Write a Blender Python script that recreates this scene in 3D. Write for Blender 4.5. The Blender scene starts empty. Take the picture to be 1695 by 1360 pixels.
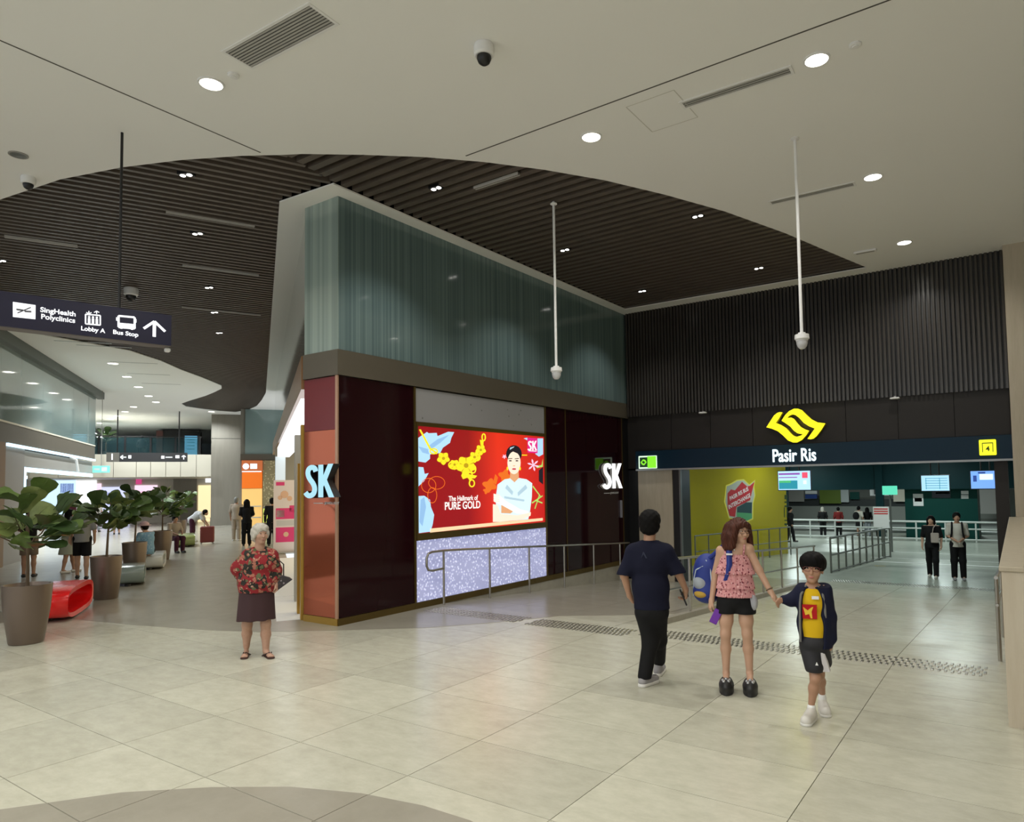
import bpy, math, random
import numpy as np
from mathutils import Matrix, Vector
from mathutils.geometry import tessellate_polygon
random.seed(7); np.random.seed(7)
SC = bpy.context.scene
COL = SC.collection
# ------------------------------------------------------------------ camera
F_PX, CX, CY, IW, IH, CAM_H = 1143.58, 907.89, 743.72, 1695.0, 1360.0, 2.0
CAM_R = np.array([[0.82760413, 0.56109606, -0.01557617],
                  [0.04207167, -0.03433548, 0.99852444],
                  [-0.55973331, 0.82703826, 0.05202243]])     # right, up, forward
CAM_P = np.array([0.0, 0.0, CAM_H])
cam_d = bpy.data.cameras.new('camera')
cam = bpy.data.objects.new('camera', cam_d); COL.objects.link(cam)
r_, u_, f_ = CAM_R
cam.matrix_world = Matrix(((r_[0], u_[0], -f_[0], 0), (r_[1], u_[1], -f_[1], 0),
                           (r_[2], u_[2], -f_[2], CAM_H), (0, 0, 0, 1)))
cam_d.sensor_fit = 'HORIZONTAL'; cam_d.sensor_width = 36.0
cam_d.lens = 36.0 * F_PX / IW
cam_d.shift_x = (IW / 2 - CX) / IW
cam_d.shift_y = (CY - IH / 2) / IW
cam_d.clip_start = 0.05; cam_d.clip_end = 300
SC.camera = cam
# ------------------------------------------------------------------ world, exposure
W = bpy.data.worlds.new('hall_daylight'); SC.world = W; W.use_nodes = True
W.node_tree.nodes['Background'].inputs[0].default_value = (0.90, 0.96, 1.0, 1)
W.node_tree.nodes['Background'].inputs[1].default_value = 1.05
SC.view_settings.view_transform = 'Standard'; SC.view_settings.look = 'None'
SC.view_settings.exposure = 0.1; SC.view_settings.gamma = 1.0
SC.view_settings.use_curve_mapping = False
SC.cycles.max_bounces = 5; SC.cycles.diffuse_bounces = 4; SC.cycles.glossy_bounces = 3
SC.cycles.use_adaptive_sampling = True; SC.cycles.adaptive_threshold = 0.04; SC.cycles.use_denoising = True
SC.cycles.transmission_bounces = 4; SC.cycles.transparent_max_bounces = 8
SC.cycles.sample_clamp_indirect = 6.0
SC.cycles.caustics_reflective = False; SC.cycles.caustics_refractive = False

# measured points of the photograph turned into points of the place
def ray(px, py): return np.array([(px - CX) / F_PX, -(py - CY) / F_PX, 1.0]) @ CAM_R
def on_z(px, py, z=0.0):
    d = ray(px, py); return CAM_P + d * ((z - CAM_H) / d[2])
def on_x(px, py, X):
    d = ray(px, py); return CAM_P + d * (X / d[0])
def on_y(px, py, Y):
    d = ray(px, py); return CAM_P + d * (Y / d[1])
# corridor frame: s runs down the corridor, v to its right
CD = np.array([-0.838, 0.545]); CD = CD / np.linalg.norm(CD); CN = np.array([CD[1], -CD[0]])
CROT = math.atan2(CN[1], CN[0])
def K(s, v, z=0.0): q = CD * s + CN * v; return (q[0], q[1], z)
def on_s(px, py, s):
    d = ray(px, py); P = CAM_P + d * (s / (d[:2] @ CD)); return P[:2] @ CN, P[2]
def on_v(px, py, v):
    d = ray(px, py); P = CAM_P + d * (v / (d[:2] @ CN)); return P[:2] @ CD, P[2]

# ------------------------------------------------------------------ materials
MATS = {}
def mat(name, col, rough=0.5, metal=0.0, emit=0.0, ecol=None, coat=0.0, spec=0.5, noise=None, bump=None,
        alpha=None, trans=0.0, rand=0.0):
    """noise=(scale, second colour, contrast, stretch) mottles the base colour; bump=(scale, strength)."""
    if name in MATS: return MATS[name]
    if rough >= 0.75 and spec == 0.5: spec = 0.2
    m = bpy.data.materials.new(name); m.use_nodes = True
    nt = m.node_tree; b = nt.nodes['Principled BSDF']; L = nt.links.new
    b.inputs['Base Color'].default_value = (*col, 1); b.inputs['Roughness'].default_value = rough
    b.inputs['Metallic'].default_value = metal; b.inputs['Specular IOR Level'].default_value = spec
    b.inputs['Coat Weight'].default_value = coat; b.inputs['Coat Roughness'].default_value = 0.05
    if trans: b.inputs['Transmission Weight'].default_value = trans
    if alpha is not None: b.inputs['Alpha'].default_value = alpha
    if emit:
        b.inputs['Emission Color'].default_value = (*(ecol or col), 1); b.inputs['Emission Strength'].default_value = emit
    tc = None
    def coords(scale):
        nonlocal tc
        if tc is None: tc = nt.nodes.new('ShaderNodeTexCoord')
        mp = nt.nodes.new('ShaderNodeMapping'); mp.inputs['Scale'].default_value = scale
        L(tc.outputs['Object'], mp.inputs['Vector']); return mp.outputs['Vector']
    if noise:
        sc, c2, con, st = noise
        n = nt.nodes.new('ShaderNodeTexNoise'); n.inputs['Scale'].default_value = sc; n.inputs['Detail'].default_value = 9
        n.inputs['Roughness'].default_value = 0.7
        L(coords(st), n.inputs['Vector'])
        r = nt.nodes.new('ShaderNodeValToRGB'); r.color_ramp.elements[0].position = 0.5 - con; r.color_ramp.elements[1].position = 0.5 + con
        r.color_ramp.elements[0].color = (*col, 1); r.color_ramp.elements[1].color = (*c2, 1)
        L(n.outputs['Fac'], r.inputs['Fac']); out = r.outputs['Color']
        if rand:
            oi = nt.nodes.new('ShaderNodeObjectInfo'); hv = nt.nodes.new('ShaderNodeHueSaturation')
            mr = nt.nodes.new('ShaderNodeMapRange'); mr.inputs['To Min'].default_value = 1 - rand; mr.inputs['To Max'].default_value = 1 + rand
            L(oi.outputs['Random'], mr.inputs['Value']); L(mr.outputs['Result'], hv.inputs['Value']); L(out, hv.inputs['Color'])
            out = hv.outputs['Color']
        L(out, b.inputs['Base Color'])
    if bump:
        n = nt.nodes.new('ShaderNodeTexNoise'); n.inputs['Scale'].default_value = bump[0]; n.inputs['Detail'].default_value = 4
        L(coords((1, 1, 1)), n.inputs['Vector'])
        bp = nt.nodes.new('ShaderNodeBump'); bp.inputs['Strength'].default_value = bump[1]; bp.inputs['Distance'].default_value = 0.01
        L(n.outputs['Fac'], bp.inputs['Height']); L(bp.outputs['Normal'], b.inputs['Normal'])
    MATS[name] = m; return m
BIG_EMITTERS = ('lit_shop_interior', 'warm_lit_shop', 'cool_lit_wall', 'cool_led_strip', 'violet_lit_display', 'pink_lit_display')
def emi(name, col, s):
    m = mat(name, tuple(c * 0.4 for c in col), 0.5, emit=s, ecol=col)
    if name not in BIG_EMITTERS: m.cycles.emission_sampling = 'NONE'      # tiny glowing parts: their lamps do the lighting
    return m

def stripe_mat(name, c1, c2, axis, period, rough, coat=0.0, sharp=0.25, metal=0.0):
    """fine stripes across one object axis, with a little irregularity (ribbed film behind glass, mesh, laminate)."""
    m = bpy.data.materials.new(name); m.use_nodes = True; nt = m.node_tree; b = nt.nodes['Principled BSDF']; L = nt.links.new
    tc = nt.nodes.new('ShaderNodeTexCoord'); w = nt.nodes.new('ShaderNodeTexNoise')
    mp = nt.nodes.new('ShaderNodeMapping'); s = [0.06, 0.06, 0.06]; s[axis] = 1.0 / period; mp.inputs['Scale'].default_value = s
    L(tc.outputs['Object'], mp.inputs['Vector']); L(mp.outputs['Vector'], w.inputs['Vector'])
    w.inputs['Scale'].default_value = 1.0; w.inputs['Detail'].default_value = 2
    r = nt.nodes.new('ShaderNodeValToRGB'); r.color_ramp.elements[0].position = 0.5 - sharp; r.color_ramp.elements[1].position = 0.5 + sharp
    r.color_ramp.elements[0].color = (*c1, 1); r.color_ramp.elements[1].color = (*c2, 1)
    L(w.outputs['Fac'], r.inputs['Fac']); L(r.outputs['Color'], b.inputs['Base Color'])
    b.inputs['Roughness'].default_value = rough; b.inputs['Coat Weight'].default_value = coat; b.inputs['Coat Roughness'].default_value = 0.03
    b.inputs['Metallic'].default_value = metal
    MATS[name] = m; return m

def cells_mat(name, base, spots, scale, size=0.35, rough=0.8, second=None, smooth=False):
    """printed fabric: blobs of several colours scattered over a ground colour."""
    m = bpy.data.materials.new(name); m.use_nodes = True; nt = m.node_tree; b = nt.nodes['Principled BSDF']; L = nt.links.new
    b.inputs['Roughness'].default_value = rough
    tc = nt.nodes.new('ShaderNodeTexCoord'); cur = None
    nz = nt.nodes.new('ShaderNodeTexNoise'); nz.inputs['Scale'].default_value = scale * 1.7; L(tc.outputs['Object'], nz.inputs['Vector'])
    mx = nt.nodes.new('ShaderNodeMix'); mx.data_type = 'VECTOR'; mx.inputs['Factor'].default_value = 0.06 if smooth else 0.02
    L(tc.outputs['Object'], mx.inputs[4]); L(nz.outputs['Color'], mx.inputs[5])
    for i, (col, th) in enumerate(spots):
        v = nt.nodes.new('ShaderNodeTexVoronoi'); v.inputs['Scale'].default_value = scale * (1 + 0.23 * i)
        mp = nt.nodes.new('ShaderNodeMapping'); mp.inputs['Location'].default_value = (0.37 * i, 0.71 * i, 0.13 * i)
        L(mx.outputs[1], mp.inputs['Vector']); L(mp.outputs['Vector'], v.inputs['Vector'])
        lt = nt.nodes.new('ShaderNodeMath'); lt.operation = 'LESS_THAN'; lt.inputs[1].default_value = th
        L(v.outputs['Distance'], lt.inputs[0])
        mc = nt.nodes.new('ShaderNodeMix'); mc.data_type = 'RGBA'; L(lt.outputs[0], mc.inputs[0])
        if cur is None: mc.inputs[6].default_value = (*base, 1)
        else: L(cur, mc.inputs[6])
        mc.inputs[7].default_value = (*col, 1); cur = mc.outputs[2]
    L(cur, b.inputs['Base Color']); MATS[name] = m; return m

# ------------------------------------------------------------------ mesh builder
class MB:
    def __init__(s): s.v = []; s.f = []
    def add(s, vs, fs):
        o = len(s.v); s.v += [tuple(map(float, q)) for q in vs]; s.f += [tuple(i + o for i in q) for q in fs]; return s
    def box(s, x0, x1, y0, y1, z0, z1):
        return s.add([(x0, y0, z0), (x1, y0, z0), (x1, y1, z0), (x0, y1, z0), (x0, y0, z1), (x1, y0, z1), (x1, y1, z1), (x0, y1, z1)],
                     [(3, 2, 1, 0), (4, 5, 6, 7), (0, 1, 5, 4), (1, 2, 6, 5), (2, 3, 7, 6), (3, 0, 4, 7)])
    def bbox(s, x0, x1, y0, y1, z0, z1, b=0.01):
        """box with chamfered vertical and top edges"""
        pts = lambda i: [(x0 + i + b, y0 + i), (x1 - i - b, y0 + i), (x1 - i, y0 + i + b), (x1 - i, y1 - i - b), (x1 - i - b, y1 - i), (x0 + i + b, y1 - i), (x0 + i, y1 - i - b), (x0 + i, y0 + i + b)]
        rings = [[(x, y, z0 + b) for x, y in pts(0)], [(x, y, z1 - b) for x, y in pts(0)], [(x, y, z1) for x, y in pts(b)]]
        rings.insert(0, [(x, y, z0) for x, y in pts(b)])
        return s.loft(rings)
    def loft(s, rings, cap=True, closed=True):
        n = len(rings[0]); vs = [q for r in rings for q in r]; fs = []
        for i in range(len(rings) - 1):
            for j in range(n if closed else n - 1):
                k = (j + 1) % n; fs.append((i * n + j, i * n + k, (i + 1) * n + k, (i + 1) * n + j))
        if cap and closed: fs.append(tuple(range(n - 1, -1, -1))); fs.append(tuple((len(rings) - 1) * n + j for j in range(n)))
        return s.add(vs, fs)
    def prism(s, poly, z0, z1):
        """vertical prism over any simple polygon (counter-clockwise)"""
        n = len(poly); tri = tessellate_polygon([[Vector((x, y, 0)) for x, y in poly]])
        vs = [(x, y, z0) for x, y in poly] + [(x, y, z1) for x, y in poly]; fs = []
        for a, b, c in tri:
            A, B, C = poly[a], poly[b], poly[c]
            if (B[0] - A[0]) * (C[1] - A[1]) - (B[1] - A[1]) * (C[0] - A[0]) < 0: b, c = c, b
            fs += [(a + n, b + n, c + n), (c, b, a)]
        for i in range(n): j = (i + 1) % n; fs.append((i, j, j + n, i + n))
        return s.add(vs, fs)
    def plate(s, poly3, nrm, th):
        """flat polygon given by 3-D points, thickened along nrm"""
        P = [Vector(q) for q in poly3]; nv = Vector(nrm).normalized(); n = len(P)
        tri = tessellate_polygon([P]); o = [q + nv * th for q in P]; fs = []
        for a, b, c in tri:
            if (P[b] - P[a]).cross(P[c] - P[a]).dot(nv) < 0: b, c = c, b
            fs += [(a + n, b + n, c + n), (c, b, a)]
        area = sum(((P[i] - P[0]).cross(P[(i + 1) % n] - P[0])).dot(nv) for i in range(n))
        for i in range(n):
            j = (i + 1) % n; fs.append((i, j, j + n, i + n) if area > 0 else (j, i, i + n, j + n))
        return s.add(list(P) + o, fs)
    def tube(s, path, r, n=8, cap=True):
        P = [np.array(q, float) for q in path]; rr = r if isinstance(r, (list, tuple)) else [r] * len(P); rings = []; up = None
        for i, q in enumerate(P):
            t = (P[min(i + 1, len(P) - 1)] - P[max(i - 1, 0)]); t = t / (np.linalg.norm(t) + 1e-9)
            if up is None: up = np.array([0, 0, 1.0]) if abs(t[2]) < 0.9 else np.array([1.0, 0, 0])
            a = np.cross(up, t); a /= np.linalg.norm(a) + 1e-9; b = np.cross(t, a); up = b
            rings.append([q + rr[i] * (math.cos(k * 2 * math.pi / n) * a + math.sin(k * 2 * math.pi / n) * b) for k in range(n)])
        return s.loft(rings, cap)
    def lathe(s, prof, n=24, c=(0, 0, 0), cap=True):
        return s.loft([[(c[0] + r * math.cos(k * 2 * math.pi / n), c[1] + r * math.sin(k * 2 * math.pi / n), c[2] + z) for k in range(n)] for r, z in prof], cap)
    def disc_tube(s, a, b, r, n=12): return s.tube([a, b], r, n)
def xf(mb, M4):
    q = MB(); q.v = [tuple(M4 @ Vector(v)) for v in mb.v]; q.f = list(mb.f); return q
def mesh_of(name, mb, m, smooth=False, angle=None):
    me = bpy.data.meshes.new(name); me.from_pydata(mb.v, [], mb.f); me.update()
    if m is not None: me.materials.append(m)
    if smooth:
        me.polygons.foreach_set('use_smooth', [True] * len(me.polygons))
        if angle: 
            try: me.set_sharp_from_angle(angle=math.radians(angle))
            except Exception: pass
    return me
def obj(name, mb, m, parent=None, smooth=False, angle=35, loc=None, rot=None):
    me = mb if isinstance(mb, bpy.types.Mesh) else mesh_of(name, mb, m, smooth, angle)
    o = bpy.data.objects.new(name, me); COL.objects.link(o)
    if parent is not None: o.parent = parent
    if loc is not None: o.location = loc
    if rot is not None: o.rotation_euler = rot
    return o
def tag(o, label=None, cat=None, group=None, kind=None):
    if label: o['label'] = label
    if cat: o['category'] = cat
    if group: o['group'] = group
    if kind: o['kind'] = kind
    return o
def thing(name, label, cat, loc=(0, 0, 0), rz=0.0, group=None):
    o = bpy.data.objects.new(name, None); COL.objects.link(o); o.empty_display_size = 0.1
    o.location = loc; o.rotation_euler = (0, 0, rz); return tag(o, label, cat, group)
def struct(name, mb, m, parent=None, loc=None, rot=None, label=None):
    o = obj(name, mb, m, parent, loc=loc, rot=rot)
    if parent is None: o['kind'] = 'structure'
    if label: o['label'] = label
    return o
_TXT = {}
def text_mb(body, size, extrude=0.003, offset=0.0, xs=1.0, align='CENTER'):
    """lettering as a mesh in the XZ plane facing -Y, centred on the origin"""
    cu = bpy.data.curves.new('t', 'FONT'); cu.body = body; cu.size = size; cu.extrude = extrude; cu.offset = offset
    cu.align_x = align; cu.align_y = 'CENTER'; cu.resolution_u = 4
    o = bpy.data.objects.new('t', cu); COL.objects.link(o)
    me = bpy.data.meshes.new_from_object(o.evaluated_get(bpy.context.evaluated_depsgraph_get()))
    mb = MB(); mb.v = [(v.co.x * xs, -v.co.z, v.co.y) for v in me.vertices]; mb.f = [tuple(q.vertices) for q in me.polygons]
    bpy.data.objects.remove(o); bpy.data.curves.remove(cu); bpy.data.meshes.remove(me); return mb
def text(body, size, m, parent, loc, rz=0.0, extrude=0.003, offset=0.0, xs=1.0, name='lettering', align='CENTER', tilt=0.0):
    return obj(name, text_mb(body, size, extrude, offset, xs, align), m, parent, loc=loc, rot=(0, tilt, rz))
def lamp(name, loc, watt, parent=None, col=(1, 0.96, 0.88), angle=140, blend=0.6, r=0.06, down=True, kind='SPOT', rot=None):
    l = bpy.data.lights.new(name, kind); l.energy = watt; l.color = col
    if kind == 'SPOT': l.spot_size = math.radians(angle); l.spot_blend = blend; l.shadow_soft_size = r
    if kind == 'POINT': l.shadow_soft_size = r
    o = bpy.data.objects.new(name, l); COL.objects.link(o); o.location = loc
    if rot: o.rotation_euler = rot
    if parent: o.parent = parent
    return o
# ================================================================== materials of the place
M_TILE = mat('beige_stone_tile', (0.43, 0.42, 0.335), 0.25, noise=(4.5, (0.58, 0.57, 0.47), 0.26, (1, 1.6, 1)), bump=(60, 0.02), rand=0.07)
M_GROUT = mat('tile_grout', (0.20, 0.18, 0.14), 0.8)
M_BROWN = mat('taupe_stone_floor', (0.275, 0.255, 0.205), 0.25, noise=(2.0, (0.34, 0.32, 0.265), 0.25, (1, 1, 1)), bump=(50, 0.015))
M_STATION = mat('cool_tinted_stone_floor', (0.36, 0.38, 0.33), 0.25, noise=(1.5, (0.46, 0.48, 0.42), 0.25, (1, 1, 1)))  # beige tile stone with the station's cool light put into its colour
M_WHITE = mat('white_ceiling_paint', (0.84, 0.84, 0.825), 0.75)
M_SEAM = mat('ceiling_shadow_gap', (0.10, 0.10, 0.09), 0.9)
M_SLAT = mat('dark_brown_timber_slat', (0.085, 0.068, 0.055), 0.42, noise=(3, (0.115, 0.092, 0.074), 0.2, (1, 1, 8)))
M_PLENUM = mat('dark_ceiling_void', (0.012, 0.011, 0.010), 0.9)
M_MAROON = mat('dark_maroon_glass', (0.016, 0.003, 0.0045), 0.06, coat=0.0, spec=0.22)
M_REDSIDE = mat('red_brown_mirror_glass', (0.42, 0.11, 0.055), 0.06, metal=0.75)
M_REDTOP = mat('deep_red_panel', (0.16, 0.014, 0.016), 0.3)
M_GOLD = mat('brushed_brass', (0.50, 0.31, 0.07), 0.32, metal=0.85)
M_BRASSDK = mat('antique_brass', (0.16, 0.11, 0.035), 0.35, metal=0.8)
M_BAND = mat('olive_brown_metal', (0.115, 0.10, 0.075), 0.45, metal=0.2)
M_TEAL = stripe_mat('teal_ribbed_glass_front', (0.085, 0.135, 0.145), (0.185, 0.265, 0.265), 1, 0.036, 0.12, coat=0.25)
M_TEALX = stripe_mat('teal_ribbed_glass_side_lit', (0.19, 0.25, 0.23), (0.34, 0.42, 0.38), 0, 0.036, 0.10, coat=0.6)  # same glass as the front, its brighter reflection put into the colour
M_TEALL = mat('pale_teal_glass', (0.20, 0.27, 0.26), 0.06, coat=0.8)
M_PANELDK = mat('dark_brown_metal_panel', (0.023, 0.020, 0.0185), 0.45, spec=0.25)
M_SLATDK = mat('black_brown_vertical_slat', (0.042, 0.036, 0.032), 0.22, spec=0.6)
M_BLACK = mat('black_metal', (0.006, 0.006, 0.007), 0.4)
M_SIGNBLUE = mat('dark_teal_sign_band', (0.003, 0.020, 0.040), 0.35, spec=0.2)
M_STONE = mat('light_travertine', (0.40, 0.345, 0.255), 0.45, noise=(2.2, (0.50, 0.44, 0.34), 0.25, (6, 6, 0.6)))
M_STONEW = mat('pale_grained_stone', (0.47, 0.40, 0.30), 0.5, noise=(2.0, (0.56, 0.50, 0.40), 0.25, (5, 5, 0.5)))
M_STEEL = mat('brushed_steel', (0.42, 0.40, 0.36), 0.3, metal=0.95)
M_STEELDK = mat('dull_steel', (0.20, 0.21, 0.20), 0.4, metal=0.8)
M_CONC = mat('grey_kerb_stone', (0.30, 0.28, 0.23), 0.6, noise=(5, (0.36, 0.34, 0.28), 0.2, (1, 1, 1)))
M_YELLOW = mat('yellow_glazed_wall', (0.40, 0.33, 0.010), 0.13, coat=0.3)
M_GREEN = mat('dark_green_panel', (0.003, 0.050, 0.042), 0.5, spec=0.15)
M_GREENDK = mat('deep_green_fascia', (0.002, 0.022, 0.026), 0.5, spec=0.15)
M_GREY = mat('mid_grey_panel', (0.30, 0.29, 0.27), 0.45)
M_GREYCOL = mat('taupe_column_cladding', (0.21, 0.19, 0.155), 0.5, noise=(1.5, (0.25, 0.23, 0.19), 0.25, (4, 4, 0.4)))
M_CREAM = mat('cream_fascia_panel', (0.62, 0.58, 0.48), 0.5)
M_LAMP = emi('lamp_lens', (1.0, 0.97, 0.85), 9.0)
M_LED = emi('cool_led_strip', (0.58, 0.84, 1.0), 1.7)
M_PAPER = mat('matte_white', (0.78, 0.78, 0.78), 0.6)
M_NAVY = mat('navy_sign_panel', (0.012, 0.012, 0.035), 0.35)
M_SIGNWHITE = emi('lit_white_lettering', (0.95, 0.97, 1.0), 1.1)

def zr(y):
    if y <= 8.93: return 0.0
    if y <= 18.9: return -(y - 8.93) * 0.0585
    if y <= 25.5: return -0.583
    if y <= 33.0: return -0.583 - (y - 25.5) * 0.0556
    return -1.0
def clip_convex(poly, conv):
    out = list(poly); n = len(conv)
    for i in range(n):
        a, b = conv[i], conv[(i + 1) % n]; inp = out; out = []
        side = lambda q: (b[0] - a[0]) * (q[1] - a[1]) - (b[1] - a[1]) * (q[0] - a[0])
        for j in range(len(inp)):
            p, q = inp[j], inp[(j + 1) % len(inp)]; sp, sq = side(p), side(q)
            if sp >= 0: out.append(p)
            if sp * sq < 0: t = sp / (sp - sq); out.append((p[0] + t * (q[0] - p[0]), p[1] + t * (q[1] - p[1])))
        if not out: return []
    return out
def slab(poly, top, th=0.02):
    """floor slab over a convex polygon whose top follows the ramp"""
    n = len(poly); vs = [(x, y, zr(y) + top) for x, y in poly] + [(x, y, zr(y) + top - th) for x, y in poly]
    fs = [tuple(range(n)), tuple(range(2 * n - 1, n - 1, -1))] + [(i, i + n, (i + 1) % n + n, (i + 1) % n) for i in range(n)]
    return MB().add(vs, fs)

# ================================================================== floor
XL = [-1.208 + 1.195 * k for k in range(5, -11, -1)][::-1]      # tile joints across
YL = [3.504 + 0.7755 * k for k in range(-8, 8)]                 # tile joints along, last one is the ramp's head
floor = struct('floor', MB().box(-26, 5.3, -9, 8.93, -0.12, -0.012), M_GROUT)
struct('floor_right', MB().box(0.3, 5.3, 8.93, 16.2, -0.12, 0.0), M_TILE)
G = 0.003
for i in range(len(XL) - 1):
    for j in range(len(YL) - 1):
        c = MB().box(XL[i] + G, XL[i + 1] - G, YL[j] + G, YL[j + 1] - G, -0.012, 0)
        obj('tile', c, M_TILE, floor)
# taupe inlay under the camera (its edge shows at the foot of the picture), cut along the tile joints
INL = [(-2.2, 3.12), (-2.8, 3.24), (-3.18, 3.23), (-3.65, 3.14), (-4.14, 2.95), (-4.59, 2.66), (-5.03, 2.29), (-5.43, 1.75), (-5.75, 1.0), (-5.9, 0.0), (-5.9, -2.2), (0.2, -2.2), (-0.4, 1.4), (-1.0, 2.4), (-1.6, 2.88)]
for i in range(len(XL) - 1):
    for j in range(len(YL) - 1):
        cell = [(XL[i] + G, YL[j] + G), (XL[i + 1] - G, YL[j] + G), (XL[i + 1] - G, YL[j + 1] - G), (XL[i] + G, YL[j + 1] - G)]
        q = clip_convex(cell, INL)
        if len(q) > 2: obj('inlay_tile', slab(q, 0.003, 0.003), M_BROWN, floor)
# taupe floor of the corridor: everything beyond one long curve
CUR = [(-60, 5.4), (-40, 4.7), (-24, 4.25), (-17, 4.35), (-14, 4.65), (-12.09, 5.0), (-11.1, 5.2), (-10.19, 5.42), (-9.5, 5.63), (-8.93, 5.87), (-8.04, 6.48), (-7.07, 7.25), (-6.5, 7.97), (-6.03, 8.71), (-5.9, 8.93)]
corr = CUR + [(-8.28, 8.93), (-9.06, 6.72), K(34, 0.95)[:2], K(40, 1.6)[:2], K(70, 8)[:2], (-90, 40)]
cm = MB(); tri = tessellate_polygon([[Vector((x, y, 0)) for x, y in corr]])
for a, b, c in tri:
    A, B, C_ = corr[a], corr[b], corr[c]
    if (B[0] - A[0]) * (C_[1] - A[1]) - (B[1] - A[1]) * (C_[0] - A[0]) < 0: b, c = c, b
    cm.f.append((a, b, c))
cm.v = [(x, y, 0.0035) for x, y in corr]
nb = len(corr); cm.v += [(x, y, -0.2) for x, y in corr]; cm.f += [(i, i + nb, (i + 1) % nb + nb, (i + 1) % nb) for i in range(nb)]
struct('floor_corridor', cm, M_BROWN)
# ramps: left one taupe with a beige corner, right one beige, kerb between them
rl = struct('floor_ramp_left', slab([(-8.28, 8.93), (-4.40, 8.93), (-4.40, 18.9), (-8.28, 18.9)], -0.012, 0.1), M_GROUT)
YR = [8.93 + 0.767 * k for k in range(14)]
CUR2 = [(-5.9, 8.93), (-5.5, 9.35), (-5.05, 9.80), (-4.7, 10.25), (-4.36, 10.8), (-4.36, 30), (-9, 30), (-9, 8.93)]
xl = [-8.28, -7.183, -5.988, -4.793, -4.40]
for i in range(4):
    for j in range(13):
        cell = [(xl[i] + G, YR[j] + G), (xl[i + 1] - G, YR[j] + G), (xl[i + 1] - G, YR[j + 1] - G), (xl[i] + G, YR[j + 1] - G)]
        obj('tile', slab(cell, 0, 0.012), M_TILE, rl)
        q = clip_convex(cell, CUR2)
        if len(q) > 2: obj('inlay_tile', slab(q, 0.003, 0.003), M_BROWN, rl)
rr = struct('floor_ramp_right', slab([(-4.40, 8.93), (0.3, 8.93), (0.3, 18.9), (-4.40, 18.9)], -0.012, 0.1), M_GROUT)
xr = [-4.40, -3.598, -2.403, -1.208, -0.13]
for i in range(4):
    for j in range(13):
        obj('tile', slab([(xr[i] + G, YR[j] + G), (xr[i + 1] - G, YR[j] + G), (xr[i + 1] - G, YR[j + 1] - G), (xr[i] + G, YR[j + 1] - G)], 0, 0.012), M_TILE, rr)
st = MB()
for y0, y1 in ((18.9, 25.5), (25.5, 33.0), (33.0, 62.0)):
    st.add(slab([(-16, y0), (6, y0), (6, y1), (-16, y1)], 0, 0.1).v, slab([(-16, y0), (6, y0), (6, y1), (-16, y1)], 0, 0.1).f)
sf = struct('floor_station', st, M_STATION)
for y in (24.2, 25.5, 31.0):       # pale expansion strips across the station floor
    obj('floor_strip', slab([(-4.2, y), (4, y), (4, y + 0.10), (-4.2, y + 0.10)], 0.003, 0.003), M_PAPER, sf)
obj('yellow_line', slab([(-3.7, 23.0), (-3.4, 23.0), (-2.7, 31.0), (-3.0, 31.0)], 0.003, 0.003), mat('yellow_floor_paint', (0.55, 0.42, 0.08), 0.5), sf)
kb = MB()
for a, b in ((9.2, 18.3),):
    kb.add(*(lambda s: (s.v, s.f))(slab([(-4.36, a), (-4.26, a), (-4.26, b), (-4.36, b)], 0.085, 0.14)))
kerb = obj('ramp_kerb', kb, M_CONC); kerb['kind'] = 'structure'

# tactile strips: rows of steel bars set on the floor ("stuff": hundreds of little bars)
def tactile(x0, x1, y0, y1, label, pitch=0.062):
    t = thing('tactile_strip', label, 'tactile paving', ((x0 + x1) / 2, (y0 + y1) / 2, zr(y0)))
    q = MB(); n = int((x1 - x0) / pitch); rows = 4
    for i in range(n):
        x = -(x1 - x0) / 2 + (i + 0.5) * pitch
        for k in range(rows):
            d = (y1 - y0) / rows; y = -(y1 - y0) / 2 + (k + 0.5) * d; o = 0.018 if k % 2 else -0.018
            z = zr((y0 + y1) / 2 + y) - zr(y0)
            q.loft([[(x + o - a, y - b, z + c), (x + o + a, y - b, z + c), (x + o + a, y + b, z + c), (x + o - a, y + b, z + c)] for a, b, c in ((0.013, 0.046, -0.0), (0.013, 0.046, 0.005), (0.008, 0.040, 0.009))])
    s = obj('studs', q, M_STEEL, t); s['kind'] = 'stuff'
tactile(-8.05, -6.15, 8.20, 8.62, 'short row of steel tactile studs beside the lit crystal wall panel')
tactile(-6.0, -4.35, 8.16, 8.60, 'short row of steel tactile studs between the crystal panel and the man')
tactile(-4.25, -0.32, 8.32, 8.76, 'long row of steel tactile studs crossing the floor behind the woman and boy')
tactile(-4.1, -0.4, 18.95, 19.35, 'row of steel tactile studs at the foot of the right ramp')

# ================================================================== ceiling
ZC = 6.4
ARC = [(-2.39, 15.41), (-2.78, 14.0), (-3.22, 12.36), (-3.75, 10.76), (-4.27, 9.57), (-4.77, 8.59), (-5.29, 7.8), (-5.82, 7.13), (-6.38, 6.55), (-6.98, 6.04), (-7.6, 5.56)]
MIT_T, MIT_B = (-7.84, 5.42), (-8.01, 6.39)
ARC2 = [(-8.28, 5.13), (-9.03, 4.73), (-9.89, 4.37), (-10.95, 4.05), (-12.42, 3.82), (-14.5, 3.75), (-17, 4.0), (-19.3, 4.8), (-21.2, 6.2), (-22.3, 8.0), (-22.75, 10.38),
        (-23.8, 11.9), (-24.97, 13.17), (-26.1, 14.6), (-26.82, 15.43), (-27.5, 16.2), (-28.3, 16.68), (-29.6, 17.1), (-31.02, 17.5), (-33.2, 17.95), (-34.7, 18.33), (-35.7, 19.1), (-36.1, 20.02), (-36.4, 21.2), (-36.3, 22.24), (-34.9, 22.1), (-32.91, 21.34), (-30.5, 20.05), (-28.08, 18.66)]
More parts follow.
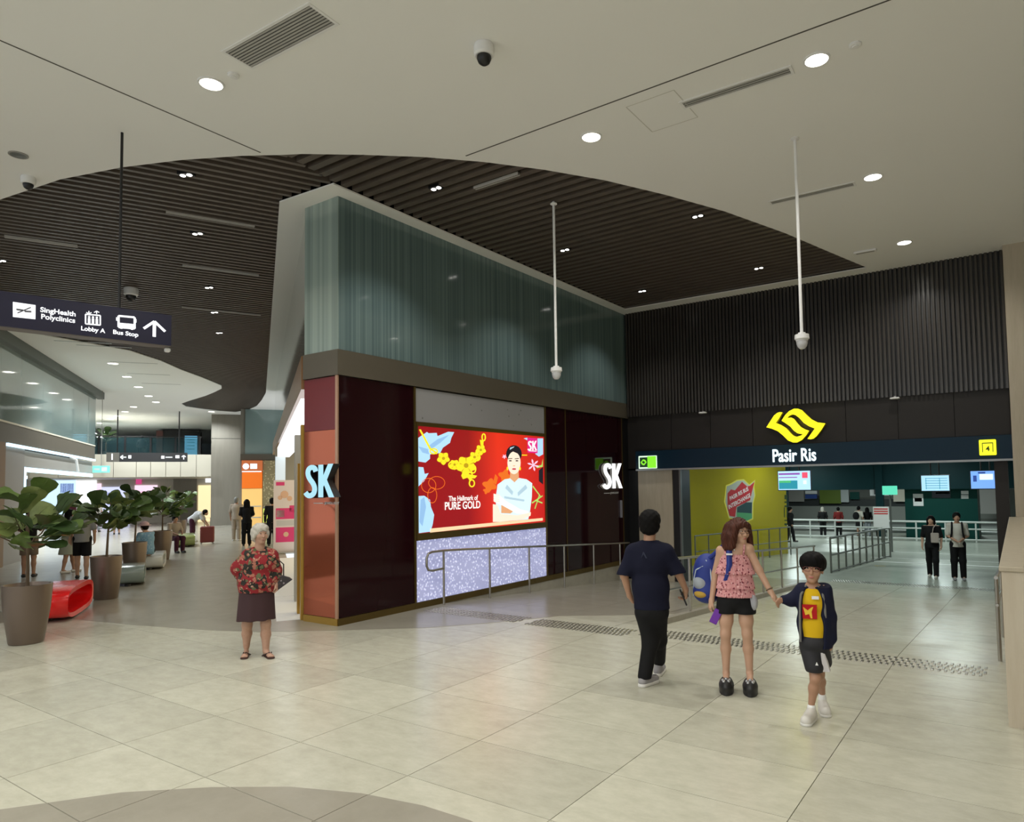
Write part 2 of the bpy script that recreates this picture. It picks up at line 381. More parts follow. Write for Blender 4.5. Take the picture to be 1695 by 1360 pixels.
SL_R = [MIT_T] + ARC[::-1] + [(-8.0, 15.37), MIT_B]
SL_L = [MIT_T, MIT_B, (-9.19, 6.32)] + ARC2[::-1]
HOLE = ARC + [MIT_T] + ARC2 + [(-9.19, 6.32), MIT_B, (-8.0, 15.37)]
OUT = [(-75, -7), (5, -7), (5, 15.9), (-8.3, 15.9), (-8.3, 45), (-75, 45)]
def sheet(outer, hole, z0, z1):
    loops = [[Vector((x, y, 0)) for x, y in outer]] + ([[Vector((x, y, 0)) for x, y in hole]] if hole else [])
    pts = list(outer) + list(hole or []); tri = tessellate_polygon(loops); n = len(pts); q = MB()
    q.v = [(x, y, z0) for x, y in pts] + [(x, y, z1) for x, y in pts]
    for a, b, c in tri:
        A, B, C_ = pts[a], pts[b], pts[c]
        if (B[0] - A[0]) * (C_[1] - A[1]) - (B[1] - A[1]) * (C_[0] - A[0]) > 0: b, c = c, b
        q.f += [(a, b, c), (c + n, b + n, a + n)]
    o = 0
    for lp in ([outer, hole] if hole else [outer]):
        m = len(lp)
        for i in range(m): j = (i + 1) % m; q.f.append((o + i, o + i + n, o + j + n, o + j))
        o += m
    return q
ceil = struct('ceiling', sheet(OUT, HOLE, ZC, ZC + 0.022), M_WHITE)
obj('ceiling_void', sheet(OUT, None, ZC + 0.42, ZC + 0.45), M_PLENUM, ceil)
sk_ = MB()
for i_ in range(len(OUT)):
    a_, b_ = OUT[i_], OUT[(i_ + 1) % len(OUT)]; sk_.add([(a_[0], a_[1], ZC + 0.01), (b_[0], b_[1], ZC + 0.01), (b_[0], b_[1], ZC + 0.44), (a_[0], a_[1], ZC + 0.44)], [(0, 1, 2, 3)])
obj('void_light_blocker', sk_, M_PLENUM, ceil)  # unseen skirt added to stop world light leaking in above the slats
for a, b in (((-8.0, -6.0), (-8.0, 5.22)), ((-5.9, 6.86), (4.6, 6.86))):       # shadow gaps in the plaster
    d = np.array(b) - np.array(a); d = d / np.linalg.norm(d) * 0.010; nn = (-d[1], d[0])
    q = MB().prism([(a[0] - nn[0], a[1] - nn[1]), (b[0] - nn[0], b[1] - nn[1]), (b[0] + nn[0], b[1] + nn[1]), (a[0] + nn[0], a[1] + nn[1])], ZC - 0.002, ZC + 0.01)
    obj('shadow_gap', q, M_SEAM, ceil)
# access hatch: four hairline joints
hat = [(-3.60, 7.05), (-3.0, 7.05), (-3.0, 7.75), (-3.60, 7.75)]
hb = MB()
for i in range(4):
    a, b = np.array(hat[i]), np.array(hat[(i + 1) % 4]); d = (b - a) / np.linalg.norm(b - a) * 0.006; nn = np.array((-d[1], d[0]))
    hb.prism([tuple(a - nn), tuple(b - nn), tuple(b + nn), tuple(a + nn)], ZC - 0.002, ZC + 0.01)
obj('hatch_joint', hb, mat('hatch_joint_grey', (0.58, 0.57, 0.53), 0.8), ceil)
def line_clip(poly, p0, d):
    """parameters where the line p0 + t*d crosses the polygon"""
    ts = []; nn = np.array((-d[1], d[0]))
    for i in range(len(poly)):
        a, b = np.array(poly[i]), np.array(poly[(i + 1) % len(poly)]); sa, sb = (a - p0) @ nn, (b - p0) @ nn
        if (sa > 0) != (sb > 0): q = a + (b - a) * sa / (sa - sb); ts.append((q - p0) @ d)
    ts.sort(); return list(zip(ts[::2], ts[1::2]))
def slats(poly, heading, pitch, w, z0, z1, nmax=300):
    d = np.array((math.sin(heading), math.cos(heading))); nn = np.array((d[1], -d[0]))
    vals = [np.array(q) @ nn for q in poly]; lo, hi = min(vals), max(vals); k = 0; o = lo + 0.5 * pitch
    while o < hi:
        for t0, t1 in line_clip(poly, nn * o, d):
            if t1 - t0 > 0.05:
                c = nn * o + d * (t0 + t1) / 2; L = (t1 - t0) / 2 - 0.004
                q = MB().box(-w / 2, w / 2, -L, L, z0, z1)
                obj('slat', q, M_SLAT, ceil, loc=(c[0], c[1], 0), rot=(0, 0, math.atan2(-d[0], d[1])))
        o += pitch
slats(SL_R, math.radians(90), 0.208, 0.105, ZC + 0.03, ZC + 0.19)
slats(SL_L, math.radians(25), 0.185, 0.068, ZC + 0.03, ZC + 0.19)
# ================================================================== jewellery shop: wall facing the ramp
XS, Y0, Y1 = -8.28, 6.69, 15.62
wall = struct('wall_shop', MB().box(XS - 0.35, XS - 0.03, Y0 + 0.03, 16.4, -0.75, 6.44), M_PANELDK)
def wp(name, y0, y1, z0, z1, m, proud=0.0, th=0.05): return obj(name, MB().box(XS - th, XS + proud, y0, y1, z0, z1), m, wall)
wp('kerb_face', 9.0, 15.9, -0.75, -0.002, M_CONC, 0.0)
for a, b in ((6.69, 8.24), (8.244, 9.94), (9.944, 11.64), (11.644, 13.34), (13.344, 15.62)):
    wp('skirting', a, b, 0.0, 0.105, M_GOLD if a < 0 else M_BRASSDK, 0.012)
wp('maroon_panel', 6.705, 8.235, 0.11, 3.68, M_MAROON)
wp('maroon_panel', 12.13, 12.895, 0.11, 3.68, M_MAROON); wp('maroon_panel', 12.92, 15.55, 0.11, 3.68, M_MAROON)
wp('mullion', 12.897, 12.918, 0.11, 3.68, M_BRASSDK, 0.015)
wp('mullion', 8.236, 8.275, 0.11, 3.68, M_BRASSDK, 0.02); wp('mullion', 12.09, 12.128, 0.11, 3.68, M_BRASSDK, 0.02)
wp('mullion', 15.55, 15.575, 0.11, 3.68, M_BRASSDK, 0.015)
wp('corner_strip', 6.678, 6.70, 0.105, 3.69, mat('copper_edge', (0.55, 0.33, 0.22), 0.35, metal=0.7), 0.006)
wp('door_jamb', 15.58, 16.3, -0.75, 3.69, M_BLACK, 0.0)
wp('metal_band', 6.70, 15.90, 3.69, 4.07, M_BAND, 0.03)
wp('glass_panel', 6.70, 15.90, 4.07, 6.40, M_TEAL, 0.0)
wp('door_pull', on_x(1027, 843, XS)[1] - 0.015, on_x(1027, 843, XS)[1] + 0.015, 1.17, 1.60, mat('lit_door_pull', (0.5, 0.5, 0.55), 0.3, metal=0.6), 0.05)
# upper mottled infill over the screen and lit crystal panel under it
M_SPECK = cells_mat('grey_speckled_panel', (0.30, 0.30, 0.31), [((0.16, 0.16, 0.16), 0.10)], 6.0, rough=0.5)
wp('speckled_panel', 8.28, 12.085, 3.10, 3.665, M_SPECK, 0.0)
def crystal():
    m = bpy.data.materials.new('lit_crystal_panel'); m.use_nodes = True; nt = m.node_tree; b = nt.nodes['Principled BSDF']; L = nt.links.new
    tc = nt.nodes.new('ShaderNodeTexCoord'); v = nt.nodes.new('ShaderNodeTexVoronoi'); v.inputs['Scale'].default_value = 19
    L(tc.outputs['Object'], v.inputs['Vector'])
    r = nt.nodes.new('ShaderNodeValToRGB'); e = r.color_ramp.elements
    e[0].position = 0.0; e[0].color = (1.0, 1.0, 1.0, 1); e[1].position = 0.45; e[1].color = (0.15, 0.17, 0.34, 1)
    e2 = r.color_ramp.elements.new(0.16); e2.color = (0.48, 0.50, 0.74, 1)
    L(v.outputs['Distance'], r.inputs['Fac']); L(r.outputs['Color'], b.inputs['Emission Color'])
    b.inputs['Emission Strength'].default_value = 1.15; b.inputs['Base Color'].default_value = (0.5, 0.5, 0.55, 1); b.inputs['Roughness'].default_value = 0.15
    bp = nt.nodes.new('ShaderNodeBump'); bp.inputs['Strength'].default_value = 0.5; L(v.outputs['Distance'], bp.inputs['Height']); L(bp.outputs['Normal'], b.inputs['Normal'])
    return m
wp('crystal_panel', 8.28, 12.085, 0.11, 1.12, crystal(), 0.0)
# pillar end: the short return facing the corridor mouth
ret = struct('wall_shop_end', MB().box(XS - 0.80, XS - 0.01, Y0 + 0.03, Y0 + 0.4, 0, 6.40), M_PANELDK)
for nm, z0, z1, m, pr in (('skirting', 0, 0.105, M_GOLD, 0.012), ('mirror_panel', 0.11, 2.88, M_REDSIDE, 0), ('red_panel', 2.885, 3.68, M_REDTOP, 0), ('metal_band', 3.69, 4.07, M_BAND, 0.03), ('glass_panel', 4.07, 6.40, M_TEALX, 0)):
    obj(nm, MB().box(XS - 0.79, XS + (0.0302 if nm == 'metal_band' else 0.0005 if nm == 'glass_panel' else -0.001), Y0 - pr, Y0 + 0.0099, z0, z1), m, ret)

# SK letters, one pair on each face
_S = [(446, 425), (425, 355), (345, 330), (275, 375), (262, 470), (300, 565), (395, 675), (428, 780), (400, 880), (320, 925), (250, 905), (212, 850)]
def _stroke(path, w):
    P = [np.array(q, float) for q in path]; L_, R_ = [], []
    for i, q in enumerate(P):
        t = P[min(i + 1, len(P) - 1)] - P[max(i - 1, 0)]; t /= np.linalg.norm(t); n_ = np.array((-t[1], t[0])); L_.append(q + n_ * w); R_.append(q - n_ * w)
    return L_ + R_[::-1]
def _smooth(path, it=2):
    P = [np.array(q, float) for q in path]
    for _ in range(it): P = [P[0]] + [x for a_, b_ in zip(P[:-1], P[1:]) for x in (a_ * 0.75 + b_ * 0.25, a_ * 0.25 + b_ * 0.75)] + [P[-1]]
    return P
_u = lambda q: ((q[0] - 525) / 660.0, (622 - q[1]) / 660.0)
SK_SHAPES = [[_u(q) for q in _stroke(_smooth(_S), 52)], [_u(q) for q in [(505, 290), (610, 290), (610, 520), (720, 280), (828, 280), (690, 600), (848, 952), (735, 952), (632, 700), (610, 740), (610, 952), (505, 952)]]]
def sk_letters(label, loc, rz, size, face, side, small, depth=0.09, xs=1.0):
    t = thing('shop_sign', label, 'sign', loc, rz)
    for sh in SK_SHAPES:
        pts = [(x * size * xs, 0.0, z * size) for x, z in sh]
        obj('letter_side', MB().plate(pts, (0, -1, 0), depth), side, t); obj('letter_face', MB().plate([(x, -depth - 0.001, z) for x, _, z in pts], (0, -1, 0), 0.006), face, t)
    obj('rule', MB().box(-0.58 * size, -0.12 * size, -0.012, 0, -0.70 * size, -0.675 * size), small, t)
    text('JEWELLERY', size * 0.105, small, t, (0.28 * size, -0.006, -0.688 * size), extrude=0.004, xs=1.3)
    return t
M_SKBLUE = emi('pale_blue_lit_letter', (0.42, 0.76, 0.90), 0.75); M_SKWHITE = emi('white_lit_letter', (0.93, 0.97, 1.0), 1.6)
M_PALE = mat('pale_lettering', (0.6, 0.6, 0.62), 0.5)
a_, b_ = on_y(528.5, 772, Y0 - 0.13), on_y(528.5, 820, Y0 - 0.13)
sk_letters('pale blue raised SK letters on the red pillar end', (a_[0], Y0 - 0.005, (a_[2] + b_[2]) / 2), 0.0, (a_[2] - b_[2]) * 1.12, M_SKBLUE, M_BLACK, M_PALE, 0.12, 1.42)
a_, b_ = on_x(1014.5, 767, XS + 0.07), on_x(1014.5, 808, XS + 0.07)
sk_letters('glowing white SK letters on the dark maroon wall near the station', (XS + 0.002, a_[1], (a_[2] + b_[2]) / 2), math.pi / 2, (a_[2] - b_[2]) * 1.0, M_SKWHITE, M_PAPER, M_PALE, 0.06, 1.62)

# ------------------------------------------------------------------ advertising screen
scr = thing('advertising_screen', 'wide lit red advertising screen showing a gold necklace and a woman', 'screen', (XS, 10.18, 2.15))
XF = XS + 0.012
def sc_pt(zx, zy, lift=0.0):
    """a point read off the enlarged photograph of the screen, on the screen's own plane, in the screen's frame"""
    P = on_x(680 + zx / 6.8, 690 + zy / 6.8, XF); return (XF + lift - XS, P[1] - 10.18, P[2] - 2.15)
for nm, y0, y1, z0, z1 in (('frame_bar', 8.28, 12.085, 3.03, 3.10), ('frame_bar', 8.28, 12.085, 1.12, 1.235), ('frame_bar', 8.28, 8.315, 1.235, 3.03), ('frame_bar', 12.05, 12.085, 1.235, 3.03)):
    obj(nm, MB().box(-0.05, 0.03, y0 - 10.18, y1 - 10.18, z0 - 2.15, z1 - 2.15), M_BRASSDK, scr)
def red_screen():
    m = bpy.data.materials.new('red_screen_picture'); m.use_nodes = True; nt = m.node_tree; b = nt.nodes['Principled BSDF']; L = nt.links.new
    tc = nt.nodes.new('ShaderNodeTexCoord'); sx = nt.nodes.new('ShaderNodeSeparateXYZ'); L(tc.outputs['Object'], sx.inputs[0])
    r = nt.nodes.new('ShaderNodeValToRGB'); mr = nt.nodes.new('ShaderNodeMapRange'); mr.inputs['From Min'].default_value = -1.9; mr.inputs['From Max'].default_value = 1.9
    L(sx.outputs['Y'], mr.inputs['Value']); L(mr.outputs['Result'], r.inputs['Fac'])
    e = r.color_ramp.elements; e[0].color = (0.30, 0.006, 0.010, 1); e[1].color = (0.55, 0.012, 0.010, 1); e[0].position = 0.35
    k = e.new(0.58); k.color = (0.80, 0.028, 0.012, 1)
    L(r.outputs['Color'], b.inputs['Emission Color']); b.inputs['Emission Strength'].default_value = 1.0; b.inputs['Base Color'].default_value = (0.05, 0, 0, 1); b.inputs['Roughness'].default_value = 0.35
    return m
obj('picture', MB().box(-0.04, 0.008, 8.315 - 10.18, 12.05 - 10.18, 1.235 - 2.15, 3.03 - 2.15), red_screen(), scr)
def pic(name, pts, m, lift): return obj(name, MB().plate([sc_pt(x, y, lift) for x, y in pts], (1, 0, 0), 0.0006), m, scr)
S_BLUE = emi('screen_petal_blue', (0.42, 0.68, 0.90), 0.95); S_BLUE2 = emi('screen_petal_shade', (0.28, 0.50, 0.78), 0.9)
S_GOLD = emi('screen_gold', (0.92, 0.78, 0.02), 0.9); S_GOLD2 = emi('screen_gold_shade', (0.55, 0.36, 0.01), 0.8); S_ORANGE = emi('screen_orange', (0.85, 0.17, 0.015), 0.85)
S_SKIN = emi('screen_skin', (0.95, 0.78, 0.62), 0.95); S_SKIN2 = emi('screen_skin_shade', (0.85, 0.42, 0.20), 0.8); S_HAIR = emi('screen_hair', (0.015, 0.01, 0.02), 0.6)
S_DRESS = emi('screen_dress', (0.68, 0.84, 0.90), 0.95); S_DRESS2 = emi('screen_dress_shade', (0.45, 0.62, 0.72), 0.9); S_WHITE = emi('screen_white', (0.98, 0.95, 0.90), 1.0)
S_MAG = emi('screen_magenta', (0.75, 0.02, 0.25), 0.9); S_PINK = emi('screen_pink', (0.95, 0.60, 0.80), 0.9); S_GREEN = emi('screen_green', (0.45, 0.75, 0.15), 0.8); S_RED = emi('screen_lips', (0.65, 0.05, 0.08), 0.8)
S_TABLE = emi('screen_cream', (0.92, 0.70, 0.42), 0.85)
pic('petal', [(75, 240), (180, 168), (200, 182), (290, 178), (300, 215), (420, 165), (487, 170), (455, 235), (440, 290), (360, 345), (330, 405), (215, 420), (215, 470), (165, 512), (75, 498)], S_BLUE, 0.002)
pic('petal_fold', [(190, 330), (300, 250), (430, 200), (330, 290), (215, 370)], S_BLUE2, 0.003); pic('petal_fold', [(85, 330), (190, 360), (205, 420), (130, 400)], S_BLUE2, 0.003)
pic('petal', [(75, 560), (140, 565), (155, 640), (200, 630), (150, 720), (75, 790)], S_BLUE, 0.002)
pic('petal', [(75, 890), (150, 885), (215, 930), (225, 1010), (262, 1100), (245, 1210), (220, 1290), (75, 1308)], S_BLUE, 0.002)
pic('petal_fold', [(110, 930), (150, 900), (170, 1010), (130, 1230), (95, 1180)], S_BLUE2, 0.003)
def ring_pts(cx, cy, rx, ry, n=14, a0=0): return [(cx + rx * math.cos(a0 + k * 2 * math.pi / n), cy + ry * math.sin(a0 + k * 2 * math.pi / n)) for k in range(n)]
def flower_pts(cx, cy, r, n=5, d=0.3, a0=0.3): return [(cx + r * (1 - d + d * math.cos(n * t)) * math.cos(t + a0), cy + r * (1 - d + d * math.cos(n * t)) * math.sin(t + a0)) for t in [k * 2 * math.pi / 30 for k in range(30)]]
def hoop(name, cx, cy, rx, ry, w, m, lift):
    a, b = ring_pts(cx, cy, rx, ry, 18), ring_pts(cx, cy, rx - w, ry - w, 18); q = MB()
    q.add([sc_pt(x, y, lift) for x, y in a + b], [(i, (i + 1) % 18, 18 + (i + 1) % 18, 18 + i) for i in range(18)]); return obj(name, q, m, scr)
for cx, cy, r in ((225, 810, 150),): 
    for (px, py, rx, ry) in ((290, 740, 95, 75), (200, 770, 85, 85), (240, 880, 55, 90)): hoop('line_flower', px, py, rx, ry, 7, S_ORANGE, 0.003)
pic('orange_flower', flower_pts(885, 770, 85, 4, 0.2), S_ORANGE, 0.002); pic('orange_flower', flower_pts(1055, 660, 75, 4, 0.2), S_ORANGE, 0.002); pic('orange_flower', [(925, 740), (950, 640), (980, 680), (960, 760)], S_ORANGE, 0.002); pic('orange_flower', flower_pts(850, 830, 40, 4, 0.2), S_ORANGE, 0.003)
for cx, cy, r in ((365, 465, 75), (620, 545, 115), (785, 370, 62), (715, 450, 66), (490, 535, 60)): pic('gold_flower', flower_pts(cx, cy, r, 5, 0.13), S_GOLD, 0.004); pic('gold_heart', ring_pts(cx, cy, r * 0.24, r * 0.24, 10), S_GOLD2, 0.005); [pic('gold_vein', [(cx + r * 0.26 * math.cos(w_), cy + r * 0.26 * math.sin(w_)), (cx + r * 0.8 * math.cos(w_ + 0.07), cy + r * 0.8 * math.sin(w_ + 0.07)), (cx + r * 0.8 * math.cos(w_ - 0.07), cy + r * 0.8 * math.sin(w_ - 0.07))], S_GOLD2, 0.0048) for w_ in [0.3 + 0.628 + k * 1.2566 for k in range(5)]]
for cx, cy, rx, ry in ((485, 540, 68, 52), (255, 385, 48, 36), (740, 455, 44, 44), (818, 228, 26, 46), (700, 585, 36, 52), (685, 745, 36, 46), (660, 655, 38, 40)): hoop('gold_ring', cx, cy, rx, ry, 15, S_GOLD, 0.0055)
pic('gold_link', [(90, 140), (112, 140), (225, 350), (300, 400), (290, 420), (205, 360)], S_GOLD, 0.0035); pic('gold_link', [(775, 255), (818, 265), (815, 320), (785, 320)], S_GOLD, 0.0035)
pic('gold_drop', [(585, 610), (640, 640), (745, 660), (720, 690), (690, 690), (660, 720), (640, 680), (585, 700), (565, 660)], S_GOLD, 0.0045)
pic('table_edge', [(215, 1255), (1485, 1135), (1485, 1165), (215, 1300)], S_TABLE, 0.002)
# the woman on the screen
pic('hair', ring_pts(1160, 415, 88, 98, 20), S_HAIR, 0.003); pic('hair_shine', [(1115, 345), (1165, 330), (1140, 365), (1110, 400)], S_DRESS2, 0.0035)
pic('neck', [(1118, 600), (1212, 600), (1215, 690), (1260, 730), (1165, 800), (1070, 720), (1115, 680)], S_SKIN2, 0.0032)
pic('face', ring_pts(1160, 515, 74, 128, 22), S_SKIN, 0.004)
pic('fringe', [(1085, 460), (1090, 385), (1150, 345), (1225, 380), (1236, 460), (1200, 410), (1140, 385), (1105, 420)], S_HAIR, 0.0045)
for x in (1118, 1192): pic('screen_eye', ring_pts(x, 492, 17, 7, 10), S_HAIR, 0.0048); pic('screen_brow', [(x - 24, 466), (x + 22, 462), (x + 22, 470), (x - 24, 474)], S_HAIR, 0.0048)
pic('screen_lips', ring_pts(1160, 585, 24, 10, 10), S_RED, 0.0048); pic('screen_nose', [(1150, 545), (1170, 545), (1174, 553), (1146, 553)], S_SKIN2, 0.0047)
for x in (1085, 1228): pic('earring', ring_pts(x, 580, 9, 22, 8), S_GOLD, 0.0048)
pic('hairpin', [(1248, 422), (1308, 424), (1308, 434), (1248, 434)], S_GOLD, 0.004); pic('hair_flower', flower_pts(1052, 445, 26, 5), S_PINK, 0.004)
pic('dress', [(1055, 700), (1115, 690), (1165, 735), (1215, 685), (1300, 700), (1365, 745), (1360, 900), (1340, 1060), (1320, 1150), (960, 1180), (955, 900), (975, 760)], S_DRESS, 0.0042)
for a in ([(1080, 760), (1150, 840), (1140, 880), (1060, 800)], [(1290, 760), (1200, 850), (1205, 890), (1310, 800)], [(1050, 890), (1280, 930), (1270, 950), (1050, 915)]): pic('dress_fold', a, S_DRESS2, 0.0046)
pic('forearm', [(930, 860), (1000, 885), (1060, 940), (1230, 1040), (1320, 1060), (1300, 1085), (1190, 1085), (1020, 990), (930, 950)], S_WHITE, 0.0052)
pic('forearm', [(922, 980), (975, 990), (1010, 1090), (1200, 1105), (1350, 1070), (1345, 1110), (1260, 1150), (1000, 1180), (922, 1180)], S_SKIN, 0.0050)
pic('forearm_shade', [(1015, 990), (1075, 1000), (1150, 1060), (1120, 1085), (1015, 1080)], S_SKIN2, 0.0051)
for k in range(4): pic('screen_finger', [(930, 862 + 24 * k), (1000, 876 + 22 * k), (1000, 890 + 22 * k), (930, 878 + 24 * k)], S_SKIN, 0.0056)
pic('petal', [(1270, 240), (1310, 232), (1310, 262)], S_BLUE, 0.002); pic('petal', [(1425, 240), (1488, 240), (1488, 420), (1440, 445), (1400, 415), (1425, 390)], S_BLUE, 0.002)
pic('pink_flower', flower_pts(1378, 540, 72, 6, 0.45), S_PINK, 0.003); pic('flower_leaf', [(1400, 550), (1470, 540), (1485, 470), (1485, 560), (1420, 575)], S_GREEN, 0.0028); pic('dark_bloom', [(1440, 600), (1488, 560), (1488, 760), (1440, 720)], S_HAIR, 0.0025)
for a in ([(1360, 960), (1480, 880), (1484, 892), (1365, 975)], [(1375, 770), (1470, 900), (1462, 906), (1368, 785)], [(1390, 1030), (1440, 880), (1450, 884), (1400, 1034)], [(1405, 930), (1482, 960), (1478, 975), (1405, 945)]): pic('bamboo_leaf', a, S_GREEN, 0.003)
pic('logo_square', [(1310, 232), (1420, 240), (1424, 408), (1312, 400)], S_MAG, 0.0055)
def sc_text(body, zx, zy, size, m, xs=0.8, off=0.0):
    p_ = sc_pt(zx, zy, 0.009); return text(body, size, m, scr, p_, math.pi / 2, extrude=0.0006, offset=off, xs=xs)
[pic('logo_letter', [(1366 + x * 105, 322 - z * 105) for x, z in sh], S_WHITE, 0.0062) for sh in SK_SHAPES]; pic('logo_rule', [(1325, 376), (1412, 380), (1412, 388), (1325, 384)], S_WHITE, 0.0062)
sc_text('The Hallmark of', 590, 915, 0.125, S_WHITE, 0.95, 0.002); sc_text('PURE GOLD', 585, 997, 0.19, S_WHITE, 0.95, 0.003)

# ================================================================== station facade
YF = 15.84
fac = struct('wall_station', MB().box(-8.32, -0.03, YF + 0.06, YF + 0.5, 2.36, 6.44), M_PANELDK)
px_ = (-8.0, -7.05, -6.04, -5.02, -4.01, -3.0, -1.99, -0.98, -0.06)
for a, b in zip(px_[:-1], px_[1:]): obj('dark_panel', MB().box(a + 0.006, b - 0.006, YF + 0.02, YF + 0.06, 2.84, 3.80), M_PANELDK, fac)
n_sl = 98
for k in range(n_sl):
    x = -8.24 + (k + 0.5) * (8.2 / n_sl)
    obj('slat', MB().loft([[(x - a, YF - d, z) for a, d in ((0.030, 0.0), (0.022, 0.055), (-0.022, 0.055), (-0.030, 0.0))] for z in (3.72, 6.40)]), M_SLATDK, fac)
obj('slat_backing', MB().box(-8.25, -0.04, YF, YF + 0.06, 3.73, 6.40), M_BLACK, fac)
for x in (-1.99, -0.98): obj('panel_joint', MB().box(x - 0.008, x + 0.008, YF - 0.058, YF, 3.72, 6.40), M_BLACK, fac)
obj('sign_band', MB().box(-7.99, -0.05, YF - 0.10, YF + 0.06, 2.375, 2.83), M_SIGNBLUE, fac)
obj('sign_band_edge', MB().box(-7.99, -0.05, YF - 0.105, YF + 0.06, 2.335, 2.375), mat('grey_sign_edge', (0.32, 0.33, 0.34), 0.4, metal=0.5), fac)
for px, py in ((1163, 684), (1481, 659)):
    p_ = on_y(px, py, YF - 0.12); t = thing('facade_spotlight', 'small white spotlight under the dark slats ' + ('left' if px < 1300 else 'right') + ' of the yellow station emblem', 'light', (p_[0], YF - 0.02, 3.70))
    obj('housing', MB().bbox(-0.09, 0.09, -0.14, -0.04, -0.035, 0.0, 0.012), M_PAPER, t); obj('bracket', MB().box(-0.02, 0.02, -0.06, 0.03, -0.01, 0.03), M_STEEL, t)
# ------------------------------------------------------------------ emblem, name and exit markers on the facade
M_EMY = emi('lit_yellow_emblem', (0.90, 0.80, 0.01), 1.25); M_EMSIDE = mat('yellow_emblem_side', (0.35, 0.30, 0.01), 0.5)
em = thing('station_emblem', 'large glowing yellow interlocked emblem above the station name', 'emblem', (-4.05, YF - 0.1, 3.25))
def zf(zx, zy, Y): return on_y(1255 + zx / 12.36, 665 + zy / 12.36, Y)
for pts in ([(485, 385), (560, 270), (640, 190), (740, 140), (820, 140), (900, 170), (1000, 270), (1100, 360), (1220, 420), (1380, 440), (1300, 570), (1200, 700), (1140, 750), (1080, 765), (1015, 755), (1090, 650), (1165, 545), (1050, 500), (940, 430), (850, 330), (770, 270), (700, 255), (640, 285), (585, 345), (540, 410)],
            [(485, 385), (590, 335), (680, 320), (740, 350), (800, 430), (880, 515), (960, 560), (1045, 590), (990, 640), (930, 660), (870, 655), (810, 640), (740, 590), (660, 500), (560, 430)],
            [(175, 520), (260, 390), (330, 280), (400, 225), (450, 210), (500, 215), (430, 340), (365, 430), (470, 470), (580, 540), (680, 650), (740, 700), (800, 715), (880, 690), (935, 655), (1045, 590), (990, 680), (900, 780), (800, 830), (720, 830), (620, 790), (520, 690), (410, 600), (290, 550)]):
    w3 = [zf(x, y, YF - 0.1) for x, y in pts]
    obj('emblem_face', MB().plate([(q[0] + 4.05, -0.02, q[2] - 3.25) for q in w3], (0, -1, 0), 0.012), M_EMY, em)
    obj('emblem_side', MB().plate([(q[0] + 4.05, 0.10, q[2] - 3.25) for q in w3], (0, -1, 0), 0.118), M_EMSIDE, em)
lamp('emblem_light', (0, -0.25, 0), 6, em, (1, 0.9, 0.1), kind='POINT', r=0.15)
nm = thing('station_name', 'lit white lettering Pasir Ris on the dark teal band', 'sign', (-4.08, YF - 0.10, 2.575))
text('Pasir Ris', 0.40, emi('station_letter', (0.80, 0.96, 1.0), 1.3), nm, (0, 0, 0), extrude=0.02, offset=0.007, xs=0.70)
gs = thing('exit_marker', 'small green and white train marker at the left end of the teal band', 'sign', (-7.645, YF - 0.10, 2.545))
M_SGREEN = emi('lit_green_marker', (0.25, 0.85, 0.03), 0.9); M_SGDK = mat('dark_green_marker', (0.01, 0.10, 0.02), 0.4); M_SWH = emi('lit_pale_marker', (0.75, 1.0, 0.75), 1.0)
obj('plate', MB().bbox(-0.25, 0.25, -0.03, 0.0, -0.16, 0.16, 0.008), M_SWH, gs)
obj('plate_left', MB().box(-0.215, 0.0, -0.034, -0.029, -0.125, 0.125), M_SGDK, gs); obj('plate_right', MB().box(0.0, 0.235, -0.034, -0.029, -0.145, 0.145), M_SGREEN, gs)
obj('mini_emblem', MB().plate([(-0.19, -0.034, 0), (-0.12, -0.034, 0.075), (-0.06, -0.034, 0.06), (-0.02, -0.034, 0), (-0.09, -0.034, -0.075), (-0.15, -0.034, -0.06)], (0, -1, 0), 0.004), M_SGREEN, gs)
obj('mini_emblem_core', MB().plate([(-0.15, -0.038, 0), (-0.11, -0.038, 0.04), (-0.06, -0.038, 0), (-0.10, -0.038, -0.04)], (0, -1, 0), 0.002), M_SGDK, gs)
ex = thing('exit_marker', 'yellow square exit sign with number 4 at the right end of the teal band', 'sign', (-0.445, YF - 0.10, 2.60))
obj('plate', MB().bbox(-0.14, 0.14, -0.03, 0.0, -0.15, 0.15, 0.012), emi('lit_yellow_plate', (0.85, 0.85, 0.02), 1.1), ex)
M_INK = mat('dark_ink', (0.03, 0.06, 0.01), 0.6)
for b in ((-0.09, 0.09, 0.075, 0.092), (-0.09, -0.078, -0.09, 0.075), (0.078, 0.09, -0.09, 0.075)): obj('frame_line', MB().box(b[0], b[1], -0.034, -0.029, b[2], b[3]), M_INK, ex)
text('4', 0.13, M_INK, ex, (0, -0.032, -0.03), extrude=0.002, offset=0.003)

# ------------------------------------------------------------------ opening sides, interior
struct('wall_station_pier', MB().box(-7.99, -7.06, YF + 0.02, YF + 0.7, -0.8, 2.34), M_STONE)
struct('trim_9', MB().box(-8.3, -7.99, YF + 0.06, YF + 0.7, -0.8, 2.4), M_BLACK)
struct('trim_1', MB().box(-7.06, -6.88, YF + 0.05, YF + 0.7, -0.8, 2.34), M_BLACK)
struct('trim_2', MB().box(-6.88, -6.84, YF + 0.02, YF + 0.1, -0.8, 2.34), M_STEELDK)
struct('trim_3', MB().box(-0.36, -0.14, YF + 0.05, YF + 0.7, -0.8, 2.36), M_PANELDK)
struct('wall_right_upper', MB().box(-0.05, 5, YF - 0.35, YF + 0.7, -0.8, 6.44), M_STONE)
par = struct('wall_right_parapet', MB().box(-0.14, 0.62, 6.76, YF - 0.35, -0.75, 1.245), M_STONEW)
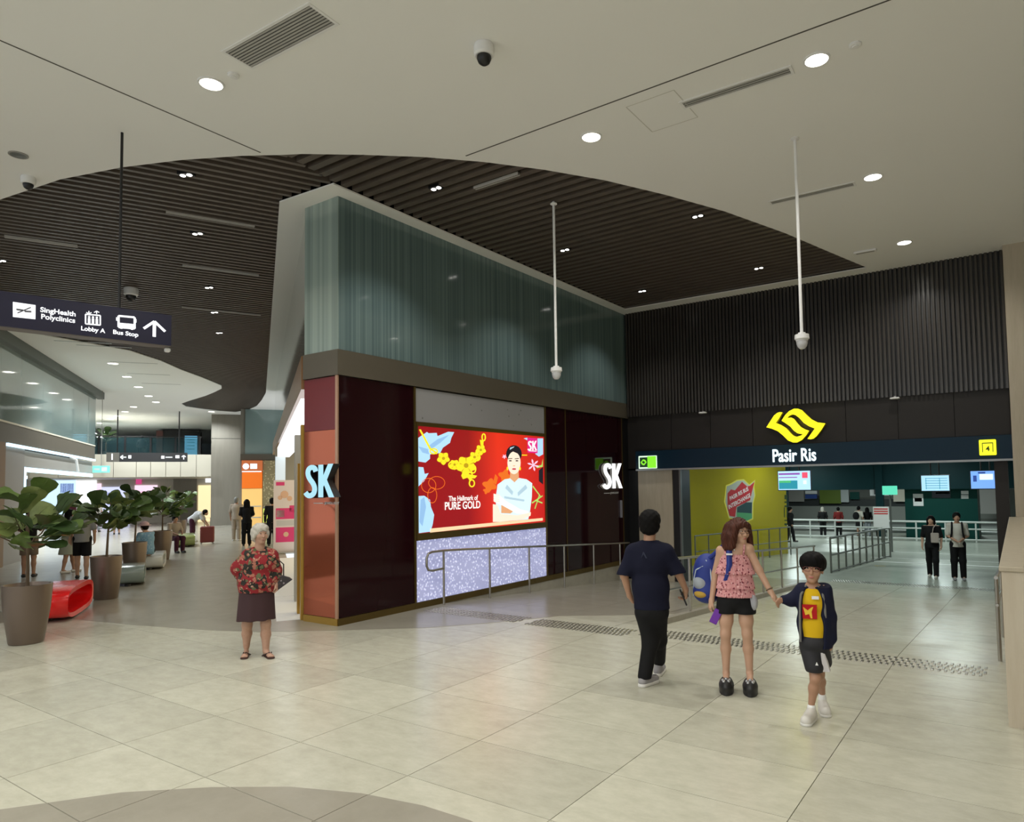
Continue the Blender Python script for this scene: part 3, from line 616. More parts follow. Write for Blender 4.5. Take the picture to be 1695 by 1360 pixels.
obj('coping', MB().bbox(-0.155, 0.635, 6.74, YF - 0.35, 1.245, 1.285, 0.006), M_STONE, par)
for y in (9.1, 11.4, 13.7): obj('panel_joint', MB().box(-0.142, -0.139, y, y + 0.006, -0.6, 1.245), M_SEAM, par)
struct('wall_right', MB().box(5.0, 5.3, -9, 16.5, -0.2, 6.5), M_STONE)
inside = struct('ceiling_station', MB().box(-16, 6, YF + 0.5, 62, 3.3, 3.45), mat('dark_station_ceiling', (0.05, 0.055, 0.055), 0.7))
struct('wall_station_left', MB().box(-16, -15.8, 16.4, 62, -1.1, 3.4), M_GREY); struct('wall_station_right', MB().box(1.2, 1.4, 16.4, 62, -1.1, 3.4), M_GREY)
struct('wall_station_back', MB().box(-16, 6, 61.8, 62, -1.1, 3.4), mat('pale_depot_wall', (0.42, 0.44, 0.40), 0.6))
# yellow glazed wall with its badge
ya, yb = np.array((-9.25, 18.3)), np.array((-6.98, 25.7)); yd = (yb - ya) / np.linalg.norm(yb - ya); yl = np.linalg.norm(yb - ya); yrot = math.atan2(yd[1], yd[0])
yw = struct('wall_yellow', MB().box(0, yl, 0.0, 0.15, -0.9, 2.9), M_YELLOW, loc=(ya[0], ya[1], 0), rot=(0, 0, yrot))
def on_yw(px, py):
    d = ray(px, py); nn = np.array((-yd[1], yd[0])); t = (ya @ nn) / (d[:2] @ nn); P = CAM_P + d * t; return ((P[:2] - ya) @ yd, P[2])
def yw_poly(name, pts, m, th, par_): return obj(name, MB().plate([(on_yw(1170 + x / 12.107, 770 + y / 12.107)[0], 0.0, on_yw(1170 + x / 12.107, 770 + y / 12.107)[1]) for x, y in pts], (0, -1, 0), th), m, par_)
bd = thing('wall_badge', 'red and green painted badge reading Pasir Ris Bus Interchange on the yellow wall', 'mural', (ya[0], ya[1], 0), yrot)
yw_poly('badge_outline', [(345, 730), (380, 400), (480, 360), (600, 290), (740, 275), (850, 380), (970, 285), (950, 420), (970, 600), (930, 760), (925, 1080), (800, 1140), (440, 1060)], emi('badge_yellow', (0.8, 0.78, 0.1), 0.25), 0.006, bd)
yw_poly('badge_back', [(370, 730), (395, 420), (490, 385), (610, 310), (735, 300), (845, 405), (945, 320), (925, 430), (950, 600), (910, 760), (905, 1065), (800, 1115), (450, 1045)], mat('badge_grey', (0.40, 0.42, 0.36), 0.6), 0.009, bd)
M_BR = mat('badge_red', (0.45, 0.02, 0.03), 0.5)
yw_poly('badge_red', [(410, 560), (480, 480), (560, 500), (700, 330), (800, 420), (860, 410), (950, 330), (890, 560), (860, 700), (590, 830), (560, 1030), (450, 1010), (410, 850)], M_BR, 0.012, bd)
yw_poly('badge_bus', [(600, 840), (780, 740), (900, 740), (895, 960), (600, 940)], mat('badge_bus_dark', (0.02, 0.06, 0.07), 0.4), 0.013, bd)
yw_poly('badge_green', [(590, 940), (900, 960), (900, 1060), (800, 1105), (600, 1060)], mat('badge_green', (0.08, 0.32, 0.14), 0.5), 0.013, bd)
sl, z_ = on_yw(1170 + 640 / 12.107, 770 + 570 / 12.107); text('PASIR RIS BUS', 0.19, M_PAPER, bd, (sl, -0.014, z_), extrude=0.001, offset=0.003, xs=0.95, tilt=-0.30)
sl, z_ = on_yw(1170 + 650 / 12.107, 770 + 720 / 12.107); text('INTERCHANGE', 0.20, M_PAPER, bd, (sl, -0.014, z_), extrude=0.001, offset=0.003, xs=0.95, tilt=-0.30)
for yy0, yy1 in ((590, 680), (720, 750), (800, 835), (1090, 1110), (1160, 1200)): yw_poly('small_print', [(1555, yy0), (1605, yy0), (1605, yy1), (1555, yy1)], M_INK, 0.004, bd)
for b in ((1545, 1562, 840, 1040), (1598, 1612, 840, 1040)): yw_poly('small_print', [(b[0], b[2]), (b[1], b[2]), (b[1], b[3]), (b[0], b[3])], M_INK, 0.004, bd)

# railings ---------------------------------------------------------
def railing(label, base, pts, posts, h, mids, r=0.021, m=None, pr=0.02, foot=0.0):
    """pts: path of the top rail on the ground (x, y); posts: positions along it 0..1 in metres from start"""
    m = m or M_STEEL; t = thing('railing', label, 'railing', (base[0], base[1], zr(base[1])))
    P = [np.array(q) for q in pts]
    def at(d):
        for a, b in zip(P[:-1], P[1:]):
            L = np.linalg.norm(b - a)
            if d <= L + 1e-6: return a + (b - a) * d / L
            d -= L
        return P[-1]
    tot = sum(np.linalg.norm(b - a) for a, b in zip(P[:-1], P[1:]))
    loc = lambda q, z: (q[0] - base[0], q[1] - base[1], zr(q[1]) + z - zr(base[1]))
    ds = np.linspace(0, tot, 12)
    obj('top_rail', MB().tube([loc(at(d), h) for d in ds], r, 10), m, t, True)
    for z in mids: obj('rail', MB().tube([loc(at(d), z) for d in ds], r * 0.75, 8), m, t, True)
    for d in posts: q = at(d); obj('post', MB().tube([loc(q, foot), loc(q, h)], pr, 8), m, t, True)
    return t, loc, at
# handrail along the shop wall, with its looped end
t, loc, at = railing('steel handrail on posts along the shop wall under the advertising screen', (-8.15, 8.8), [(-8.15, 8.8), (-8.15, 15.6)], [0.0, 1.24, 2.49, 3.78, 5.03, 6.3], 0.92, [])
lp = [(0, 0.0, 0.92), (0, -0.28, 0.92), (0, -0.37, 0.90), (0, -0.41, 0.83), (0, -0.41, 0.70), (0, -0.37, 0.63), (0, -0.28, 0.61), (0, 0.0, 0.62)]
obj('end_loop', MB().tube(lp, 0.021, 10), M_STEEL, t, True)
t, loc, at = railing('double steel railing between the two ramps behind the woman', (-4.31, 9.0), [(-4.31, 9.0), (-4.31, 18.3)], [0.0, 1.25, 2.5, 3.75, 5.0, 6.32, 7.62, 9.2], 0.92, [0.47], foot=0.08)
railing('barred steel fence on the station floor beyond the boy', (-4.44, 20.66), [(-4.44, 20.66), (-3.66, 25.95)], [5.35 * k / 9 for k in range(10)], 0.98, [0.50, 0.04], m=M_STEELDK, pr=0.028, r=0.032)
railing('steel railing in front of the yellow wall', (-8.2, 20.0), [(-8.2, 20.0), (-6.75, 25.2)], [5.4 * k / 8 for k in range(9)], 0.98, [0.50], m=M_STEELDK, pr=0.022)
railing('long steel barrier in front of the bus bays', (-13, 38.4), [(-13, 38.4), (0.8, 38.4)], [13.8 * k / 11 for k in range(12)], 0.95, [0.62, 0.12], m=mat('pale_barrier_steel', (0.62, 0.64, 0.62), 0.35, metal=0.3), r=0.05, pr=0.04)
railing('steel handrail along the right parapet down the ramp', (-0.24, 9.1), [(-0.24, 9.1), (-0.24, 15.4)], [0.1, 2.1, 4.2, 6.2], 0.92, [0.62])

# station furniture -----------------------------------------------
def monitor(label, x, y, z, w, h, col, draw):
    t = thing('ceiling_screen', label, 'screen', (x, y, z))
    obj('casing', MB().bbox(-w / 2 - 0.02, w / 2 + 0.02, 0.0, 0.07, -h / 2 - 0.02, h / 2 + 0.02, 0.008), M_BLACK, t)
    obj('display', MB().box(-w / 2, w / 2, -0.004, 0.001, -h / 2, h / 2), emi('display_' + str(len(MATS)), col, 1.0), t)
    for sx in (-0.15, 0.15): obj('hanger', MB().tube([(sx * w, 0.04, h / 2), (sx * w, 0.04, 3.3 - z)], 0.018, 8), M_BLACK, t)
    for nm_, (a, b, c, d), m in draw: obj(nm_, MB().box(a * w, b * w, -0.007, -0.004, c * h, d * h), m, t)
    return t
E_PUR = emi('display_purple', (0.30, 0.10, 0.45), 0.8); E_GRN = emi('display_green', (0.15, 0.65, 0.15), 0.8); E_TEAL = emi('display_teal', (0.02, 0.30, 0.40), 0.8); E_RED = emi('display_red', (0.85, 0.08, 0.15), 0.9); E_NAVY = emi('display_navy', (0.03, 0.08, 0.35), 0.7); E_PALE = emi('display_pale', (0.75, 0.90, 1.0), 1.0)
monitor('hanging screen with purple banner and red badge beside the yellow wall', -5.2, 20.0, 2.035, 0.88, 0.53, (0.45, 0.72, 0.95),
        [('band', (-0.48, 0.18, 0.30, 0.40), E_PUR), ('band', (-0.48, 0.10, 0.14, 0.19), E_PUR), ('badge', (0.25, 0.42, 0.12, 0.42), E_RED), ('picture', (-0.48, 0.1, -0.45, 0.0), E_TEAL), ('picture', (-0.48, -0.1, -0.12, 0.0), E_GRN), ('icon', (0.28, 0.38, -0.2, 0.0), E_PALE)])
monitor('hanging pale blue timetable screen in the station', -2.07, 24.0, 1.89, 0.74, 0.46, (0.42, 0.75, 0.95),
        [('row', (-0.36, 0.44, 0.30 - 0.16 * k, 0.33 - 0.16 * k), E_TEAL) for k in range(5)] + [('column', (-0.34, -0.32, -0.4, 0.34), E_TEAL), ('column', (0.15, 0.17, -0.4, 0.34), E_TEAL)])
monitor('hanging blue video screen at the right side of the station opening', -0.64, 20.0, 1.975, 0.62, 0.43, (0.18, 0.38, 0.85),
        [('figure', (-0.42, -0.3, -0.1, 0.25), E_NAVY), ('figure', (-0.25, 0.0, 0.35, 0.45), E_NAVY), ('figure', (0.3, 0.45, 0.1, 0.4), E_NAVY), ('pale_area', (-0.2, 0.25, 0.0, 0.33), E_PALE)])
gw = thing('green_kiosk', 'dark green panelled kiosk with notices behind the two students', 'kiosk', (-3.3, 40.5, -1.0))
obj('body', MB().box(-1.62, 1.62, 0, 2.5, 0, 4.3), M_GREEN, gw)
v = lambda px, py: (on_y(px, py, 40.5)[0] + 3.3, on_y(px, py, 40.5)[2] + 1.0)
def notice(nm_, x0, x1, y0, y1, m): a, b = v(x0, y1), v(x1, y0); obj(nm_, MB().box(a[0], b[0], -0.03, 0, a[1], b[1]), m, gw)
notice('poster', 1512, 1528, 817, 837, M_PAPER); notice('poster_picture', 1514, 1526, 824, 830, mat('poster_red', (0.35, 0.12, 0.12), 0.6)); notice('direction_sign', 1543, 1573, 813, 824, M_NAVY); notice('direction_text', 1549, 1572, 814, 817, M_PAPER); notice('notice', 1591, 1603, 812, 818, M_PAPER); notice('notice', 1591, 1603, 819, 825, M_PAPER)
struct('trim_4', MB().box(-16, 6, 39.7, 40.2, 1.52, 3.3), M_GREENDK)
for x in (-13.5, -10.9, -6.0): struct('trim_5', MB().box(x - 0.18, x + 0.18, 39.6, 39.96, -1.0, 3.3), M_GREENDK)
es = thing('exit_sign', 'lit green exit sign on a pole in the bus interchange', 'sign', (-4.3, 31.0, -0.89)); obj('pole', MB().tube([(0, 0, 0), (0, 0, 2.35)], 0.035, 8), M_STEELDK, es); obj('sign_box', MB().bbox(-0.27, 0.27, -0.05, 0.05, 2.30, 2.66, 0.01), emi('exit_green', (0.12, 0.75, 0.50), 0.9), es)
nb_ = thing('notice_board', 'white notice board with red stripes on a post at the fence end', 'notice board', (-3.95, 26.3, zr(26.3)))
obj('board', MB().bbox(-0.25, 0.25, -0.03, 0.0, 1.0, 1.72, 0.008), M_PAPER, nb_); obj('post', MB().tube([(0, 0.02, 0), (0, 0.02, 1.6)], 0.03, 8), M_STEELDK, nb_)
for z in (1.64, 1.56, 1.48): obj('red_stripe', MB().box(-0.22, 0.22, -0.034, -0.03, z - 0.025, z + 0.02), mat('notice_red', (0.6, 0.06, 0.06), 0.5), nb_)
# bus bays beyond the barrier: hoardings, boards and the low concrete wall along the road
def bay(nm_, x0, x1, y0, y1, m, Y=57.0, d=0.12):
    a, b = on_y(x0, y1, Y), on_y(x1, y0, Y); q = struct(nm_, MB().box(a[0], b[0], Y, Y + d, max(a[2], -1.0), b[2]), m); return q
bay('wall_bay_concrete', 1290, 1510, 838, 868, mat('bay_concrete', (0.20, 0.21, 0.19), 0.7), 56, 0.4)
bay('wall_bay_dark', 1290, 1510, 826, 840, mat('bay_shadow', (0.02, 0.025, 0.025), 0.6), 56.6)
bay('wall_hoarding', 1357, 1391, 800, 833, mat('olive_hoarding', (0.10, 0.15, 0.01), 0.6), 56.3)
bay('wall_bay_board', 1392, 1404, 800, 831, mat('pale_board', (0.45, 0.48, 0.48), 0.6), 56.3); bay('wall_bay_sign', 1333, 1352, 818, 825, mat('depot_blue', (0.02, 0.06, 0.26), 0.5), 56.2); bay('wall_bay_sign', 1333, 1352, 812, 817, M_PAPER, 56.25)
bay('wall_bay_board', 1407, 1422, 814, 826, M_GREEN, 56.3); bay('wall_bay_board', 1440, 1475, 802, 820, M_PAPER, 56.35); bay('wall_bay_board', 1447, 1451, 802, 818, M_BLACK, 56.2); bay('wall_bay_board', 1458, 1462, 802, 818, M_BLACK, 56.2); bay('wall_bay_board', 1479, 1500, 800, 830, M_CREAM, 56.2); bay('wall_bay_board', 1622, 1660, 790, 850, M_GREY, 56.2); bay('wall_bay_board', 1306, 1330, 800, 830, M_GREY, 56.3)
struct('trim_7', MB().box(-16, 6, 44.0, 44.5, -1.0, -0.86), M_PAPER)
struct('floor_bus_road', MB().box(-16, 6, 44.5, 55.9, -1.0, -0.99), mat('asphalt', (0.06, 0.065, 0.06), 0.8))
# cool tube lights over the station floor and the bays
for i, (x, y, wt) in enumerate(((-6.2, 18.2, 45), (-2.2, 18.6, 55), (-6.0, 23.5, 55), (-2.0, 24.5, 70), (-8, 30, 120), (-2, 31, 120), (-10, 37, 200), (-3.5, 37.0, 130), (-10, 49, 420), (-3, 49, 420))):
    t = thing('tube_light', 'cool white tube light on the dark station ceiling', 'light', (x, y, 3.3), 0, 'tube lights over the station floor')
    obj('tube', MB().box(-0.6, 0.6, -0.05, 0.05, -0.06, -0.02), emi('cool_tube', (0.85, 1.0, 0.95), 3.0), t); obj('batten', MB().box(-0.62, 0.62, -0.07, 0.07, -0.02, 0.0), M_PAPER, t)
    q = lamp('tube_lamp', (0, 0, -0.09), wt, t, (0.85, 1.0, 0.96), kind='AREA'); q.data.shape = 'RECTANGLE'; q.data.size = 1.2; q.data.size_y = 0.1
# ================================================================== ceiling fittings
def downlight(p, watt, label, r=0.115, group=None, col=(1.0, 0.97, 0.90)):
    t = thing('downlight', label, 'downlight', (p[0], p[1], ZC), group=group)
    obj('rim', MB().loft([[(rr * math.cos(k * math.pi / 12), rr * math.sin(k * math.pi / 12), z) for k in range(24)] for rr, z in ((r + 0.02, 0.0), (r + 0.02, -0.012), (r, -0.014), (r, -0.004))], cap=False), M_PAPER, t)
    obj('lens', MB().lathe([(0.001, -0.008), (r, -0.008), (r, -0.003)], 24), M_LAMP, t)
    lamp('downlight_lamp', (0, 0, -0.03), watt, t, col, 150, 0.7, 0.08)
    return t
DLW = 210
for p, lb in (((-7.04, 4.0), 'bright round downlight in the white ceiling beside the left vent grille'), ((-1.55, 7.4), 'bright round downlight nearest the top right vent grille'), ((-4.28, 7.4), 'bright round downlight above the curved edge beside the access hatch'),
              ((-1.55, 10.8), 'bright round downlight by the second slot vent'), ((-1.55, 14.17), 'bright round downlight closest to the black slatted wall'), ((-4.28, 4.0), 'bright round downlight at the top edge of the picture near the dome camera')):
    downlight(p, DLW, lb)
for x in (-9.8, -7.04, -4.28, -1.55, 1.2, 3.6):          # the same grid goes on over and behind the camera
    for y in (-5.5, -2.6, 0.6): downlight((x, y), DLW, 'round downlight of the grid above and behind the viewer', group='downlights behind the viewer')
DK = emi('small_spot_lens', (1.0, 0.97, 0.9), 7.0)
def twin(px, py, watt, label, group=None):
    P = on_z(px, py, ZC + 0.02); t = thing('twin_spotlight', label, 'spotlight', (P[0], P[1], ZC + 0.02), 0.44 if px < 500 else 0, group)
    obj('frame', MB().box(-0.10, 0.10, -0.06, 0.06, 0.0, 0.05), M_BLACK, t)
    for s in (-0.05, 0.05): obj('lens', MB().lathe([(0.001, -0.006), (0.036, -0.006), (0.036, 0.002)], 14, (s, 0, 0)), DK, t)
    lamp('twin_lamp', (0, 0, -0.03), watt, t, (1, 0.96, 0.9), 110, 0.6, 0.05)
for px, py, lb in ((722, 312, 'twin spotlight in the slats just above the teal glass corner'), (935, 414, 'twin spotlight in the slats beside the left camera pole'), (1155, 358, 'twin spotlight in the slats near the curved ceiling edge'), (1256, 444, 'twin spotlight in the slats left of the right camera pole'), (1063, 482, 'twin spotlight in the slats at the station wall corner'),
                   (308, 290, 'twin spotlight in the corridor slats nearest the curved edge'), (327, 387, 'second twin spotlight down the corridor slats'), (346, 476, 'third twin spotlight down the corridor slats'), (2, 432, 'twin spotlight in the corridor slats at the left picture edge'), (355, 517, 'fourth twin spotlight down the corridor slats'), (363, 551, 'fifth twin spotlight down the corridor slats')):
    twin(px, py, 110 if px > 500 else 70, lb)
def slot(a, b, w, label, m=None, depth=0.02):
    a, b = np.array(a), np.array(b); L = np.linalg.norm(b - a); t = thing('vent_grille', label, 'air vent', ((a[0] + b[0]) / 2, (a[1] + b[1]) / 2, ZC), math.atan2(b[1] - a[1], b[0] - a[0]))
    for q in ((-L / 2, L / 2, -w / 2 - 0.03, -w / 2), (-L / 2, L / 2, w / 2, w / 2 + 0.03), (-L / 2 - 0.03, -L / 2, -w / 2 - 0.03, w / 2 + 0.03), (L / 2, L / 2 + 0.03, -w / 2 - 0.03, w / 2 + 0.03)): obj('frame_bar', MB().box(q[0], q[1], q[2], q[3], -0.008, 0.0), M_PAPER, t)
    obj('grille_back', MB().box(-L / 2, L / 2, -w / 2, w / 2, -0.002, 0.0), M_SEAM, t)
    n = max(2, int(w / 0.033))
    for k in range(n): y = -w / 2 + (k + 0.5) * w / n; obj('slat', MB().box(-L / 2, L / 2, y - 0.009, y + 0.009, -0.007, -0.002), mat('grille_grey', (0.42, 0.41, 0.39), 0.5), t)
slot((-6.41, 3.93), (-5.16, 3.99), 0.30, 'wide white slotted air vent in the ceiling at upper left')
slot((-3.03, 7.40), (-1.83, 7.43), 0.12, 'narrow slot air vent between two downlights above the hatch')
slot((-3.03, 10.86), (-1.83, 10.89), 0.12, 'narrow slot air vent beside the right camera pole')
t = thing('ceiling_box', 'small flat white box on the ceiling near the black slatted wall', 'box', (-2.23, 14.24, ZC)); obj('cover', MB().bbox(-0.2, 0.2, -0.06, 0.06, -0.035, 0.0, 0.008), M_PAPER, t); obj('slot', MB().box(-0.16, 0.16, -0.03, 0.03, -0.037, -0.035), M_GREY, t)
for p, lb in (((-6.7, 4.05), 'small white detector disc beside the left downlight'), ((-1.17, 7.37), 'small white detector disc beside the top right downlight')):
    t = thing('smoke_detector', lb, 'detector', (*p, ZC)); obj('base', MB().lathe([(0.06, 0), (0.06, -0.015), (0.045, -0.022), (0.001, -0.022)], 20), M_PAPER, t); obj('cap', MB().lathe([(0.03, -0.022), (0.028, -0.03), (0.001, -0.031)], 16), M_PAPER, t)
t = thing('ceiling_speaker', 'flat grey round loudspeaker in the ceiling at far left', 'speaker', (-10.57, 3.43, ZC)); obj('ring', MB().lathe([(0.11, 0), (0.11, -0.01), (0.095, -0.012), (0.001, -0.012)], 24), M_GREY, t); obj('mesh', MB().lathe([(0.09, -0.012), (0.001, -0.016)], 24), M_STEELDK, t)
def dome(t, z, s=1.0):
    obj('housing', MB().lathe([(0.0, 0), (0.085 * s, 0), (0.09 * s, -0.02 * s), (0.088 * s, -0.085 * s), (0.075 * s, -0.10 * s), (0.001, -0.10 * s)], 24, (0, 0, z)), M_PAPER, t, True)
    return obj('dome', MB().lathe([(0.062 * s, -0.095 * s), (0.064 * s, -0.12 * s), (0.05 * s, -0.155 * s), (0.025 * s, -0.175 * s), (0.001, -0.18 * s)], 20, (0, 0, z)), M_BLACK, t, True)
P = on_z(801, 75, ZC); dome(thing('dome_camera', 'white and black dome camera on the plain ceiling at top centre', 'camera', (P[0], P[1], ZC)), 0.0, 1.15)
P = on_z(47, 293, ZC); dome(thing('dome_camera', 'small pale dome camera by the curved ceiling edge at far left', 'camera', (P[0], P[1], ZC)), 0.0, 1.0)
P = on_z(217, 478, ZC + 0.02); dome(thing('dome_camera', 'white dome camera under the corridor slats above the hanging sign', 'camera', (P[0], P[1], ZC + 0.03)), 0.0, 1.6)
for (x, y), zb, lb in (((-5.82, 8.85), 3.82, 'white camera on a long ceiling pole in front of the teal glass'), ((-2.18, 8.98), 3.86, 'white camera on a long ceiling pole in front of the black slats')):
    t = thing('pole_camera', lb, 'camera', (x, y, ZC)); h = zb - ZC
    obj('pole', MB().tube([(0, 0, 0.02 if x > -5 else 0.1), (0, 0, h)], 0.020, 12), M_PAPER, t, True); obj('flange', MB().lathe([(0.055, 0.0), (0.055, -0.012), (0.02, -0.02)], 16), M_PAPER, t)
    obj('bracket', MB().tube([(0, 0, h + 0.02), (0, 0, h - 0.02)], 0.045, 14), M_PAPER, t, True)
    obj('housing', MB().lathe([(0.001, 0.0), (0.085, -0.005), (0.09, -0.06), (0.07, -0.075), (0.075, -0.085), (0.001, -0.085)], 24, (0, 0, h)), M_PAPER, t, True)
    obj('dome', MB().lathe([(0.07, -0.08), (0.068, -0.12), (0.055, -0.16), (0.03, -0.185), (0.001, -0.19)], 22, (0, 0, h)), mat('camera_dome_grey', (0.55, 0.55, 0.57), 0.25), t, True)
# slim linear diffusers lying among the slats
M_SLOT = mat('linear_diffuser', (0.45, 0.43, 0.40), 0.5)
for a, b, lb in (((266, 349), (429, 376), 'pale linear diffuser in the corridor slats nearest the teal corner'), ((300, 433), (428, 462), 'second pale linear diffuser down the corridor slats'), ((0, 390), (135, 410), 'pale linear diffuser in the corridor slats at the left edge'), ((785, 315), (860, 285), 'pale linear diffuser in the slats behind the curved edge'), ((300, 502), (430, 527), 'third pale linear diffuser down the corridor slats')):
    A, B = on_z(*a, ZC + 0.02)[:2], on_z(*b, ZC + 0.02)[:2]; L = np.linalg.norm(B - A) * 0.9; ang = 0.0 if a[0] > 500 else math.radians(65)
    t = thing('linear_diffuser', lb, 'air vent', ((A[0] + B[0]) / 2, (A[1] + B[1]) / 2, ZC + 0.02), ang)
    for y in (-0.022, 0.022): obj('edge', MB().box(-L / 2, L / 2, y - 0.008, y + 0.008, -0.012, 0.03), M_SLOT, t)
    obj('core', MB().box(-L / 2, L / 2, -0.014, 0.014, -0.002, 0.03), M_SEAM, t)

# ------------------------------------------------------------------ hanging direction sign (left)
hd = math.radians(12); SA = math.pi / 2 - hd
sg = thing('direction_sign', 'dark navy hanging sign to SingHealth Polyclinics, Lobby A and Bus Stop', 'sign', (-8.81, 3.92, 4.0), SA)
obj('body', MB().bbox(-2.6, 0.55, -0.005, 0.20, -0.19, 0.205, 0.01), mat('sign_casing', (0.16, 0.135, 0.13), 0.45), sg)
obj('face', MB().box(-2.59, 0.545, -0.018, -0.004, -0.185, 0.2), M_NAVY, sg)
obj('hanger', MB().tube([(0, 0.1, 0.2), (0, 0.1, 2.42)], 0.016, 8), M_BLACK, sg); obj('hanger', MB().tube([(-2.0, 0.1, 0.2), (-2.0, 0.1, 2.42)], 0.016, 8), M_BLACK, sg)
obj('knob', MB().bbox(0.5, 0.56, 0.05, 0.12, -0.25, -0.20, 0.01), M_PAPER, sg)
def on_sg(px, py):
    d = ray(px, py); nn = np.array((math.cos(hd), -math.sin(hd))); P0 = np.array((-8.81, 3.92)); t = (P0 @ nn) / (d[:2] @ nn); P = CAM_P + d * t
    return ((P[:2] - P0) @ np.array((math.sin(hd), math.cos(hd))), P[2] - 4.0)
def sgz(zx, zy): return on_sg(zx / 5.65, 470 + zy / 5.65)
def sg_poly(nm_, pts, m, o=-0.019): return obj(nm_, MB().plate([(sgz(x, y)[0], o, sgz(x, y)[1]) for x, y in pts], (0, -1, 0), 0.003), m, sg)
def sg_bar(nm_, a, b, w, m, o=-0.019):
    A, B = np.array(sgz(*a)), np.array(sgz(*b)); d = (B - A) / np.linalg.norm(B - A); n_ = np.array((-d[1], d[0])) * w / 2
    return obj(nm_, MB().plate([(q[0], o, q[1]) for q in (A - n_, B - n_, B + n_, A + n_)], (0, -1, 0), 0.003), m, sg)
sg_poly('logo_plate', [(118, 170), (330, 200), (328, 332), (118, 310)], M_SIGNWHITE)
M_LG = mat('logo_grey', (0.10, 0.10, 0.12), 0.5)
sg_bar('logo_stroke', (160, 275), (285, 222), 0.012, M_LG, -0.023); sg_bar('logo_stroke', (150, 240), (215, 250), 0.02, M_LG, -0.023); sg_bar('logo_stroke', (225, 258), (290, 262), 0.02, M_LG, -0.023)
def sg_text(body, zx, zy, size, xs=1.15): x, z = sgz(zx, zy); text(body, size, M_SIGNWHITE, sg, (x, -0.021, z), extrude=0.002, offset=0.0015, xs=xs)
sg_text('SingHealth', 542, 265, 0.078, 1.0); sg_text('Polyclinics', 542, 327, 0.078, 1.0); sg_text('Lobby A', 866, 430, 0.070, 1.0); sg_text('Bus Stop', 1172, 465, 0.070, 1.08)
def sg_frame(nm_, x0, x1, y0, y1, sk, w):
    c = [(x0, y0), (x1, y0 + sk), (x1, y1 + sk), (x0, y1)]
    for i in range(4): sg_bar(nm_, c[i], c[(i + 1) % 4], w, M_SIGNWHITE)
sg_frame('lift_icon', 797, 934, 285, 375, 12, 0.014)
for k, x in enumerate((830, 866, 902)):
    sg_bar('lift_person', (x, 322 + 3 * k), (x, 372 + 3 * k), 0.024, M_SIGNWHITE); x_, z_ = sgz(x, 310 + 3 * k); obj('lift_head', MB().plate([(x_ + 0.012 * math.cos(a * math.pi / 4), -0.019, z_ + 0.012 * math.sin(a * math.pi / 4)) for a in range(8)], (0, -1, 0), 0.003), M_SIGNWHITE, sg)
for cx, up in ((828, 0), (900, 1)):
    ty, by = (255, 282); sg_bar('lift_arrow', (cx, ty), (cx, by), 0.009, M_SIGNWHITE); e = ty if up else by; o_ = 14 if up else -14
    sg_bar('lift_arrow', (cx - 24, e + o_), (cx, e), 0.009, M_SIGNWHITE); sg_bar('lift_arrow', (cx + 24, e + o_), (cx, e), 0.009, M_SIGNWHITE)
sg_frame('bus_icon', 1105, 1255, 300, 405, 14, 0.022); sg_bar('bus_icon', (1105, 383), (1255, 397), 0.05, M_SIGNWHITE)
for a, b in (((1092, 315), (1092, 345)), ((1262, 330), (1262, 362)), ((1130, 405), (1130, 420)), ((1230, 415), (1230, 430))): sg_bar('bus_icon', a, b, 0.022, M_SIGNWHITE)
sg_bar('arrow', (1440, 350), (1438, 495), 0.036, M_SIGNWHITE); sg_bar('arrow', (1440, 352), (1340, 418), 0.030, M_SIGNWHITE); sg_bar('arrow', (1440, 352), (1540, 446), 0.030, M_SIGNWHITE)
# ================================================================== the shopping corridor on the left
KROT = math.atan2(CD[1], CD[0])
def kb_(s0, s1, v0, v1, z0, z1): return MB().box(s0, s1, -v1, -v0, z0, z1)
def kobj(name, box, m, parent=None, o=(0, 0, 0)):
    if parent is not None and parent.rotation_euler[2] != 0: return obj(name, box, m, parent)
    return obj(name, box, m, parent, loc=o, rot=(0, 0, KROT))
def kstruct(name, box, m): q = kobj(name, box, m); q['kind'] = 'structure'; return q
def kthing(name, label, cat, s, v, z=0.0, group=None, extra=0.0): return thing(name, label, cat, K(s, v, z), KROT + extra, group)
# things built with kthing use local axes: x down the corridor, y to its left
M_REFLBROWN = mat('reflection_brown_fascia', (0.26, 0.13, 0.06), 0.3, metal=0.5)  # warm reflections on the metal band are put into this brown
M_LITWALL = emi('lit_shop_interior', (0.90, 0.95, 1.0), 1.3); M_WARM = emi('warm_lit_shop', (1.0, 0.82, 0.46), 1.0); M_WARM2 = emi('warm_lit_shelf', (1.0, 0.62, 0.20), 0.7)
M_COOL = emi('cool_lit_wall', (0.60, 0.80, 1.0), 1.1); M_PINKLIT = emi('pink_lit_display', (0.95, 0.72, 0.85), 1.0); M_VIOLET = emi('violet_lit_display', (0.66, 0.70, 0.98), 1.0); M_MAGENTA = emi('magenta_print', (0.80, 0.08, 0.30), 0.6)
M_ORANGE = emi('orange_shop_panel', (1.0, 0.20, 0.01), 0.6)
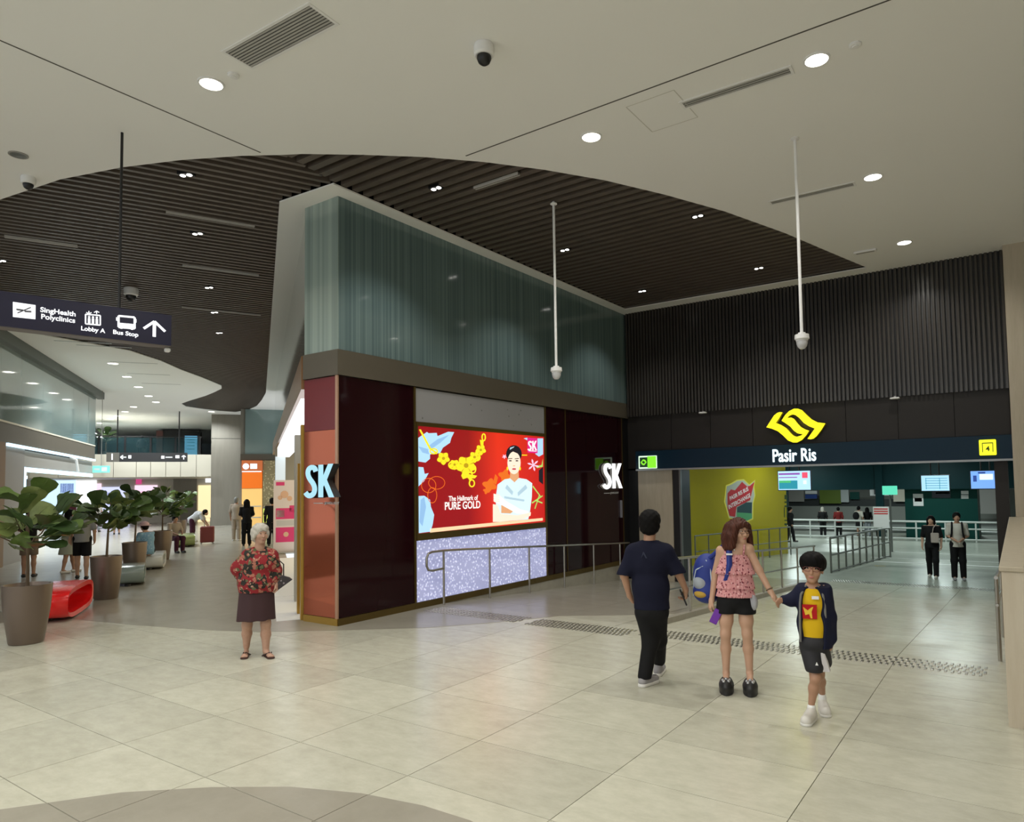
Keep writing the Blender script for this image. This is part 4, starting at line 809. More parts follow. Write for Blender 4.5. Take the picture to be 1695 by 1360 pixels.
# right-hand wall (jewellery shop's long front, then neighbours)
rw = kstruct('wall_corridor_right', kb_(11.6, 33.0, 1.5, 1.8, -0.1, 6.42), M_GREY)
for a, b in ((11.35, 15.0), (15.01, 18.6), (18.61, 22.2), (22.21, 26.0), (26.01, 29.6), (29.61, 33.0)):
    kobj('glass_panel', kb_(a, b, 0.70, 0.75, 4.07, 6.40), M_TEALL, rw)
kobj('fascia', kb_(11.3, 33, 0.62, 1.5, 3.55, 4.07), M_REFLBROWN, rw)
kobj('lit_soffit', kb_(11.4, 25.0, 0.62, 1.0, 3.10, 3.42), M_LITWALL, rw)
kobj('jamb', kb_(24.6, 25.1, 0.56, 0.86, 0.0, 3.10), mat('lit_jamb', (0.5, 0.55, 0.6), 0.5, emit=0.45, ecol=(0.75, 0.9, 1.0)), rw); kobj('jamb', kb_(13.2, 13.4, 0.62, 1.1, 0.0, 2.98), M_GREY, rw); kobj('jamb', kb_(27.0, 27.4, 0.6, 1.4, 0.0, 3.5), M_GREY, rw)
kobj('gold_frame', kb_(11.9, 12.1, 0.60, 0.76, 0.0, 2.42), M_GOLD, rw); kobj('gold_frame', kb_(11.32, 11.5, 0.62, 0.9, 0.0, 3.0), M_GOLD, rw)
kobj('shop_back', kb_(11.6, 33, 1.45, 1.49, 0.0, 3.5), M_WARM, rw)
for k in range(5): kobj('shelf', kb_(13.6, 17.6, 1.2, 1.45, 0.5 + 0.5 * k, 0.53 + 0.5 * k), M_GREY, rw)
for k in range(4): kobj('white_floor_tile', kb_(11.4 + 2.6 * k, 13.97 + 2.6 * k, 0.28, 1.05, 0.0, 0.006), M_PAPER, rw)
# banner
bn = kthing('banner_stand', 'pink and white roll-up banner standing outside the jewellery shop', 'banner', 23.3, 0.84, 0, extra=0.0)
q = on_s(454, 803, 23.35); bw = 0.37
obj('sheet', MB().box(-0.01, 0.01, -bw, bw, 0.06, 2.30), mat('banner_paper', (0.74, 0.66, 0.68), 0.5), bn)
obj('base', MB().bbox(-0.12, 0.12, -bw - 0.02, bw + 0.02, 0, 0.06, 0.01), M_STEEL, bn)
M_BPK = mat('banner_magenta', (0.70, 0.04, 0.20), 0.5)
for (y0, y1, z0, z1, m) in ((0.05, 0.30, 2.13, 2.24, M_BPK), (-0.30, 0.30, 1.08, 1.42, M_BPK), (-0.30, 0.30, 0.36, 0.82, M_BPK), (-0.28, 0.28, 0.87, 1.04, mat('banner_grey', (0.55, 0.55, 0.57), 0.5)), (0.05, 0.28, 1.14, 1.36, M_PAPER), (-0.32, -0.1, 1.3, 1.5, M_BPK)):
    obj('print', MB().box(-0.014, -0.011, y0, y1, z0, z1), m, bn)
for k, (y, z, r) in enumerate(((0.05, 1.85, 0.12), (-0.1, 1.72, 0.08), (0.18, 1.75, 0.07), (0.0, 0.6, 0.08))): obj('print', MB().tube([(-0.016, y, z), (-0.012, y, z)], r, 10), mat('banner_peach', (0.72, 0.45, 0.32), 0.5), bn)
# facing shops at the corridor's bend
fs = kstruct('wall_corridor_bend', kb_(40.9, 41.2, -0.85, 2.5, 0, 6.42), M_GREYCOL)
kobj('glass_panel', kb_(40.8, 40.9, -0.62, 1.6, 3.95, 6.40), M_TEALL, fs); kobj('fascia', kb_(40.7, 40.9, -0.85, 1.8, 3.62, 3.95), M_BAND, fs)
os_ = kthing('orange_shop', 'orange shop front with a small lit white sign at the corridor bend', 'shop', 40.6, -0.40)
obj('panel', MB().box(0, 0.2, -0.65, 0.36, 2.1, 3.0), M_ORANGE, os_); obj('sign_box', MB().box(-0.1, 0.2, -0.66, 0.38, 3.02, 3.6), mat('sign_orange_brown', (0.45, 0.12, 0.04), 0.5, emit=0.3, ecol=(0.8, 0.2, 0.05)), os_)
obj('sign_mark', MB().tube([(-0.13, 0.17, 3.28), (-0.1, 0.17, 3.28)], 0.16, 12), M_LED, os_); obj('sign_mark', MB().box(-0.13, -0.1, -0.38, -0.05, 3.15, 3.42), M_LED, os_)
obj('opening', MB().box(0.05, 0.2, -0.65, 0.36, 0.0, 2.08), M_WARM2, os_); obj('shelf', MB().box(-0.1, 0.1, -0.6, 0.3, 0.5, 0.56), M_CREAM, os_); obj('shelf', MB().box(-0.1, 0.1, -0.6, 0.3, 1.1, 1.16), M_CREAM, os_); obj('light_line', MB().box(-0.12, -0.05, -0.6, 0.36, 2.98, 3.02), M_LED, os_)
ms = kthing('mesh_screen', 'gold metal mesh wall panel right of the orange shop', 'screen panel', 40.6, 0.55)
M_MESH = cells_mat('gold_mesh', (0.30, 0.24, 0.12), [((0.62, 0.52, 0.30), 0.32)], 9.0, rough=0.4)
obj('mesh', MB().box(0, 0.1, -0.65, 0.27, 1.1, 3.6), M_MESH, ms); obj('counter', MB().box(-0.2, 0.1, -0.65, 0.27, 0.0, 1.1), M_GREYCOL, ms); obj('poster', MB().box(-0.23, -0.2, -0.1, 0.25, 0.25, 1.0), emi('lime_poster', (0.75, 0.85, 0.15), 0.7), ms)
# big column, bridge and far shops
cl = kstruct('wall_column', kb_(44.0, 45.6, -2.45, -0.88, 0, 6.42), M_GREYCOL)
kobj('joint', kb_(43.985, 44.0, -2.45, -0.88, 5.0, 5.02), M_SEAM, cl); kobj('dark_edge', kb_(43.9, 45.6, -0.88, -0.62, 2.6, 6.42), M_PANELDK, cl)
br = kstruct('wall_bridge', kb_(44.75, 50, -14, -2.46, 2.86, 4.05), M_CREAM)
vs_ = [-14, -12.6, -11.2, -9.9, -8.65, -7.35, -6.25, -5.55, -4.8, -4.05, -3.25, -2.47]
for a, b in zip(vs_[:-1], vs_[1:]): kobj('fascia_panel', kb_(44.6, 44.75, a + 0.012, b - 0.012, 2.83, 4.10), M_CREAM, br)
for k, vv in enumerate((-7.6, -6.9, -5.2)): kobj('soffit_light', kb_(45.2, 45.35, vv, vv + 0.3, 2.84, 2.86), M_LED, br)
bal = kthing('glass_balustrade', 'glass balustrade with dark posts on the upper bridge', 'balustrade', 44.9, -5.5, 4.1)
M_GLASS = mat('smoked_glass', (0.02, 0.045, 0.05), 0.05, alpha=0.45)
for k in range(5): obj('post', MB().box(-0.04, 0.04, -2.4 + 1.25 * k - 0.05, -2.4 + 1.25 * k + 0.05, 0, 1.05), M_BLACK, bal); obj('pane', MB().box(-0.01, 0.01, -2.35 + 1.25 * k, -1.2 + 1.25 * k, 0.02, 0.98), M_GLASS, bal)
obj('handrail', MB().box(-0.05, 0.05, -2.5, 3.9, 1.0, 1.06), M_BLACK, bal)
kstruct('floor_upper', kb_(50, 75, -20, 6, 3.9, 4.05), M_STATION); kstruct('wall_upper_back', kb_(72, 72.2, -24, 8, 4.0, 6.5), mat('pale_blue_upper_wall', (0.20, 0.25, 0.27), 0.5))
kstruct('wall_upper_right', kb_(46, 72, -0.88, -0.7, 4.0, 6.5), M_GREY)
dk = kthing('upper_kiosk', 'dark shop unit on the upper floor left of the column', 'kiosk', 55, -5.4, 4.05)
obj('body', MB().box(0, 2, -1.6, 0.7, 0, 2.3), M_BLACK, dk); obj('shelf', MB().box(-0.1, 0, -1.5, 0.2, 0.4, 1.6), M_PANELDK, dk); obj('side', MB().box(-0.2, 1.5, 0.7, 1.1, 0, 2.2), mat('dull_red_side', (0.12, 0.04, 0.035), 0.6), dk)
bs = kthing('upper_screen', 'glowing sky blue display panel on the upper floor beside the column', 'screen', 46.0, -3.65, 4.12); obj('display', MB().box(0, 0.06, -0.33, 0.33, 0.0, 1.15), emi('sky_display', (0.18, 0.62, 0.92), 1.0), bs); obj('casing', MB().box(0.06, 0.14, -0.40, 0.40, -0.02, 1.2), M_NAVY, bs)
for z in (0.35, 0.55, 0.75, 0.9): obj('text_row', MB().box(-0.005, 0, -0.2, 0.2, z, z + 0.04), E_TEAL, bs)
kstruct('ceiling_bridge', kb_(44.75, 52, -14, 3, 2.80, 2.86), M_CREAM)
bk = kstruct('wall_far_shops', kb_(50.5, 50.8, -16, 3, 0, 2.9), mat('far_shop_wall', (0.55, 0.52, 0.46), 0.6))
def farp(nm_, x0, x1, y0, y1, m, d=50.4): (a, z1), (b, z0) = on_s(x0, y0, d), on_s(x1, y1, d); return kobj(nm_, kb_(d, d + 0.1, min(a, b), max(a, b), max(0, z0), z1), m, bk)
farp('display', 168, 214, 806, 872, M_VIOLET); farp('display_frame', 160, 166, 800, 880, M_PINKLIT); farp('display', 223, 260, 803, 832, M_PINKLIT); farp('small_sign', 225, 234, 791, 801, M_MAGENTA)
farp('display_print', 232, 244, 813, 822, M_MAGENTA); farp('dark_print', 178, 200, 815, 835, E_NAVY); farp('taupe_wall', 287, 325, 792, 880, M_GREYCOL); farp('warm_front', 328, 378, 803, 882, M_WARM); farp('warm_poster', 357, 370, 806, 850, M_CREAM, 50.3); farp('coral_print', 358, 369, 806, 816, emi('coral_print', (0.9, 0.35, 0.25), 0.6), 50.25); farp('warm_sign', 340, 362, 788, 798, M_LITWALL, 49.8); farp('blue_front', 376, 400, 803, 870, M_COOL, 50.2)
farp('cool_front', 60, 125, 795, 850, M_COOL); farp('print', 100, 122, 800, 815, E_NAVY); farp('print', 112, 126, 816, 845, mat('maroon_print', (0.2, 0.04, 0.06), 0.6), 50.3); farp('cool_front', 126, 158, 795, 880, M_LITWALL)
# left-hand wall with its lit shop
lw = kstruct('wall_corridor_left', kb_(14, 34.75, -7.0, -6.5, 3.42, 6.42), M_GREY)
for a, b in ((14, 19), (19.01, 23.0), (23.01, 27.0), (27.01, 31.0), (31.01, 34.75)): kobj('glass_panel', kb_(a, b, -6.5, -6.45, 4.0, 6.10), M_TEALL, lw)
kobj('fascia', kb_(14, 34.75, -6.5, -6.42, 3.42, 4.0), M_BAND, lw); kobj('head_trim', kb_(14, 35.6, -6.5, -6.25, 6.10, 6.40), mat('dark_green_grey_trim', (0.05, 0.065, 0.055), 0.4), lw); kobj('fascia_line', kb_(14, 34.75, -6.43, -6.40, 3.97, 4.02), M_CREAM, lw)
kobj('led_line', kb_(23.5, 34.75, -6.46, -6.38, 3.34, 3.42), M_LED, lw)
kobj('end_face', kb_(34.75, 34.95, -14, -6.45, 3.42, 6.42), M_TEALL, lw)
kstruct('wall_left_pier', kb_(14, 25.3, -7.0, -6.47, 0, 3.42), mat('grey_pier', (0.27, 0.26, 0.25), 0.5)); kstruct('trim_8', kb_(21.5, 23.35, -6.5, -6.40, 0, 3.42), mat('brown_timber_pier', (0.20, 0.12, 0.06), 0.5))
ls = kthing('lit_shop', 'white shop front outlined with cool light strips behind the potted figs', 'shop', 25.3, -6.5)
obj('header', MB().box(0, 9.4, 0.0, 0.3, 2.75, 3.3), M_GREY, ls); obj('light_frame', MB().box(0.0, 9.4, -0.03, 0.0, 2.66, 2.80), M_LED, ls); obj('light_frame', MB().box(0.0, 0.22, -0.03, 0.02, 0.0, 2.8), M_LED, ls)
obj('arm', MB().tube([(5.5, -0.02, 3.34), (5.6, -0.2, 3.25), (5.7, -0.25, 2.8)], 0.05, 8), M_PAPER, ls)
obj('back_wall', MB().box(0, 9.4, 3.4, 3.5, 0, 3.3), M_LITWALL, ls); obj('inner_light', MB().box(1.2, 6.0, 1.4, 1.55, 2.55, 2.66), M_LED, ls); obj('blue_panel', MB().box(0.4, 1.8, 2.6, 2.8, 1.6, 2.5), E_TEAL, ls)
obj('soffit', MB().box(0, 9.4, 0.3, 3.5, 3.25, 3.3), M_PAPER, ls); obj('display_table', MB().bbox(2.0, 4.2, 1.2, 2.2, 0, 0.8, 0.02), M_PAPER, ls); obj('display_table', MB().bbox(5.6, 7.6, 1.2, 2.2, 0, 0.8, 0.02), M_PAPER, ls)
kstruct('wall_left_far', kb_(35, 35.2, -20, -10, 0, 6.4), M_GREY)
for s_, vv in ((28, -7.6), (32, -7.6)): 
    t = kthing('shop_downlight', ('nearer' if s_ < 30 else 'farther') + ' cool ceiling light inside the lit white shop', 'light', s_, vv, 3.25, 'lights inside the lit shop'); obj('lens', MB().tube([(0, 0, 0), (0, 0, -0.02)], 0.15, 16), M_LED, t); obj('rim', MB().lathe([(0.18, 0.0), (0.18, -0.012), (0.15, -0.012)], 16, cap=False), M_PAPER, t)
    lamp('shop_lamp', (0, 0, -0.1), 600, t, (0.85, 0.93, 1.0), 150, 0.8, 0.15)
ORD = ['first', 'second', 'third', 'fourth', 'fifth', 'sixth', 'seventh', 'eighth', 'ninth', 'tenth', 'eleventh']
# corridor downlights in the white ceiling
for i, (px, py) in enumerate(((187, 601), (210, 623), (229, 640), (246, 655), (258, 665), (221, 673), (207, 681), (194, 688), (183, 693), (165, 700), (350, 681))):
    P = on_z(px, py, ZC); t = downlight((P[0], P[1]), 750, ORD[i] + ' round downlight along the white corridor ceiling, counted from the hanging sign', 0.16, 'downlights along the corridor ceiling', (0.90, 0.97, 1.0))
for i, (px, py) in enumerate(((105, 578), (140, 585), (190, 612), (214, 631), (235, 647))):
    P = on_z(px + 32, py - 12, ZC); t = kthing('slot_vent', ORD[i] + ' thin dark slot vent down the corridor ceiling from the hanging sign', 'air vent', *(P[:2] @ CD, P[:2] @ CN), ZC, 'slot vents of the corridor ceiling', math.pi / 2)
    obj('slot', MB().box(-0.7, 0.7, -0.03, 0.03, -0.004, 0.0), M_STEELDK, t); obj('rim', MB().box(-0.72, 0.72, -0.05, 0.05, -0.002, 0.0), M_PAPER, t)
# second hanging sign
A, B = on_z(201, 678, ZC), on_z(294, 685, ZC)
s2 = A[:2] @ CD; v_a, v_b = on_s(176, 755, s2)[0], on_s(310, 755, s2)[0]; zt, zb = on_s(240, 749, s2)[1], on_s(240, 764, s2)[1]
h2 = kthing('direction_sign', 'long dark hanging sign with number 1 and arrows far down the corridor', 'sign', s2, (v_a + v_b) / 2, (zt + zb) / 2)
hw, hh = (v_b - v_a) / 2, (zt - zb) / 2
obj('body', MB().box(0, 0.2, -hw, hw, -hh, hh), mat('sign_dark_grey', (0.035, 0.034, 0.036), 0.4), h2); obj('number_plate', MB().box(-0.01, 0, hw - 2 * hw * 0.155, hw, -hh, hh), mat('sign_taupe', (0.15, 0.14, 0.12), 0.5), h2)
for yy in (0.75 * hw, -0.78 * hw): obj('hanger', MB().tube([(0.1, yy, hh), (0.1, yy, ZC - (zt + zb) / 2)], 0.03, 6), M_BLACK, h2)
text('1', 0.46, M_SIGNWHITE, h2, (-0.03, hw * 0.86, 0), -math.pi / 2, extrude=0.004, offset=0.008)
def h2bar(a, b, w): 
    a, b = np.array(a), np.array(b); d = (b - a) / np.linalg.norm(b - a); n_ = np.array((-d[1], d[0])) * w / 2
    obj('symbol', MB().plate([(-0.012, q[0], q[1]) for q in (a - n_, b - n_, b + n_, a + n_)], (-1, 0, 0), 0.006), M_SIGNWHITE, h2)
h2bar((0.66 * hw, 0), (0.52 * hw, 0), 0.05); h2bar((0.66 * hw, 0), (0.60 * hw, 0.1), 0.05); h2bar((0.66 * hw, 0), (0.60 * hw, -0.1), 0.05)
h2bar((0.47 * hw, 0.02), (0.40 * hw, 0.02), 0.17); h2bar((-0.34 * hw, 0), (-0.42 * hw, 0), 0.16); h2bar((-0.45 * hw, 0), (-0.62 * hw, 0), 0.05); h2bar((-0.70 * hw, 0.03), (-0.80 * hw, 0.03), 0.16); h2bar((-0.91 * hw, 0.1), (-0.91 * hw, -0.12), 0.05); h2bar((-0.91 * hw, 0.1), (-0.86 * hw, 0.02), 0.05); h2bar((-0.91 * hw, 0.1), (-0.96 * hw, 0.02), 0.05)
g2 = kthing('exit_sign', 'small lit green exit sign at the end of the left shop wall', 'sign', 34.9, -6.2, 3.0); q = MB().bbox(-0.03, 0.03, -0.32, 0.32, -0.15, 0.15, 0.01); obj('sign_box', q, emi('pale_exit_green', (0.25, 0.80, 0.70), 0.8), g2); obj('rod', MB().tube([(0, 0.0, 0.15), (0, 0, 3.4)], 0.012, 6), M_STEEL, g2)
obj('arrow', MB().box(-0.034, -0.03, 0.05, 0.25, -0.03, 0.03), M_PAPER, g2); obj('figure', MB().box(-0.034, -0.03, -0.22, -0.02, -0.09, 0.09), M_PAPER, g2)
# ================================================================== potted fiddle-leaf figs and benches
def leaf_mesh(seed):
    rnd = random.Random(seed); prof = [(0.0, 0.012), (0.12, 0.16), (0.3, 0.20), (0.5, 0.27), (0.7, 0.37), (0.86, 0.36), (0.96, 0.22), (1.0, 0.02)]
    q = MB(); n = len(prof); vs = []
    for t, w in prof:
        z = -0.10 * t * t + 0.05 * t; wav = 0.03 * math.sin(7 * t + seed)
        vs += [(t, -w, z + 0.07 * w * 2 + wav), (t, -w * 0.5, z + 0.03), (t, 0, z), (t, w * 0.5, z + 0.03), (t, w, z + 0.07 * w * 2 - wav)]
    fs = [(i * 5 + j, (i + 1) * 5 + j, (i + 1) * 5 + j + 1, i * 5 + j + 1) for i in range(n - 1) for j in range(4)]
    q.add(vs, fs); q.tube([(-0.18, 0, 0.01), (0, 0, 0.0), (0.5, 0, 0.022), (0.95, 0, -0.045)], [0.016, 0.018, 0.010, 0.004], 5)
    return q
M_LEAF = [mat('fig_leaf_%d' % k, c, 0.38, noise=(4, tuple(x * 1.5 for x in c), 0.2, (1, 1, 1))) for k, c in enumerate(((0.055, 0.095, 0.022), (0.085, 0.135, 0.032), (0.032, 0.062, 0.018), (0.14, 0.18, 0.055)))]
LEAVES = [mesh_of('leaf', leaf_mesh(k), M_LEAF[k % 4], True) for k in range(8)]
M_POT = mat('bronze_planter', (0.17, 0.13, 0.105), 0.36, metal=0.6); M_SOIL = mat('planter_soil', (0.03, 0.022, 0.015), 0.95); M_BARK = mat('fig_bark', (0.12, 0.085, 0.055), 0.8)
def plant(loc, label, h_pot, r_top, r_bot, leaves, seed, trunk_h=0.85, spread=0.62, crown=0.85, leaf_len=0.36):
    rnd = random.Random(seed); t = thing('potted_fig', label, 'plant', loc)
    ob = obj('pot', MB().lathe([(r_bot * 0.95, 0.0), (r_bot, 0.02), (r_top * 0.93, h_pot * 0.6), (r_top, h_pot), (r_top - 0.02, h_pot), (r_top - 0.04, h_pot - 0.06)], 36), M_POT, t, True, 40)
    obj('soil', MB().lathe([(r_top - 0.03, h_pot - 0.05), (0.001, h_pot - 0.045)], 24), M_SOIL, t)
    zt = h_pot + trunk_h; lean = (rnd.uniform(-.05, .05), rnd.uniform(-.05, .05))
    obj('trunk', MB().tube([(0, 0, h_pot - 0.08), (lean[0] * 0.5, lean[1] * 0.5, h_pot + trunk_h * 0.5), (lean[0], lean[1], zt), (lean[0] * 2, lean[1] * 2, zt + crown * 0.55)], [0.024, 0.020, 0.017, 0.008], 7), M_BARK, t, True)
    tips = [(lean[0] * 2, lean[1] * 2, zt + crown * 0.45)]
    nb_r = 6
    for k in range(nb_r):
        a = k * 2 * math.pi / nb_r + rnd.uniform(-.4, .4); z0 = zt - 0.18 * trunk_h + 0.1 * k * crown / nb_r; rr = spread * rnd.uniform(0.35, 0.62); z1 = zt + crown * (0.05 + 0.5 * ((k * 3) % nb_r) / nb_r)
        mid = (rr * 0.55 * math.cos(a), rr * 0.55 * math.sin(a), (z0 + z1) / 2 - 0.04); end = (rr * math.cos(a), rr * math.sin(a), z1)
        obj('branch', MB().tube([(lean[0], lean[1], z0), mid, end], [0.013, 0.010, 0.006], 6), M_BARK, t, True); tips += [end, mid]
    for k in range(leaves):
        p = tips[k % len(tips)]; a = rnd.uniform(0, 2 * math.pi); el = rnd.uniform(-0.15, 0.85) + 0.8 * max(0.0, (p[2] - zt) / crown); L = leaf_len * rnd.uniform(0.7, 1.15)
        if (p[0] ** 2 + p[1] ** 2) > 0.02: a = math.atan2(p[1], p[0]) + rnd.uniform(-1.5, 1.5)
        st = (p[0] + rnd.uniform(-.06, .06), p[1] + rnd.uniform(-.06, .06), p[2] + rnd.uniform(-.07, .13))
        o = bpy.data.objects.new('leaf', LEAVES[rnd.randrange(8)]); COL.objects.link(o); o.parent = t; o.location = (st[0] + 0.18 * L * math.cos(a), st[1] + 0.18 * L * math.sin(a), st[2]); o.rotation_euler = (rnd.uniform(-.9, .9), -el, a); o.scale = (L, L, L)
    return t
PL = [((43, 1068), 'nearest and largest potted fig in a bronze planter by the red bench', 0.78, 0.285, 0.20, 46, 3), ((175, 993), 'second potted fig in a bronze planter behind the red bench', 0.80, 0.265, 0.20, 56, 5), ((222, 958), 'third potted fig in a bronze planter left of the seated person in blue', 0.83, 0.26, 0.19, 56, 8), ((268, 927), 'fourth potted fig with dense dark leaves behind the seated person in blue', 0.85, 0.27, 0.19, 72, 11), ((297, 895), 'fifth and farthest potted fig near the bending shopper', 0.83, 0.27, 0.19, 46, 14)]
for (px, py), lb, hp, rt, rb, nl, sd in PL:
    P = on_z(px, py); back = P[:2] / np.linalg.norm(P[:2]) * rb; plant((P[0] + back[0], P[1] + back[1], 0.0035), lb, hp, rt, rb, nl, sd, {43: 0.62, 175: 0.62, 222: 0.66, 268: 0.5, 297: 0.6}[px], {43: 0.70, 175: 0.58, 222: 0.52, 268: 0.62, 297: 0.62}[px], {43: 0.95, 175: 0.70, 222: 0.66, 268: 1.15, 297: 0.8}[px], 0.38 if px < 100 else 0.35)
def bench(loc, rz, label, col, L=1.75, W=0.62, H=0.44):
    """moulded loop bench: a rounded tube of plastic, open at both ends"""
    t = thing('loop_bench', label, 'bench', loc, rz); m = mat('bench_' + label[:6], col, 0.25, coat=0.3)
    def ring(w, h0, h1, y):
        pts = []
        for k in range(28):
            a = k * 2 * math.pi / 28; ex = 0.55; c, s_ = math.cos(a), math.sin(a)
            pts.append((w * math.copysign(abs(c) ** ex, c), y, (h0 + h1) / 2 + (h1 - h0) / 2 * math.copysign(abs(s_) ** ex, s_)))
        return pts
    outer = [ring(L / 2 * k, 0.02 + 0.03 * (1 - k), H - 0.05 * (1 - k), y) for k, y in ((0.95, -W / 2), (0.99, -W / 2 + 0.06), (1.0, 0), (0.99, W / 2 - 0.06), (0.95, W / 2))]
    inner = [ring(L / 2 - 0.09, 0.09, H - 0.08, y) for y in (W / 2 - 0.01, 0, -W / 2 + 0.01)]
    obj('shell', MB().loft(outer + inner + [outer[0]], cap=False), m, t, True, 50)
    for x in (-0.55, 0.55): obj('foot', MB().tube([(x, 0, -0.002), (x, 0, 0.04)], 0.06, 10), M_BLACK, t)
    return t
bench((-13.18, 4.97, 0.0035), KROT, 'bright red moulded loop bench between the first two planters', (0.75, 0.012, 0.012), 1.9, 0.66, 0.50)
P = on_z(246, 942); bench((P[0] + 0.45 * CD[0], P[1] + 0.45 * CD[1], 0.0035), KROT + 0.05, 'pale grey moulded loop bench under the seated person in blue', (0.55, 0.57, 0.56), 1.5, 0.62, 0.41)
P = on_z(190, 975); bench((P[0] - 0.7, P[1] + 0.6, 0.0035), KROT + 0.1, 'grey green loop bench behind the second planter', (0.22, 0.27, 0.25), 1.2, 0.6, 0.42)
P = on_z(305, 905); bench((P[0] - 0.5, P[1] + 0.3, 0.0035), KROT + 0.1, 'olive green loop bench near the bending shopper', (0.22, 0.26, 0.08), 1.7, 0.6, 0.44)
# ================================================================== people: smooth solids grown over a posed skeleton
def A_(q): return np.array(q, np.float32)
class Solid:
    def __init__(s): s.p = []
    def cap(s, a, b, r1, r2=None, k=0.03, sq=None): s.p.append(('c', A_(a), A_(b), r1, r1 if r2 is None else r2, k, sq)); return s
    def ell(s, c, r, k=0.03, rot=None): s.p.append(('e', A_(c), A_(r), k, rot)); return s
    def fru(s, c0, r0, c1, r1, k=0.02):      # elliptical frustum between two level rings
        s.p.append(('f', A_(c0), A_(r0), A_(c1), A_(r1), k)); return s
    def cut(s, c, r, rot=None): s.p.append(('-', A_(c), A_(r), 0.01, rot)); return s
    def plane(s, p, n): s.p.append(('h', A_(p), A_(n) / np.linalg.norm(n))); return s
    def grow(s, o, d):                        # copy of another solid's pieces, inflated by d
        for q in o.p:
            if q[0] == 'c': s.p.append(('c', q[1], q[2], q[3] + d, q[4] + d, q[5], q[6]))
            elif q[0] == 'e': s.p.append(('e', q[1], q[2] + d, q[3], q[4]))
        return s
    def bounds(s):
        lo, hi = [], []
        for q in s.p:
            if q[0] == 'c': r = max(q[3], q[4]) * 1.05; lo.append(np.minimum(q[1], q[2]) - r); hi.append(np.maximum(q[1], q[2]) + r)
            elif q[0] == 'e': r = q[2].max() if q[4] is not None else q[2]; lo.append(q[1] - r); hi.append(q[1] + r)
            elif q[0] == 'f':
                r0 = A_((*q[2], 0)); r1 = A_((*q[4], 0)); lo.append(np.minimum(q[1] - r0, q[3] - r1)); hi.append(np.maximum(q[1] + r0, q[3] + r1))
        return np.min(lo, 0), np.max(hi, 0)
    def mesh(s, h, wave=None):
        lo, hi = s.bounds(); lo = lo - 3 * h; n = np.ceil((hi + 3 * h - lo) / h).astype(int) + 1
        ax = [lo[i] + h * np.arange(n[i], dtype=np.float32) for i in range(3)]; F = np.full(n, 1.0, np.float32)
        for q in s.p:
            t = q[0]
            if t == 'h':
                X, Y, Z = ax[0][:, None, None], ax[1][None, :, None], ax[2][None, None, :]
                F = np.maximum(F, (X - q[1][0]) * q[2][0] + (Y - q[1][1]) * q[2][1] + (Z - q[1][2]) * q[2][2]); continue
            if t == 'c': r = max(q[3], q[4]); k = q[5]; b0, b1 = np.minimum(q[1], q[2]) - r, np.maximum(q[1], q[2]) + r
            elif t in 'e-': k = q[3]; rm = q[2].max() if q[4] is not None else q[2]; b0, b1 = q[1] - rm, q[1] + rm
            else: k = q[5]; r0 = A_((*q[2], 0)); r1 = A_((*q[4], 0)); b0, b1 = np.minimum(q[1] - r0, q[3] - r1), np.maximum(q[1] + r0, q[3] + r1)
            m = k + 2.5 * h; i0 = np.clip(((b0 - m - lo) / h).astype(int), 0, n - 1); i1 = np.clip(((b1 + m - lo) / h).astype(int) + 2, 1, n)
            sl = tuple(slice(a, b) for a, b in zip(i0, i1)); X = ax[0][sl[0]][:, None, None]; Y = ax[1][sl[1]][None, :, None]; Z = ax[2][sl[2]][None, None, :]
            if t == 'c':
                a, ba = q[1], q[2] - q[1]; L2 = float(ba @ ba) + 1e-9
                tt = np.clip(((X - a[0]) * ba[0] + (Y - a[1]) * ba[1] + (Z - a[2]) * ba[2]) / L2, 0, 1)
                dx, dy, dz = X - a[0] - tt * ba[0], Y - a[1] - tt * ba[1], Z - a[2] - tt * ba[2]
                if q[6] is not None: dx, dy = dx / q[6][0], dy / q[6][1]
                d = np.sqrt(dx * dx + dy * dy + dz * dz) - (q[3] + (q[4] - q[3]) * tt)
            elif t in 'e-':
                dx, dy, dz = X - q[1][0], Y - q[1][1], Z - q[1][2]
                if q[4] is not None: R = q[4]; dx, dy, dz = (R[0][0] * dx + R[0][1] * dy + R[0][2] * dz, R[1][0] * dx + R[1][1] * dy + R[1][2] * dz, R[2][0] * dx + R[2][1] * dy + R[2][2] * dz)
                rr = q[2]; u = np.sqrt((dx / rr[0]) ** 2 + (dy / rr[1]) ** 2 + (dz / rr[2]) ** 2)
                g = np.sqrt((dx / rr[0] ** 2) ** 2 + (dy / rr[1] ** 2) ** 2 + (dz / rr[2] ** 2) ** 2) + 1e-6; d = u * (u - 1) / g
            else:
                z0, z1 = q[1][2], q[3][2]; w = np.clip((Z - z0) / (z1 - z0), 0, 1); cx = q[1][0] + (q[3][0] - q[1][0]) * w; cy = q[1][1] + (q[3][1] - q[1][1]) * w
                rx = q[2][0] + (q[4][0] - q[2][0]) * w; ry = q[2][1] + (q[4][1] - q[2][1]) * w
                d = (np.sqrt(((X - cx) / rx) ** 2 + ((Y - cy) / ry) ** 2) - 1) * np.minimum(rx, ry); d = np.maximum(d, np.maximum(min(z0, z1) - Z, Z - max(z0, z1)))
            f = F[sl]
            if t == '-': F[sl] = np.maximum(f, -d)
            else: hh = np.maximum(k - np.abs(f - d), 0) / k; F[sl] = np.minimum(f, d) - hh * hh * k * 0.25
        if wave is not None: F = F + wave(ax[0][:, None, None], ax[1][None, :, None], ax[2][None, None, :]).astype(np.float32)
        return nets(F, lo, h)
